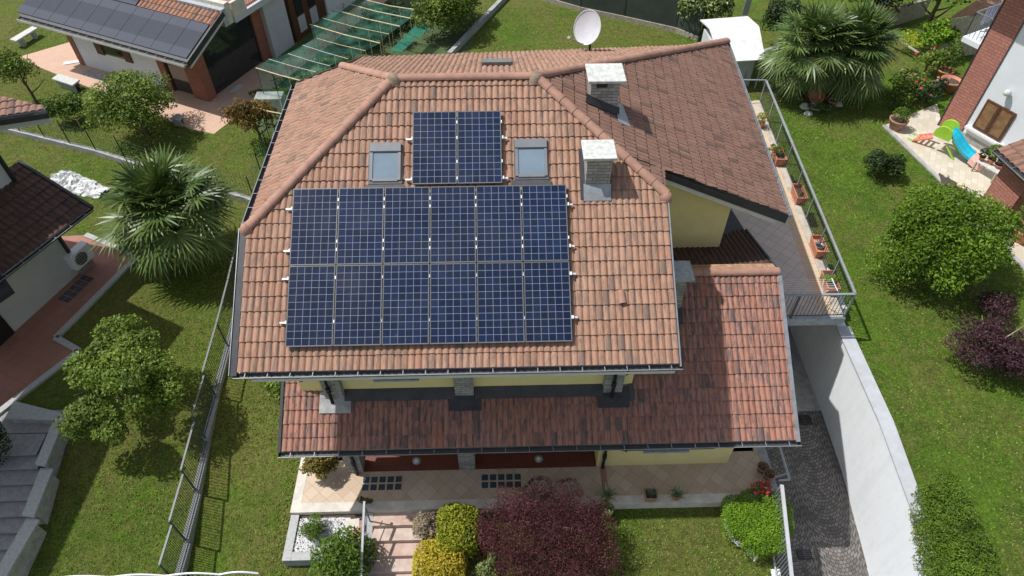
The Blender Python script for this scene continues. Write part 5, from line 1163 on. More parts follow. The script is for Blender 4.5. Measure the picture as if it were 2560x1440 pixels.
wd2 = Vector((-1.75, -6.75, 0)).normalized(); K = Vector((-9.24, 6.25, 6.0)); K2 = K+wd2*12; en2 = Vector((en.x, en.y, 0))
rp2 = [K, K2, K2+en2*4+Vector((0, 0, 1.3)), K+en2*4+Vector((0, 0, 1.3))]
tiled('roof', rp2, M['tile_brown'], LH, (en.x, en.y), tw=0.2, g=0.36)  # unseen roof slab, shaped to cast shadow over the left garden
underside('soffit', rp2, 0.12, M['white_grey'], LH)
p, q = E0-Vector((0, 0, .08)), E0+d1_*5-Vector((0, 0, .08))
MB().prism([p+Vector((0, 0, .06)), q+Vector((0, 0, .06)), q-Vector((0, 0, .2)), p-Vector((0, 0, .2))], vec=(-0.02, 0.05, 0)).build('barge_board', M['fascia_dark'], LH)
MB().prism([p-Vector((0.1, -0.1, .14)), q-Vector((0, -0.1, .14)), q-Vector((0, -0.1, .42)), p-Vector((0.1, -0.1, .42))], vec=(-0.02, 0.05, 0)).build('fascia', M['white_grey'], LH)
p, q = at(113, 294, 5.9), at(85, 245, 6.9)
slabQ('door', M['wood'], -0.02, 0.0, 0.6, 1.6, 0, 2.1) if False else None
MB().bar(Vector(Q_(-0.02, -0.02, 2.4)), Vector(Q_(-0.02, -0.02, 0)), 0.10, 0.10).build('downpipe', M['black'], LH)
slabQ('door', M['wood'], -0.06, -0.002, 0.1, 1.4, 0.0, 2.2)
slabQ('door', M['dark'], 2.9, 3.9, -0.05, -0.002, 0, 2.2)
# small lower canopy at the very edge
p = at(30, 722, 2.3); slabp = [p, at(-40, 770, 2.3), at(-60, 690, 2.5), at(8, 690, 2.5)]
MB().prism(slabp, dz=0.18).build('canopy', M['fascia_dark'], LH)
# air conditioner
q = at(203, 655, 0.5); t = thing('air_conditioner', 'white outdoor air conditioner unit on the corner of the dark roofed house', 'air conditioner', (q.x-0.05, q.y+0.15, 0.35)); t.rotation_euler = (0, 0, math.atan2(wd.y, wd.x)+R(180))
MB().span(-0.42, 0.42, -0.16, 0.16, 0, 0.62).build('casing', M['white_plastic'], t, local=True, bevel=0.015)
MB().lathe([(0.24, 0.0), (0.24, 0.012), (0.0, 0.012)], (0, 0, 0), 20).build('fan_grille', M['gutter'], t, local=True, fix=False).matrix_local = Matrix.Translation((-0.08, -0.161, 0.31)) @ Matrix.Rotation(R(90), 4, 'X')
mb = MB()
for i in range(6): mb.span(-0.38, 0.2, -0.178, -0.174, 0.08+i*0.09, 0.09+i*0.09)
mb.build('guard', M['white_plastic'], t, local=True)
MB().span(-0.3, 0.3, -0.05, 0.05, -0.35, -0.001).build('bracket', M['zinc'], t, local=True)
# paving of the left house
lp = [(345, 640), (185, 872), (205, 882), (160, 900), (0, 1040), (-120, 1100), (-120, 700), (215, 585), (255, 592)]
P0 = at(343, 642, 0.03); P1 = at(140, 845, 0.03); P2 = at(198, 878, 0.03); P3 = at(-20, 1045, 0.03); P4 = at(215, 588, 0.03)
struct(MB().prism([P0, P1, Vector((-11.6, 4.4, .03)), Vector((-12.0, 9.9, .03)), P4], dz=0.3).build('terracotta_pavement', M['terra_floor']))
struct(MB().prism([P1, P2, P3, Vector((-11.8, 2.0, .03)), Vector((-11.601, 4.399, .03))], dz=0.3).build('terracotta_pavement', M['terra_floor']))
tk = thing('pavement_kerb', 'grey stone kerb edging the terracotta pavement of the left house', 'kerb', (-9, 5, 0))
def kerb(a, b2, w=0.2): a, b2 = Vector(a), Vector(b2); MB().bar(a+Vector((0, 0, .01)), b2+Vector((0, 0, .01)), w, 0.09).build('kerb_stone', M['granite'], tk)
kerb(P4, P0); kerb(P0, P1); kerb(P1, P2); kerb(P2, P3)
q = at(192, 722, 0.03); t = thing('glass_block_grid', 'grid of dark glass blocks in the terracotta pavement below the left house', 'floor light', (q.x, q.y, 0.031), math.atan2(wd.y, wd.x), 'glass block grids in the patio floor'); p0 = None
for i in range(5):
    for j in range(2):
        o = p0.copy() if p0 else MB().span(0, 0.2, 0, 0.2, 0.0, 0.012).build('glass_block', M['block_glass'], t, local=True)
        if p0: COL.objects.link(o); o.parent = t
        p0 = p0 or o; o.location = (-0.6+0.25*i, -0.25+0.25*j, 0)
# heap of white plastic sheeting
q = at(195, 468, 0.0); t = None; rng = random.Random(5); mb = MB(); nx, ny = 26, 12; vs = []
a, b2 = at(143, 450, 0), at(262, 485, 0)
for i in range(nx):
    for j in range(ny):
        f, g = i/(nx-1), j/(ny-1); c = a+(b2-a)*f; n_ = Vector((-(b2-a).y, (b2-a).x, 0)).normalized(); w = 1.0-0.5*f
        z = 0.02+0.30*math.sin(math.pi*g)*(1-0.75*f)*(0.5+0.5*math.sin(i*1.7+j*0.9)**2)+rng.uniform(0, 0.07)*(0 < j < ny-1)
        vs.append(c+n_*(g-0.5)*w*1.3+Vector((rng.uniform(-.05, .05), rng.uniform(-.05, .05), z)))
mb.add(vs, [(i*ny+j, (i+1)*ny+j, (i+1)*ny+j+1, i*ny+j+1) for i in range(nx-1) for j in range(ny-1)])
tag(mb.build('plastic_sheet', mat('dirty_white_film', (0.60, 0.61, 0.60), 0.5, 0.18, 3), fix=False), 'crumpled white plastic sheet lying on the lawn left of the palm', 'plastic sheet')
# grey outdoor stair at bottom left
M['riser_shade'] = mat('shaded_riser_stone', (0.13, 0.125, 0.12), 0.9, 0.15, 5)  # step bodies in darker stone: riser shade put into the colour
t = thing('stone_stair', 'grey stone stair with flat coping walls at the bottom left corner', 'stair', (-8.6, 0, 0))
cp = [((35, 1002), (155, 1032), (134, 1050), (12, 1045)), ((160, 1035), (160, 1050), (112, 1165), (87, 1160), (128, 1062)), ((132, 1172), (84, 1292), (54, 1288), (101, 1170)), ((98, 1299), (10, 1450), (-25, 1450), (66, 1295))]
zc_ = [0.30, 0.30, 0.12, -0.05]
for pts, z in zip(cp, zc_):
    pp = [at(px, py, z) for px, py in pts]; MB().prism(pp, dz=0.07).build('coping', M['granite'], t); cen = sum(pp, Vector((0, 0, 0)))/len(pp)
    MB().prism([cen+(v-cen)*0.86-Vector((0, 0, .071)) for v in pp], z0=-1.8).build('side_wall', M['concrete'], t)
sy = [(1082, 1135), (1135, 1170), (1170, 1209), (1209, 1249), (1249, 1289), (1289, 1330), (1330, 1371), (1371, 1412), (1412, 1460)]
for i, (u0, u1) in enumerate(sy):
    z = -0.02-0.14*i; p, q = at(95-i*7, u0, z), at(95-i*7, u1, z)
    o = MB().span(-11.5, p.x+0.25, q.y+0.02, p.y-0.003, -2.2, z-0.045).build('step', M['riser_shade'], t); MB().span(-11.5, p.x+0.25, q.y-0.015, p.y-0.03, z-0.044, z).build('tread', M['grey_step'], o)
p = at(40, 1040, 0.0); MB().span(-11.5, -7.95, at(60, 1082, 0).y, 2.36, -2.0, 0.0).build('landing', M['grey_step'], t)
# ------------------------------------------------------------------ right side: white house with brick corner
ZR = 0.75
RH = thing('white_house', 'tall white house at the right edge with a brick corner strip and brown shutters', 'house', (24.5, 12, ZR))
w0 = at(2345, 315, ZR); w1 = at(2555, 470, ZR); wv = Vector((1.0, -1.93, 0)).normalized()
w0 = Vector((w0.x, w0.y, 0)); wn = Vector((-wv.y, wv.x, 0)); wn = wn if wn.x > 0 else -wn
def W_(s, d, z): return tuple(w0+wv*s+wn*d+Vector((0, 0, z)))
def slabW(nm, m, s0, s1, d0, d1, z0, z1, par=None): return MB().prism([W_(s0, d0, z1), W_(s1, d0, z1), W_(s1, d1, z1), W_(s0, d1, z1)], z0=z0).build(nm, m, par or RH)
slabW('brick_corner', M['brick_pale'], 0.0, 0.95, 0.0, 0.3, ZR-0.1, 7.2)
slabW('wall', M['white'], 0.951, 12, 0.03, 0.3, ZR-0.1, 7.2)
slabW('plinth', M['concrete'], 0.952, 12, 0.01, 0.028, ZR-0.05, ZR+0.32)
slabW('corner_trim', M['fascia_dark'], -0.05, -0.001, -0.02, 0.3, ZR-0.1, 7.2); slabW('corner_trim', M['fascia_dark'], 0.952, 0.985, -0.005, 0.009, ZR+0.33, 7.2)
slabW('wall', M['white'], 0.0, 0.3, 0.301, 9, ZR-0.1, 7.2)
slabW('roof_deck', M['tile_dark'], -0.9, 13, -1.0, 9, 7.25, 7.45)
def onwall(px, py, d=0.0):
    o = w0+wn*d; r = Vector(ray(px, py)); t_ = (o-Vector(CAM)).dot(wn)/r.dot(wn); p = Vector(CAM)+r*t_; return (p-w0).dot(wv), p.z
sh = [onwall(*q) for q in ((2469, 244), (2538, 286), (2501, 357), (2435, 315))]
s0_, s1_ = (sh[0][0]+sh[3][0])/2, (sh[1][0]+sh[2][0])/2; z1_, z0_ = (sh[0][1]+sh[1][1])/2, (sh[2][1]+sh[3][1])/2; sm_ = (s0_+s1_)/2
for a, b2 in ((s0_, sm_-0.01), (sm_+0.01, s1_)):
    o = slabW('shutter', M['wood'], a, b2, -0.04, 0.029, z0_, z1_)
    slabW('shutter_panel', M['wood_light'], a+0.09, b2-0.09, -0.055, -0.041, z0_+0.10, z1_-0.10, o)
slabW('window_sill', M['white_plastic'], s0_-0.2, s1_+0.2, -0.16, 0.029, z0_-0.14, z0_-0.05)
ls, lz = onwall(2516, 234, -0.2); t = thing('wall_lamp', 'round clear globe lamp on the white wall above the brown shutters', 'lamp', W_(ls, -0.15, lz))
MB().lathe([(0.0, 0.14), (0.09, 0.12), (0.14, 0.03), (0.12, -0.06), (0.05, -0.11), (0.0, -0.12)], (0, 0, 0), 18).build('globe', M['slab'], t, local=True, fix=False)
MB().bar(W_(ls, -0.15, lz-0.10), W_(ls, 0.03, lz-0.16), 0.05, 0.05).build('arm', M['zinc'], t)
# entrance canopy with brick pier at the right edge
ca, cb = at(2490, 374, 3.1), at(2575, 452, 3.1); cc, cd = at(2575, 318, 3.75), at(2552, 332, 3.75)
cv = (cb-ca).normalized(); cn = Vector((-cv.y, cv.x, 0)); cn = cn if cn.x > 0 else -cn
V_ = lambda s, d, z: tuple(Vector((ca.x, ca.y, 0))+Vector((cv.x, cv.y, 0))*s+cn*d+Vector((0, 0, z)))
tiled('canopy_roof', [V_(0, 0, 3.1), V_(4, 0, 3.1), V_(4, 2.2, 3.95), V_(0, 2.2, 3.95)], M['tile_brown'], RH, (cn.x, cn.y), tw=0.26, g=0.42, amp=0.06)
underside('canopy_soffit', [V_(0, 0, 3.1), V_(4, 0, 3.1), V_(4, 2.2, 3.95), V_(0, 2.2, 3.95)], 0.15, M['fascia_dark'], RH)
gutter(RH, V_(0, 0, 3.07), V_(4, 0, 3.07), tuple(-cn), nb=6, w=0.13)
MB().prism([V_(0.3, 0.35, 2.95), V_(1.5, 0.35, 2.95), V_(1.5, 1.2, 2.95), V_(0.3, 1.2, 2.95)], z0=ZR-0.1).build('brick_pier', M['brick_pale'], RH)
# balcony behind the brick corner
def onz(px, py, z): return at(px, py, z)
b0, b1, b2_, b3 = onz(2382, 108, 4.1), onz(2432, 138, 4.1), onz(2500, 30, 4.1), onz(2440, 20, 4.1)
bal = slabW('balcony_slab', M['white'], -1.25, -0.06, 0.9, 4.2, 3.75, 3.95)
mbr = MB()
P = [Vector(W_(-1.22, 0.95, 4.0)), Vector(W_(-1.22, 4.2, 4.0)), Vector(W_(-0.08, 0.95, 4.0))]
u1 = Vector((0, 0, 0.95))
for a, b2 in ((P[0], P[1]), (P[0], P[2])):
    mbr.bar(a+u1, b2+u1, 0.05, 0.04); n = int((b2-a).length/0.16)
    for k in range(n+1): q = a+(b2-a)*(k/n); mbr.bar(q, q+u1*0.98, 0.016, 0.016)
mbr.build('balcony_railing', M['fence_grey'], RH)
t = thing('laundry', 'pale lavender sheets drying on the balcony railing of the white house', 'laundry', W_(-1.25, 2.5, 4.5))
for a, b2, h in ((1.7, 2.5, 0.8), (3.0, 4.1, 0.9)):
    p, q = Vector(W_(-1.27, a, 4.99)), Vector(W_(-1.27, b2, 4.99)); vs = []
    for i in range(9):
        c = p+(q-p)*(i/8); o = wv*(-0.03*math.sin(i*1.9)); vs += [c+o, c+o*1.5-Vector((0, 0, h))]
    MB().add(vs, [(2*i, 2*i+2, 2*i+3, 2*i+1) for i in range(8)], True).build('sheet', mat('lavender_cloth', (0.42, 0.42, 0.55), 0.9, 0.08, 3) if 'lavender_cloth' not in bpy.data.materials else bpy.data.materials['lavender_cloth'], t, fix=False)

# paved terrace of the right house
zp = ZR+0.03
pv = [at(2209, 314, zp), at(2343, 259, zp), Vector(W_(0.2, -0.01, zp)), Vector(W_(6, 0.0, zp)), Vector((27.5, 6, zp)), Vector((26, 2, zp)), at(2600, 712, zp), at(2345, 445, zp)]
pv_r = list(pv)
struct(MB().prism(pv, dz=0.2).build('stone_pavement', M['flagstone']))
tk = thing('pavement_edge', 'pale stone edging between the right lawn and the flagstone pavement', 'kerb', (21.5, 11, ZR))
e = [at(2209, 314, zp), at(2345, 445, zp), at(2600, 712, zp)]
for a, b2 in zip(e[:-1], e[1:]): MB().bar(a+Vector((0, 0, .012)), b2+Vector((0, 0, .012)), 0.16, 0.06).build('kerb_stone', M['concrete'], tk)
struct(MB().prism([at(2512, 542, zp+.006), at(2600, 505, zp+.006), at(2640, 570, zp+.006), at(2545, 572, zp+.006)], dz=0.005).build('asphalt_strip', mat('grey_paving', (0.20, 0.20, 0.19), 0.9, 0.1, 4)))
struct(MB().prism([at(2348, 432, zp+.06), at(2390, 455, zp+.06), at(2492, 530, zp+.06), at(2462, 545, zp+.06), at(2355, 462, zp+.06)], dz=0.06).build('soil_bed', M['soil']))
for i, (px, py, s) in enumerate(((2366, 441, .10), (2403, 464, .16), (2410, 470, .12), (2470, 530, .17), (2483, 522, .10), (2458, 530, .09))):
    q = at(px, py, ZR+0.1); lb = ['small grey rock at the top end of the soil strip', 'yellowish rock in the soil strip beside the flagstones', 'second yellowish rock touching a larger one in the soil strip', 'long yellow rock at the lower end of the soil strip', 'small white rock beside the long yellow rock', 'little pale rock left of the long yellow rock'][i]
    rr = random.Random(i); mb = MB(); mb.lathe([(0, s*.7), (s*.6, s*.55), (s, s*.1), (s*.8, -s*.3)], (0, 0, 0), 7); mb.v = [(v[0]*rr.uniform(.75, 1.3), v[1]*rr.uniform(.7, 1.1), v[2]*rr.uniform(.8, 1.2)) for v in mb.v]
    o = mb.build('garden_rock', mat('rock_%d' % i, (0.55, 0.46, 0.30) if i in (1, 2, 3) else (0.5, 0.49, 0.46), 0.9, 0.2, 8), fix=False); o.location = q; tag(o, lb, 'rock', 'rocks in the soil strip')
# children's slide
t = thing('childrens_slide', 'childrens plastic slide with turquoise chute and lime green side panels', 'slide', at(2375, 320, ZR))
st = at(2362, 332, ZR+0.03); zt3 = ZR+1.25
tp = at(2378, 330, zt3-0.35); te = at(2430, 392, ZR+0.30)
dirn = Vector((te.x-tp.x, te.y-tp.y, 0)); dirn.normalize(); sdn = Vector((-dirn.y, dirn.x, 0))
prof = [(0.0, 0.0), (0.12, -0.03), (0.3, -0.16), (0.5, -0.34), (0.7, -0.48), (0.85, -0.56), (1.0, -0.60)]
Ls = Vector((te.x-tp.x, te.y-tp.y)).length; vs = []; cw = 0.29
for f, dz_ in prof:
    c = Vector((tp.x, tp.y, 0))+dirn*Ls*f+Vector((0, 0, tp.z+dz_*(tp.z-te.z)/0.60))
    vs += [c+sdn*cw+Vector((0, 0, .11)), c+sdn*(cw-0.03), c-sdn*(cw-0.03), c-sdn*cw+Vector((0, 0, .11)), c-sdn*(cw+.03)+Vector((0, 0, .10)), c-sdn*(cw)-Vector((0, 0, .03)), c+sdn*(cw)-Vector((0, 0, .03)), c+sdn*(cw+.03)+Vector((0, 0, .10))]
mb = MB(); mb.add(vs, [(i*8+k, i*8+(k+1) % 8, (i+1)*8+(k+1) % 8, (i+1)*8+k) for i in range(len(prof)-1) for k in range(8)]).build('chute', M['blue_plastic'], t)
end = Vector((te.x, te.y, te.z)); vs = []
for f, dz_ in ((0, 0), (0.25, -0.10), (0.55, -0.16)):
    c = end+dirn*f+Vector((0, 0, dz_)); vs += [c+sdn*.31+Vector((0, 0, .1)), c+sdn*.27, c-sdn*.27, c-sdn*.31+Vector((0, 0, .1)), c-sdn*.34-Vector((0, 0, .10)), c+sdn*.34-Vector((0, 0, .10))]
MB().add(vs, [(i*6+k, i*6+(k+1) % 6, (i+1)*6+(k+1) % 6, (i+1)*6+k) for i in range(2) for k in range(6)]+[(12, 13, 14, 15, 16, 17)]).build('chute_end', M['pink_plastic'], t)
topc = Vector((tp.x, tp.y, 0))-dirn*0.15
for s in (-1, 1):
    c = topc+sdn*0.33*s; pts = []
    for k in range(13): a = math.pi*k/12; pts.append(c+dirn*(-math.cos(a)*0.34)+Vector((0, 0, tp.z-0.05+math.sin(a)*0.36)))
    pts += [c+dirn*0.30+Vector((0, 0, tp.z-0.22)), c-dirn*0.30+Vector((0, 0, tp.z-0.22))]
    MB().prism([p+sdn*0.035*s for p in pts], vec=-sdn*0.07*s).build('side_panel', M['green_plastic'], t, bevel=0.01)
    MB().bar(topc+sdn*.24*s-dirn*0.3+Vector((0, 0, tp.z-.4)), topc+sdn*.26*s-dirn*1.0+Vector((0, 0, ZR+.03)), 0.09, 0.06).build('ladder_leg', M['coral_plastic'], t)
    MB().bar(topc+sdn*.25*s+dirn*0.3+Vector((0, 0, tp.z-.45)), topc+sdn*.27*s+dirn*0.75+Vector((0, 0, ZR+.03)), 0.08, 0.05).build('front_leg', M['green_plastic'], t)
    MB().box(tuple(topc+sdn*.26*s-dirn*1.02+Vector((0, 0, ZR+.09))), (0.22, 0.12, 0.12), math.atan2(dirn.y, dirn.x)).build('foot', mat('pale_green_plastic_%d' % (s+1), (0.55, 0.68, 0.38), 0.4), t)
for k in range(4):
    f = 0.2+0.2*k; a = topc-dirn*(0.3+0.7*f)+Vector((0, 0, tp.z-.4+(ZR+.03-tp.z+.4)*f)); MB().bar(a-sdn*.24, a+sdn*.24, 0.08, 0.03).build('ladder_step', M['coral_plastic'], t)
MB().prism([topc+dirn*a+sdn*b2+Vector((0, 0, tp.z-.02)) for a, b2 in ((-.28, -.2), (.15, -.2), (.15, .2), (-.28, .2))], dz=0.04).build('platform', M['green_plastic'], t)
# white garden table with plants
tt = [at(2441, 402, ZR+.5), at(2455, 395, ZR+.5), at(2508, 423, ZR+.5), at(2495, 434, ZR+.5)]
t = thing('garden_table', 'long low white table carrying potted plants beside the slide', 'table', at(2475, 425, ZR))
MB().prism(tt, dz=0.05).build('tabletop', M['slab'], t, bevel=0.008)
cen = sum(tt, Vector((0, 0, 0)))/4
for v in tt: p = cen+(v-cen)*0.92-Vector((0, 0, .051)); MB().bar(p, Vector((p.x, p.y, ZR+.03)), 0.06, 0.06).build('leg', M['wood_grey'], t)
def pot(label, base, r, h, m, cat='plant pot', soil=True, group=None, rim=True):
    t = thing('flower_pot', label, cat, base, group=group)
    pr = [(0, 0), (r*.66, 0), (r*.94, h*.82), (r*1.04, h*.82), (r*1.06, h), (r*.93, h), (r*.86, h*.72), (0, h*.72)]
    MB().lathe(pr, (0, 0, 0), 24).build('pot', M[m], t, local=True, fix=False)
    if soil: MB().disc((0, 0, h*.80), r*.88, 20).build('soil', M['soil'], t, local=True, fix=False)
    return t
q = at(2452, 400, ZR+.5); t = pot('small potted plant at the slide end of the white table', (q.x, q.y, ZR+.5), 0.11, 0.16, 'terra', group='pots on the white garden table')
leaves('plant', L['dark'], t, [((q.x, q.y, ZR+.82), (.2, .2, .2))], 220, 0.08, 81)
q = at(2474, 408, ZR+.5); t = pot('potted leafy plant in the middle of the white table', (q.x, q.y, ZR+.5), 0.15, 0.2, 'terra', group='pots on the white garden table')
leaves('plant', L['bush'], t, [((q.x-.02, q.y+.05, ZR+1.0), (.26, .26, .32))], 420, 0.09, 82)
q = at(2505, 420, ZR+.5); t = pot('terracotta pot with a black insert near the brick pier end of the table', (q.x-.15, q.y+.05, ZR+.5), 0.16, 0.14, 'terra', group='pots on the white garden table')
MB().lathe([(0, .12), (.11, .12), (.13, .30), (.115, .30), (.10, .16), (0, .16)], (0, 0, 0), 18).build('insert', M['black'], t, local=True, fix=False)
# toy wheelbarrow
q = at(2523, 578, ZR); t = thing('toy_wheelbarrow', 'childrens bright green wheelbarrow with yellow handles', 'wheelbarrow', (q.x, q.y, ZR+.03))
mb = MB(); r1 = [(-.16, -.14, .14), (.16, -.14, .14), (.20, .26, .20), (-.20, .26, .20)]; r2 = [(-.26, -.28, .36), (.26, -.28, .36), (.30, .40, .36), (-.30, .40, .36)]; r3 = [(v[0]*.9, v[1]*.9, .36) for v in r2]; r4 = [(v[0]*.9, v[1]*.9, v[2]+.025) for v in r1]
mb.add(r1+r2+r3+r4, [(3, 2, 1, 0)]+[(k, (k+1) % 4, 4+(k+1) % 4, 4+k) for k in range(4)]+[(4+k, 4+(k+1) % 4, 8+(k+1) % 4, 8+k) for k in range(4)]+[(8+k, 8+(k+1) % 4, 12+(k+1) % 4, 12+k) for k in range(4)]+[(12, 13, 14, 15)])
mb.build('tray', M['bright_green_plastic'], t, local=True, fix=False)
for x in (-.2, .2): MB().tube([(x*.9, .2, .30), (x*1.0, .55, .45), (x*1.3, .95, .50)], 0.03, 8).build('handle', M['yellow_plastic'], t, local=True)
MB().lathe([(0.0, -.04), (.11, -.04), (.11, .04), (0, .04)], (0, 0, 0), 16).build('wheel', M['yellow_plastic'], t, local=True, fix=False).matrix_local = Matrix.Translation((0, -.24, .115)) @ Matrix.Rotation(R(90), 4, 'Y')
# big pots right
q = at(2548, 600, ZR); t = pot('big terracotta pot with a lemon bush at the right edge below the wheelbarrow', (q.x, q.y, ZR+.03), 0.42, 0.5, 'terra')
leaves('plant', L['laurel'], t, [((q.x, q.y+.1, ZR+1.1), (.55, .5, .6))], 800, 0.10, 83)
q = at(2237, 322, ZR); t = pot('round terracotta pot with a bushy herb on the corner of the flagstones', (q.x, q.y, ZR+.03), 0.36, 0.45, 'terra_old')
leaves('plant', L['bush'], t, [((q.x+.02, q.y, ZR+.72), (.38, .34, .26))], 600, 0.07, 84)
q = at(2366, 227, ZR); t = pot('large empty orange terracotta pot against the brick corner', (q.x, q.y, ZR), 0.42, 0.55, 'terra')
q = at(2360, 205, ZR); t = pot('smaller terracotta pot with a leafy plant behind the large empty pot', (q.x+.1, q.y+.4, ZR), 0.34, 0.4, 'terra')
leaves('plant', L['bush'], t, [((q.x+.1, q.y+.45, ZR+.95), (.5, .45, .6))], 520, 0.12, 85)
q = at(2558, 492, ZR); t = thing('plastic_tub', 'pale blue plastic tub at the right edge beside the brick pier', 'tub', (q.x+.1, q.y, ZR+.03)); MB().span(-.35, .35, -.3, .3, 0, .3).build('tub', mat('pale_blue_plastic', (.45, .60, .68), .4), t, local=True, bevel=.04)

# ------------------------------------------------------------------ rear: boundary wall, screens, shed
t = thing('rear_boundary', 'low concrete wall with tall dark shade screen behind the back lawn', 'fence', (11, 26, 0))
bw = [at(1340, -14, .25), at(1450, 18, .25), at(1560, 41, .25), at(1690, 70, .25), at(1745, 92, .25)]
for a, b2 in zip(bw[:-1], bw[1:]):
    n_ = (b2-a).normalized().cross(Vector((0, 0, 1)))*-0.14
    MB().prism([a, b2, b2+n_, a+n_], z0=-0.3).build('base_wall', M['wood_grey'], t)
    c = (a+b2)/2; MB().prism([a+n_*.4, b2+n_*.4, b2+n_*.4+Vector((0, 0, 1.9)), a+n_*.4+Vector((0, 0, 1.9))], vec=n_*0.15).build('shade_screen', M['screen'], t)
    MB().tube([b2+n_*.5, b2+n_*.5+Vector((0, 0, 2.0))], .03, 6).build('post', M['black'], t)
t = thing('garden_wall', 'old low grey wall between the net garden and the back lawn', 'wall', (3.5, 25, 0))
g0, g1, g2 = at(1118, 130, .3), at(1190, 55, .3), at(1262, -18, .3)
for a, b2 in ((g0, g1), (g1, g2)):
    n_ = (b2-a).normalized().cross(Vector((0, 0, 1)))*0.22; MB().prism([a, b2, b2+n_, a+n_], z0=-0.2).build('wall_stretch', M['concrete'], t)
q = at(1166, 14, .6); t = thing('water_barrel', 'grey barrel beside the tall back shrub', 'barrel', (q.x, q.y, 0)); MB().lathe([(0, 0), (.3, 0), (.33, .45), (.3, .9), (.27, .9), (.27, .8), (0, .8)], (0, 0, 0), 18).build('drum', M['zinc_light'], t, local=True, fix=False); MB().lathe([(.305, .88), (.325, .9), (.305, .92)], (0, 0, 0), 18).build('drum_rim', M['white_plastic'], t, local=True, fix=False)
q = at(1481, 28, 0.0); t = thing('metal_pole', 'slim grey metal pole rising behind the satellite dish', 'pole', (q.x, q.y, 0)); MB().tube([(0, 0, 0), (0, 0, 3.0)], .045, 8).build('shaft', M['rail_grey'], t, local=True); MB().lathe([(0, 0), (.12, 0), (.12, .04), (0, .04)], (0, 0, 0), 12).build('base_plate', M['rail_grey'], t, local=True, fix=False)
t = thing('garden_shed', 'small shed under a bright white tarpaulin roof behind the main house', 'shed', (15.6, 20, 0))
s0, s1, s2, s3, s4, s5 = at(1750, 52, 2.1), at(1869, 43, 2.1), at(1897, 68, 2.55), at(1773, 73, 2.55), at(1913, 151, 2.15), at(1800, 157, 2.15)
mb = MB(); mb.add([s0, s1, s2, s3], [(0, 1, 2, 3)]).add([s3, s2, s4, s5], [(0, 1, 2, 3)]); o = mb.build('tarpaulin', M['tarp'], t, fix=False); sm = o.modifiers.new('thick', 'SOLIDIFY'); sm.thickness = 0.05; sm.offset = -1
w_ = [s5+(s4-s5)*.08, s4+(s5-s4)*.14]; bk = Vector((-.1, 3.0, 0)); dr = Vector((0, .35, -.12))
pl_ = [w_[0]+dr, w_[1]+dr, w_[1]+dr+bk, w_[0]+dr+bk]; MB().prism([Vector((v.x, v.y, 2.0)) for v in pl_], z0=0).build('wall', M['white_grey'], t)
MB().prism([Vector((w_[1].x-.62, w_[1].y+.345, 1.1)), Vector((w_[1].x-.2, w_[1].y+.345, 1.1)), Vector((w_[1].x-.2, w_[1].y+.345, 1.5)), Vector((w_[1].x-.62, w_[1].y+.345, 1.5))], vec=(0, -.02, 0)).build('hatch', M['concrete'], t)
MB().tube([Vector((s4.x-.06, s4.y+.1, 2.05)), Vector((s4.x-.06, s4.y+.1, 0))], .03, 8).build('post', M['zinc_light'], t)
q = at(1870, 22, 1.0)
for px, py, lab in ((1862, 18, 'tilted grey metal sheet behind the white tarpaulin shed'),):
    a = at(px-8, 38, .3); tag(MB().prism([a, a+Vector((.35, 0, 0)), a+Vector((.45, .3, 1.6)), a+Vector((.2, .3, 1.6))], vec=(0, .04, 0)).build('metal_sheet', M['rail_grey']), lab, 'metal sheet')
wire_fence('tall thin wire fence running from the white shed to the upper right', [at(1905, 75, 0.0), at(1960, -20, 0.0)], 1.6, [3])
t = thing('low_wall', 'old low stone wall behind the right palm', 'wall', (22, 22, .3))
a, b2, c = at(2130, 56, 1.0), at(2262, 17, 1.0), at(2330, -4, 1.0); n_ = Vector((.1, .25, 0))
MB().prism([a, b2, b2+n_, a+n_], z0=0).build('wall_stretch', M['wood_grey'], t); MB().prism([b2, c, c+n_, b2+n_], z0=0).build('wall_stretch', M['wood_grey'], t)
a, b2, c, d = at(1905, 124, .35), at(1975, 104, .35), at(1975, 112, .35), at(1905, 134, .35)
tag(MB().prism([a, b2, c, d], dz=.4).build('low_wall', M['concrete']), 'short dark low wall between the shed and the right palm', 'wall')
q = [at(2180, -10, 1.0), at(2235, -20, 1.0), at(2232, -2, 1.0), at(2196, 14, 1.0)]
tag(MB().prism(q, dz=.08).build('white_cover', M['tarp'], bevel=.01), 'white cover sheet at the top edge right of the palm', 'cover sheet')
RS = thing('brown_roof_shed', 'low outbuilding with brownish roof behind the balcony at the top right', 'shed', (28, 27, 0))
q = [at(2380, 40, 2.6), at(2520, 18, 2.6), at(2520, -40, 3.2), at(2440, 2, 3.2)]
MB().prism(q, dz=.12).build('roof', M['terra_old'], RS); cen = sum(q, Vector((0, 0, 0)))/4
MB().prism([Vector((cen.x+(v.x-cen.x)*.93, cen.y+(v.y-cen.y)*.93, 2.45)) for v in q], z0=0).build('wall', M['wood_grey'], RS)
tag(MB().bar(at(2340, 152, ZR+.06), at(2400, 128, ZR+.06), .1, .1).build('timber_edge', M['wood']), 'dark timber beam edging the soil near the balcony', 'beam')
tag(MB().bar(at(2198, 68, ZR+.03), at(2296, 132, ZR+.03), .12, .05).build('path_edge', M['wood_grey']), 'thin brownish path edging in the lawn below the dark tree', 'edging')
q = at(2215, 38, ZR); tag(MB().tube([q+Vector((-.5, 0, .1)), q+Vector((-.2, .1, .5)), q+Vector((.3, .0, .45)), q+Vector((.7, .1, .1))], .06, 6).build('branch_pile', M['bark'], fix=False), 'heap of cut branches against the low wall at the top right', 'branches')

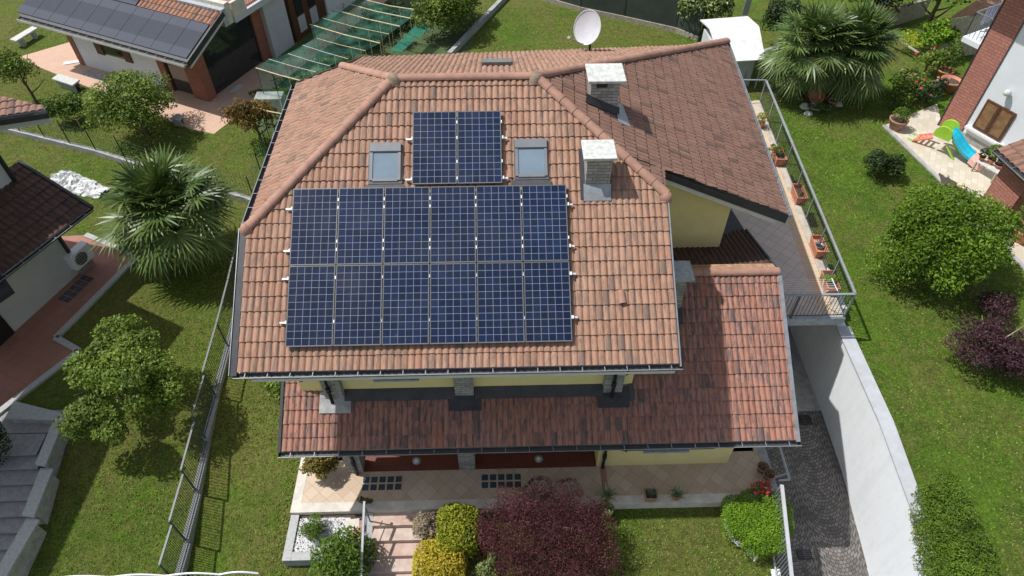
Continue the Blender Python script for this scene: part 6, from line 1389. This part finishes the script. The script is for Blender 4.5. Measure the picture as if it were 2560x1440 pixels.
# ------------------------------------------------------------------ trees and plants
L['bigbush'] = leaf_mat('big_bush_leaves', [(0.045, 0.10, 0.006), (0.10, 0.19, 0.010), (0.18, 0.29, 0.02)])
G = gz
def gp(px, py, z=0.0): return at(px, py, z)
# left
palm('big fan palm on the left lawn between the white sheet and the house', (-6.45, 8.55, 0), 2.55, 2.50, 88, 3, 'fan palms')
palm('left one of the two fan palms on the right lawn behind the terrace', at(2000, 240, ZR), 2.6, 2.25, 80, 5, 'fan palms', tilt=(-0.3, 0))
palm('right one of the two fan palms on the right lawn, above the rock ring', at(2065, 246, ZR), 2.5, 2.25, 84, 8, 'fan palms', tilt=(0.45, 0.1))
def tree(name, label, cat, base, cz, blobs, m, n, size, seed, tr=0.07, bark='bark', group=None, limbs=7, lump=.16, clump=.7, spread=.9, inner=.3):
    base = Vector(base); t = thing(name, label, cat, base, group=group)
    leaves('crown', L[m], t, blobs, n, size, seed, 2, lump, 3.0, inner, clump=clump)
    trunk(t, base-Vector((0, 0, .1)), base+Vector((0, 0, cz)), tr, M[bark], seed, limbs, spread); return t
bl = []
for px, py, z, r in ((300, 835, 2.2, .72), (345, 862, 2.2, .62), (255, 880, 2.0, .60), (215, 925, 1.9, .66), (300, 925, 2.4, .78), (375, 915, 2.2, .70), (415, 965, 1.8, .60), (345, 985, 2.0, .62), (405, 1010, 1.4, .48), (215, 1035, 1.6, .66), (270, 1060, 1.4, .55), (195, 1075, 1.2, .45), (440, 945, 1.3, .42), (290, 1085, 1.0, .38), (335, 945, 2.6, .4), (260, 970, 1.6, .45)):
    p = at(px, py, z); bl.append(((p.x, p.y, p.z), (r*.86, r*.86, r*.58)))
tree('garden_tree', 'loose spreading green tree on the shaded front lawn at lower left', 'tree', at(325, 1020, -.25), 1.7, bl, 'laurel', 16000, .10, 21, .09, lump=.34, inner=.2, clump=1.1)
b0 = at(368, 335, 0.0); shrub('round_bush', 'large round yellowish green bush beyond the left palm', 'bush', b0, (1.9, 1.7, 1.45), L['laurel'], 12000, .115, 22, k=20, zc=1.35, lump=.32, rr=.34, clump=1.0)
q = at(95, 262, 0); tree('small_tree', 'thin young yellow green tree on the grass at the left edge', 'tree', q, 1.6, lobes((q.x-.4, q.y, 1.7), (1.0, .9, .9), 9, 23, .40), 'laurel', 2600, .13, 23, .06, limbs=5, lump=.25)
q = at(187, 302, 0); t = shrub('leafy_bush', 'dark bush inside a low pole frame near the green fence', 'bush', q, (.85, .8, .6), L['bush'], 2600, .13, 24, k=8, zc=.65, stem=False)
tf = thing('pole_frame', 'low frame of pale poles round a dark bush', 'frame', q)
cr = [at(150, 288, .45), at(192, 300, .45), at(232, 273, .45), at(185, 262, .45)]
for a, b2 in zip(cr, cr[1:]+cr[:1]): MB().tube([a, b2], .022, 6).build('pole', M['bamboo'], tf); MB().tube([a, Vector((a.x, a.y, 0))], .02, 6).build('stake', M['bamboo'], tf)
q = at(655, 362, 0); tree('russet_tree', 'small tree with orange and green leaves beside the main roof edge', 'tree', q, 1.3, lobes((q.x-.1, q.y, 1.35), (1.05, .9, .9), 8, 25, .40), 'orange', 2600, .13, 25, .06, limbs=5, lump=.25)
q = at(345, 312, 0); shrub('hydrangea', 'small plant with bluish white flowers below the round bush', 'plant', q, (.8, .4, .35), leaf_mat('pale_blue_flowers', [(.05, .10, .02), (.08, .13, .03), (.45, .45, .55)]), 700, .10, 26, k=5, stem=False)
shrub('dark_conifer', 'clipped dark evergreen cone beside the grey stair at the left edge', 'bush', at(-5, 1150, -.1), (.62, .72, 1.2), L['dark'], 6000, .08, 27, k=0, stem=False, lump=.05, zc=1.1)
q = at(690, 965, -.1); shrub('low_shrub', 'low green shrub growing by the house wall under the left roof corner', 'bush', (-1.9, 2.6, 0), (.7, .5, .45), L['laurel'], 900, .11, 28, k=5, stem=False)
shrub('low_shrub', 'yellow green leaves poking out beside the fence under the left roof edge', 'bush', (-3.3, 3.9, 0), (.3, .5, .35), L['yelgreen'], 500, .10, 29, k=4, stem=False)
# front garden
q = at(802, 1162, .40); t = shrub('potted_shrub', 'yellowish shrub on the sunny patio beside the left porch pillar', 'bush', (q.x, q.y, 0), (.52, .48, .44), L['olive'], 2400, .085, 31, k=8, zc=.48, lump=.2)
zq = -.17
q = at(787, 1318, .1); shrub('dwarf_pine', 'small round dark green bush in the white pebbles', 'bush', (at(787, 1325, 0).x, at(787, 1325, 0).y, zq), (.33, .33, .30), L['conifer'], 1800, .05, 32, k=6, stem=False, zc=.25)
q = at(858, 1392, .1); shrub('round_hedge_bush', 'rounded glossy green bush between the pebble bed and the handrail', 'bush', (q.x, q.y-.05, -.6), (.66, .60, .66), L['bush'], 5200, .085, 33, k=8, stem=False, zc=.55, lump=.10, p=2.6, rr=.55)
q = at(1068, 1310, .2); shrub('dry_hydrangea', 'shrub with faded pinkish dry flower heads beside the steps', 'bush', (q.x, q.y-.05, -.35), (.29, .40, .40), L['drypink'], 1500, .075, 34, k=5, stem=False, zc=.45, p=2.8, rr=.6)
q = at(1146, 1318, .3); shrub('clipped_shrub', 'clipped yellow green shrub between the dry flowers and the red maple', 'bush', (q.x, q.y-.05, -.35), (.56, .66, .55), L['yelgreen'], 5200, .075, 35, k=0, stem=False, zc=.55, lump=.08, p=3.0, inner=.2)
q = at(1098, 1395, .3); shrub('clipped_shrub', 'clipped golden yellow box shaped shrub at the foot of the steps', 'bush', (q.x, q.y-.1, -.75), (.66, .58, .60), L['gold'], 6500, .065, 36, k=0, stem=False, zc=.70, lump=.05, p=4.0, inner=.2)
q = at(1222, 1405, .0); shrub('variegated_shrub', 'small pale green shrub in front of the dark red maple', 'bush', (q.x, q.y-.1, -.65), (.30, .42, .40), L['varieg'], 1700, .065, 37, k=5, stem=False, zc=.4)
q = at(1512, 1275, 0); shrub('variegated_shrub', 'small variegated bush tucked between the red maple and the patio edge', 'bush', (q.x, q.y-.05, -.2), (.28, .24, .26), L['varieg'], 600, .065, 38, k=4, stem=False, zc=.22)
q = at(915, 1258, .1); t = shrub('patio_plant', 'small bushy plant on the patio edge at the top of the handrail', 'plant', (q.x, q.y, 0), (.20, .17, .18), L['olive'], 420, .06, 39, k=3, stem=False, zc=.2)
# the dark red maple: a wide dome of drooping clumps
mb0 = at(1385, 1345, -.3); mt = thing('red_maple', 'large dome shaped dark red maple in front of the patio', 'tree', (mb0.x, mb0.y, -.4))
mc = at(1372, 1325, .8); bl = []
rr = random.Random(4)
for px, py, z, r in ((1275, 1250, 1.15, .42), (1345, 1225, 1.25, .42), (1420, 1230, 1.3, .42), (1240, 1300, 1.1, .42), (1310, 1290, 1.45, .50), (1390, 1285, 1.5, .50), (1455, 1275, 1.3, .45), (1235, 1355, .85, .42), (1295, 1355, 1.2, .50), (1370, 1350, 1.35, .55), (1450, 1335, 1.25, .50), (1500, 1320, .95, .40), (1280, 1415, .8, .45), (1350, 1420, .95, .5), (1425, 1405, 1.0, .5), (1500, 1390, .85, .46), (1530, 1430, .5, .36), (1215, 1320, .7, .3), (1455, 1455, .8, .5), (1380, 1470, .9, .5), (1310, 1470, .6, .45), (1495, 1275, 1.0, .3)):
    p = at(px, py, z); bl.append(((p.x, p.y, p.z), (r*1.0, r*.95, r*.72)))
bl.append(((mc.x, mc.y+.05, .15), (1.72, 1.28, .98))); bl.append(((mc.x, mc.y, .0), (1.6, 1.2, .9)))
leaves('crown', L['purple'], mt, bl, 52000, .050, 41, 2, .22, 4.0, .22, up=.3, aspect=.35, clump=.9)
trunk(mt, (mb0.x, mb0.y, -.6), (mb0.x, mb0.y, .5), .09, M['bark_pale'], 41, 6, .45)
# agaves and pots on the patio edge
def agave(label, base, r, n, m, seed, potm=None, name='agave'):
    t = thing(name, label, 'plant', base, group='spiky plants on the patio edge'); rng = random.Random(seed); h0 = .0
    if potm: MB().lathe([(0, 0), (.10, 0), (.14, .17), (.155, .17), (.155, .21), (.13, .21), (.12, .16), (0, .16)], (0, 0, 0), 20).build('pot', M[potm], t, local=True, fix=False); h0 = .17
    V, Q, U = [], [], []
    for i in range(n):
        an = i*2.39996; el_ = R(75-68*(i/n)); ln = r*rng.uniform(.85, 1.1); d = Vector((math.cos(an)*math.cos(el_), math.sin(an)*math.cos(el_), math.sin(el_))); sd = Vector((-math.sin(an), math.cos(an), 0)); prev = None
        for j in range(5):
            f = j/4; p = Vector(base)+Vector((0, 0, h0))+d*ln*f+Vector((0, 0, -.25*ln*f*f)); w = .075*r/.35*(.6+.8*f if f < .4 else 1.15*(1-f)+.02)
            V += [tuple(p-sd*w/2+Vector((0, 0, .015))), tuple(p), tuple(p+sd*w/2+Vector((0, 0, .015)))]
            if prev is not None: Q += [(prev, prev+1, prev+4, prev+3), (prev+1, prev+2, prev+5, prev+4)]; sh = rng.random(); U += [(min(1, .35+.6*sh*(i > n*.6)+.3*sh), .8)]*2
            prev = len(V)-3
    npmesh('leaf_rosette', np.array(V), np.array(Q), np.array(U), L[m], t); return t
q = at(1516, 1245, 0); agave('leftmost spiky agave beside the red maple', (q.x, q.y, 0), .38, 26, 'agave', 51, 'terra')
q = at(1689, 1243, 0); agave('striped spiky agave between the square pot and the hedge', (q.x, q.y, 0), .33, 26, 'agave', 52, 'terra')
q = at(1624, 1245, 0); t = thing('square_pot', 'square brown pot with a dark spiky plant on the patio edge', 'plant pot', (q.x, q.y, .004))
mb = MB(); r1 = [(-.13, -.12, 0), (.13, -.12, 0), (.13, .12, 0), (-.13, .12, 0)]; r2 = [(v[0]*1.25, v[1]*1.25, .26) for v in r1]; r3 = [(v[0]*1.08, v[1]*1.08, .26) for v in r1]; r4 = [(v[0]*1.05, v[1]*1.05, .18) for v in r1]
mb.add(r1+r2+r3+r4, [(3, 2, 1, 0)]+[(a+k, a+(k+1) % 4, a+4+(k+1) % 4, a+4+k) for a in (0, 4, 8) for k in range(4)]).build('pot', M['terra_old'], t, local=True, fix=False)
MB().add(r4, [(0, 1, 2, 3)]).build('soil', M['soil'], t, local=True, fix=False)
q2 = WL[t.name]; V, Q, U = [], [], []; rng = random.Random(9)
for i in range(16):
    an = i*2.4; d = Vector((math.cos(an)*.7, math.sin(an)*.7, .8)); sd = Vector((-math.sin(an), math.cos(an), 0)); p = q2+Vector((0, 0, .18)); e_ = p+d*.24; n0 = len(V); V += [tuple(p-sd*.02), tuple(p+sd*.02), tuple(e_+sd*.004), tuple(e_-sd*.004)]; Q.append((n0, n0+1, n0+2, n0+3)); U.append((.1, .5))
npmesh('leaf_rosette', np.array(V), np.array(Q), np.array(U), L['agave'], t)
for px, py, lab, r in ((1905, 1172, 'round pot with dry brown plant at the patio corner, nearer the wall', .15), (1921, 1190, 'round pot of bare soil at the patio corner, right above the red flowers', .155)):
    q = at(px, py, 0.1); t = pot(lab, (q.x, q.y, .004), r, .24, 'terra_old', group='round pots at the patio corner')
    leaves('plant', L['palmdead'], t, [((q.x, q.y, .26), (.13, .12, .10))], 60, .08, 55)
q = at(1890, 1305, .2); hd = thing('clipped_hedge', 'clipped bright green hedge block beside the ramp railing', 'hedge', (q.x, q.y, -.3))
hb = []
for px, py, r in ((1845, 1275, .32), (1845, 1310, .32), (1890, 1265, .36), (1890, 1310, .42), (1895, 1345, .36), (1930, 1345, .32), (1935, 1270, .34), (1940, 1310, .34)):
    p = at(px, py, .12); hb.append(((p.x, p.y, .05), (r*1.25, r*1.25, .38)))
leaves('foliage', L['bright'], hd, hb, 22000, .048, 61, 3.2, .06, 3, .15, up=.5, clump=.35)
q = at(1903, 1222, .35); t = thing('rose_bush', 'rose bush with red and pink flowers at the back of the bright hedge', 'bush', (q.x, q.y, 0))
leaves('foliage', L['bush'], t, [((q.x, q.y, .33), (.30, .22, .22))], 420, .06, 62); fl_ = MB(); rng = random.Random(2)
V, Q, U = [], [], []
for i in range(30):
    c = Vector((q.x+rng.uniform(-.30, .24), q.y+rng.uniform(-.26, .2), .48+rng.uniform(-.12, .12))); s = rng.uniform(.03, .055); sh = rng.random()
    for k in range(7):
        d = Vector((rng.uniform(-1, 1), rng.uniform(-1, 1), rng.uniform(.0, 1))).normalized(); a = d.cross(Vector((.3, .5, .8))).normalized(); b2 = d.cross(a); cc_ = c+d*s*.7; n0 = len(V)
        V += [tuple(cc_+a*s*.7), tuple(cc_+b2*s*.7), tuple(cc_-a*s*.7), tuple(cc_-b2*s*.7)]; Q.append((n0, n0+1, n0+2, n0+3)); U.append((min(1, sh+rng.uniform(-.1, .1)), .7))
npmesh('flowers', np.array(V), np.array(Q), np.clip(np.array(U), 0, 1), L['red'], t)
rng = random.Random(6); mb = MB()
for i in range(150):
    f = rng.random(); px = 1812+f*18 if f < .5 else 1821+(f-.5)*2*75; py = 1268+f*2*62 if f < .5 else 1330+(f-.5)*2*62
    p = at(px+rng.uniform(-5, 5), py+rng.uniform(-4, 4), -.3); s = rng.uniform(.02, .045); z = gz(p.x, p.y); a = rng.uniform(0, 6)
    mb.add([(p.x+s*math.cos(a+k*1.57), p.y+s*math.sin(a+k*1.57), z) for k in range(4)]+[(p.x, p.y, z+s)], [(0, 1, 4), (1, 2, 4), (2, 3, 4), (3, 0, 4)])
o = mb.build('edging_pebbles', L['pebble'], fix=False); o['kind'] = 'stuff'; tag(o, 'curved line of white pebbles along the hedge', 'pebbles')
# right garden
q = at(2335, 690, ZR); shrub('round_bush', 'very large round green bush on the right lawn', 'bush', (q.x-.28, q.y+.2, ZR), (2.05, 2.0, 1.65), L['bigbush'], 30000, .10, 71, k=40, zc=1.4, lump=.26, rr=.30, clump=.9, out=.74)
q = at(2198, 448, ZR); shrub('small_bush', 'small dark green bush alone on the right lawn', 'bush', (q.x, q.y+.2, ZR), (.72, .68, .6), L['dark'], 2600, .10, 72, k=8, zc=.55)
for (px, py, r, n, lab, sd) in ((2470, 880, 1.15, 8000, 'spreading plum coloured maple at the right edge of the lawn', 73), (2486, 772, .62, 1900, 'small upright plum coloured maple with a thin pale stem', 74), (2548, 915, .8, 2600, 'plum coloured maple cut off by the right edge of the photo', 75)):
    q = at(px, py, ZR+r*.6); q = Vector((q.x, q.y, ZR)); t = thing('plum_maple', lab, 'tree', q, group='plum coloured maples on the right lawn')
    leaves('crown', L['purple2'], t, lobes((q.x, q.y, ZR+r*.75), (r, r*.95, r*.62), 10, sd, .42), n, .085, sd, 2, .25, 3.5, .3, clump=.9, aspect=.4)
    trunk(t, q-Vector((0, 0, .1)), q+Vector((0, 0, r*1.0)), .05, M['bark_pale'], sd, 6, r*.6)
# conifer group at bottom right
ct = thing('conifer_bush', 'dark feathery conifer bush beside the white ramp wall at bottom right', 'conifer', at(2370, 1380, ZR))
bl = []
for px, py, z, rx in ((2350, 1205, 1.25, .36), (2318, 1240, 1.15, .40), (2372, 1245, 1.3, .40), (2310, 1290, 1.15, .42), (2362, 1295, 1.45, .46), (2400, 1300, 1.2, .38), (2318, 1345, 1.1, .42), (2375, 1350, 1.45, .48), (2425, 1360, 1.15, .40), (2325, 1400, 1.1, .42), (2385, 1405, 1.4, .50), (2440, 1415, 1.1, .40), (2340, 1445, 1.1, .42), (2400, 1460, 1.3, .50), (2455, 1460, 1.0, .40)):
    p = at(px, py, z); bl.append(((p.x+.16, p.y, z-.15), (rx*.95, rx, rx*1.25)))
leaves('foliage', L['conifer'], ct, bl, 26000, .070, 76, 2, .16, 4, .25, up=.7, aspect=.3, clump=.6)
tag(MB().tube([at(2335, 1435, ZR+.3), at(2366, 1395, ZR+.4)], .015, 6).build('garden_cane', M['fascia_dark']), 'thin dark cane sticking out of the conifer bush at bottom right', 'cane')
# flower bed by the brick corner
for i, (px, py, r, m, lab) in enumerate(((2225, 270, .7, 'bush', 'yellow flowering bush left of the herb pot'), (2262, 245, .75, 'laurel', 'pale leafed bush in the middle of the flower bed'), (2300, 265, .65, 'dark', 'dark rose bush beside the flagstones'), (2330, 240, .5, 'dark', 'small dark bush right of the rose bush'), (2258, 215, .6, 'bush', 'white rose bush at the back of the flower bed'), (2310, 180, .7, 'laurel', 'thin twiggy bush with a red flower near the balcony'), (2345, 170, .6, 'bush', 'green bush with a white rose below the balcony'))):
    q = at(px, py, ZR); t = shrub('flowering_bush', lab, 'bush', (q.x, q.y, ZR), (r, r*.9, r*.8), L[m], 800, .12, 90+i, k=6, lump=.3, group='bushes of the flower bed')
    rng = random.Random(i); V, Q, U = [], [], []
    for k in range(5):
        c = Vector((q.x+rng.uniform(-r, r)*.8, q.y+rng.uniform(-r, r)*.7, ZR+r*(1.2+rng.uniform(-.2, .5))))
        for kk in range(6):
            d = Vector((rng.uniform(-1, 1), rng.uniform(-1, 1), rng.uniform(0, 1))).normalized(); a = d.cross(Vector((.3, .5, .8))).normalized(); b2 = d.cross(a); s = .055; cc_ = c+d*s*.7; n0 = len(V)
            V += [tuple(cc_+a*s), tuple(cc_+b2*s), tuple(cc_-a*s), tuple(cc_-b2*s)]; Q.append((n0, n0+1, n0+2, n0+3)); U.append((rng.random(), .8))
    npmesh('flowers', np.array(V), np.array(Q), np.array(U), [L['lime'], L['pinkf'], L['red'], L['pinkf'], L['varieg'], L['red'], L['varieg']][i], t)
for i, (px, py, s, lab) in enumerate(((2012, 268, .26, 'white rock at the left of the ring under the palms'), (2040, 268, .30, 'grey white rock in the middle of the rock ring'), (2068, 272, .2, 'small rock near the tipped pot'), (2095, 262, .2, 'pale rock at the right of the rock ring'), (2020, 285, .2, 'flat rock at the front of the rock ring'))):
    q = at(px, py, ZR); rr_ = random.Random(i+20); mb = MB(); mb.lathe([(0, s*.7), (s*.6, s*.55), (s, s*.1), (s*.8, -s*.3)], (0, 0, 0), 8); mb.v = [(v[0]*rr_.uniform(.75, 1.25), v[1]*rr_.uniform(.75, 1.15), v[2]*rr_.uniform(.8, 1.2)) for v in mb.v]
    o = mb.build('garden_rock', M['slab'], fix=False); o.location = q; tag(o, lab, 'rock', 'rocks ringing the palm bed')
q = at(2037, 248, ZR); t = pot('tilted terracotta pot among the rocks under the right palms', (q.x, q.y, ZR), .32, .42, 'terra', soil=False); t.rotation_euler = (R(35), R(-15), 0)
q = at(2078, 264, ZR); t = pot('small terracotta pot by the rock ring under the right palms', (q.x, q.y, ZR), .2, .26, 'terra')
shrub('ground_plant', 'low green plant among the rocks under the right palms', 'plant', at(2050, 280, ZR), (.6, .3, .2), L['bush'], 420, .10, 99, k=4, stem=False)
# rear planting
q = at(1112, 95, 0); shrub('tall_shrub', 'tall loose green shrub behind the roof beside the net garden', 'bush', q, (1.5, 1.4, 1.5), L['laurel'], 6500, .15, 101, k=14, zc=1.25, lump=.28, stem=False)
q = at(1142, 55, 0); shrub('tall_shrub', 'second tall shrub farther back along the old grey wall', 'bush', q, (1.3, 1.2, 1.4), L['bush'], 4600, .15, 102, k=12, zc=1.25, lump=.28, stem=False)
q = at(1760, 88, 0); shrub('variegated_bush', 'big light leafed variegated bush left of the white shed', 'bush', (q.x, q.y+.3, 0), (1.55, 1.2, 1.3), L['varieg'], 4800, .17, 103, k=12, zc=1.4, lump=.2)
q = at(1952, 112, 0.3); shrub('dark_shrub', 'dark green shrub between the white shed and the palms', 'bush', (q.x, q.y+.3, .3), (1.1, .9, 1.1), L['dark'], 2600, .16, 104, k=9, zc=1.1, lump=.25)
q = at(2305, 95, ZR); tree('leafy_tree', 'dark glossy leafed tree at the top right', 'tree', (q.x, q.y, ZR), 2.3, lobes((q.x+.2, q.y+.3, ZR+2.6), (1.7, 1.6, 1.4), 13, 105, .42), 'bush', 5200, .20, 105, .11, limbs=6, lump=.22)
q = at(2330, 128, ZR); shrub('fig_bush', 'bright green low bush under the dark leafy tree', 'bush', (q.x, q.y, ZR), (.95, .9, .75), L['bright'], 2200, .16, 106, k=10, zc=.75, stem=False)
q = at(2268, 102, ZR); shrub('lime_groundcover', 'strip of lime yellow ground cover left of the bright green bush', 'plant', (q.x, q.y, ZR), (.9, .7, .22), L['lime'], 1000, .10, 107, k=6, stem=False, zc=.1)
q = at(2190, 40, .5); shrub('grey_shrub', 'large loose grey green shrub behind the right palm', 'bush', (q.x, q.y+.4, .4), (1.9, 1.2, 1.2), L['dark'], 3200, .16, 108, k=10, zc=1.1, lump=.3)
q = at(2106, 18, .5); shrub('pink_flower_bush', 'bush with pale pink blossoms just behind the right palm', 'bush', (q.x, q.y, .4), (.9, .8, .9), L['bush'], 900, .14, 109, k=6, stem=False)
tt_ = bpy.data.objects['pink_flower_bush']; leaves('blossoms', L['pinkf'], tt_, [((q.x-.4, q.y, 1.7), (.35, .3, .25)), ((q.x+.5, q.y-.2, 1.5), (.35, .3, .3))], 90, .15, 110)
q = at(1545, 34, 0); shrub('fence_shrub', 'dark shrub leaning over the rear wall near the metal pole', 'bush', (q.x, q.y+.9, 0), (1.2, .8, 1.2), L['dark'], 2400, .16, 111, k=8, zc=1.5, lump=.3)
q = at(1462, 18, 0); shrub('fence_shrub', 'sparse shrub behind the rear screen at the top edge', 'bush', (q.x, q.y+1.2, 0), (1.6, .8, 1.1), L['bush'], 2200, .16, 112, k=8, zc=1.3, lump=.3)
for i, (x, y) in enumerate(((18, 34), (24, 36), (30, 38), (-24, 40), (5, 42), (12, 44), (-30, 30), (36, 22), (-27, 14))):
    shrub('boundary_tree', ['tree beyond the gardens behind the shed', 'tree beyond the gardens behind the right palms', 'tree beyond the brown roofed shed', 'tree behind the low house at upper left', 'tree behind the net garden', 'tree behind the rear screen', 'tree left of the low house', 'tree behind the tall white house', 'tree beyond the left edge lawn'][i], 'tree', (x, y, 0), (2.4, 2.4, 2.4), L['bush'], 2600, .3, 120+i, k=10, zc=3.2, lump=.25, group='trees beyond the gardens')

# ------------------------------------------------------------------ standing grass blades on the mown lawns
def inside(P, poly):
    x, y = P[:, 0], P[:, 1]; r = np.zeros(len(P), bool); n = len(poly)
    for i in range(n):
        (xa, ya_), (xb, yb) = poly[i], poly[(i+1) % n]
        r ^= ((ya_ > y) != (yb > y)) & (x < (xb-xa)*(y-ya_)/((yb-ya_) if yb != ya_ else 1e-9)+xa)
    return r
x2 = lambda L_: [(v[0], v[1]) for v in L_]
vgz = np.vectorize(gz)
def blades(label, x0, x1, y0, y1, n, seed, no=(), only=None):
    rng = np.random.default_rng(seed); P = np.stack([rng.uniform(x0, x1, n), rng.uniform(y0, y1, n)], 1); keep = np.ones(n, bool)
    for poly in no: keep &= ~inside(P, x2(poly))
    if only: keep &= inside(P, x2(only))
    P = P[keep]; n = len(P); z = vgz(P[:, 0], P[:, 1])
    pat = np.sin(P[:, 0]*1.9+np.sin(P[:, 1]*1.3)*2)+np.sin(P[:, 1]*2.3+P[:, 0]*.7)+np.sin(P[:, 0]*5.1-P[:, 1]*4.3)*.6
    a = rng.uniform(0, 6.28, n); h = rng.uniform(.012, .036, n)*(1+.25*pat*.5); w = rng.uniform(.012, .03, n); ln = rng.uniform(-.04, .04, (n, 2))
    dx, dy = np.cos(a)*w, np.sin(a)*w; zero = np.zeros(n); B = np.stack([P[:, 0], P[:, 1], z-.005], 1)
    V = np.stack([B+np.stack([-dx, -dy, zero], 1), B+np.stack([dx, dy, zero], 1), B+np.stack([dx*.4+ln[:, 0], dy*.4+ln[:, 1], h], 1), B+np.stack([-dx*.4+ln[:, 0], -dy*.4+ln[:, 1], h], 1)], 1).reshape(-1, 3)
    uv = np.stack([np.clip(.40+.10*pat+rng.normal(0, .20, n), 0, 1), np.clip(.5+rng.normal(0, .25, n), 0, 1)], 1)
    o = npmesh('grass', V, np.arange(4*n).reshape(-1, 4), uv, L['grass']); o['kind'] = 'stuff'; tag(o, label, 'grass'); return o
lpav = [P4, P0, P1, P2, P3, (-13, 2), (-13, 11)]; pink = [P_(-2.0, -2.1, 0), P_(Lf+3.5, -1.0, 0), P_(Lf+1, 4, 0), P_(-.75, 16, 0), P_(-2.0, 16, 0)]
pb = [(-1.1, -2.25), (2.6, -2.25), (2.6, 7), (-1.1, 7)]
blades('short mown grass on the two front lawns at lower left', -7.9, 0.9, -3.6, 9, 46000, 201, [lpav, pb])
blades('dry short grass between the red maple and the bright hedge', 2.5, 11.4, -3.8, -1.02, 17000, 202)
blades('mown grass of the right hand lawn', 15.45, 25, -4, 18, 60000, 203, [pv_r])
blades('grass of the upper left gardens', -21, -4.8, 8.5, 27, 52000, 204, [lpav, pink])
blades('grass of the back lawn', 3, 15, 13, 28, 34000, 205)
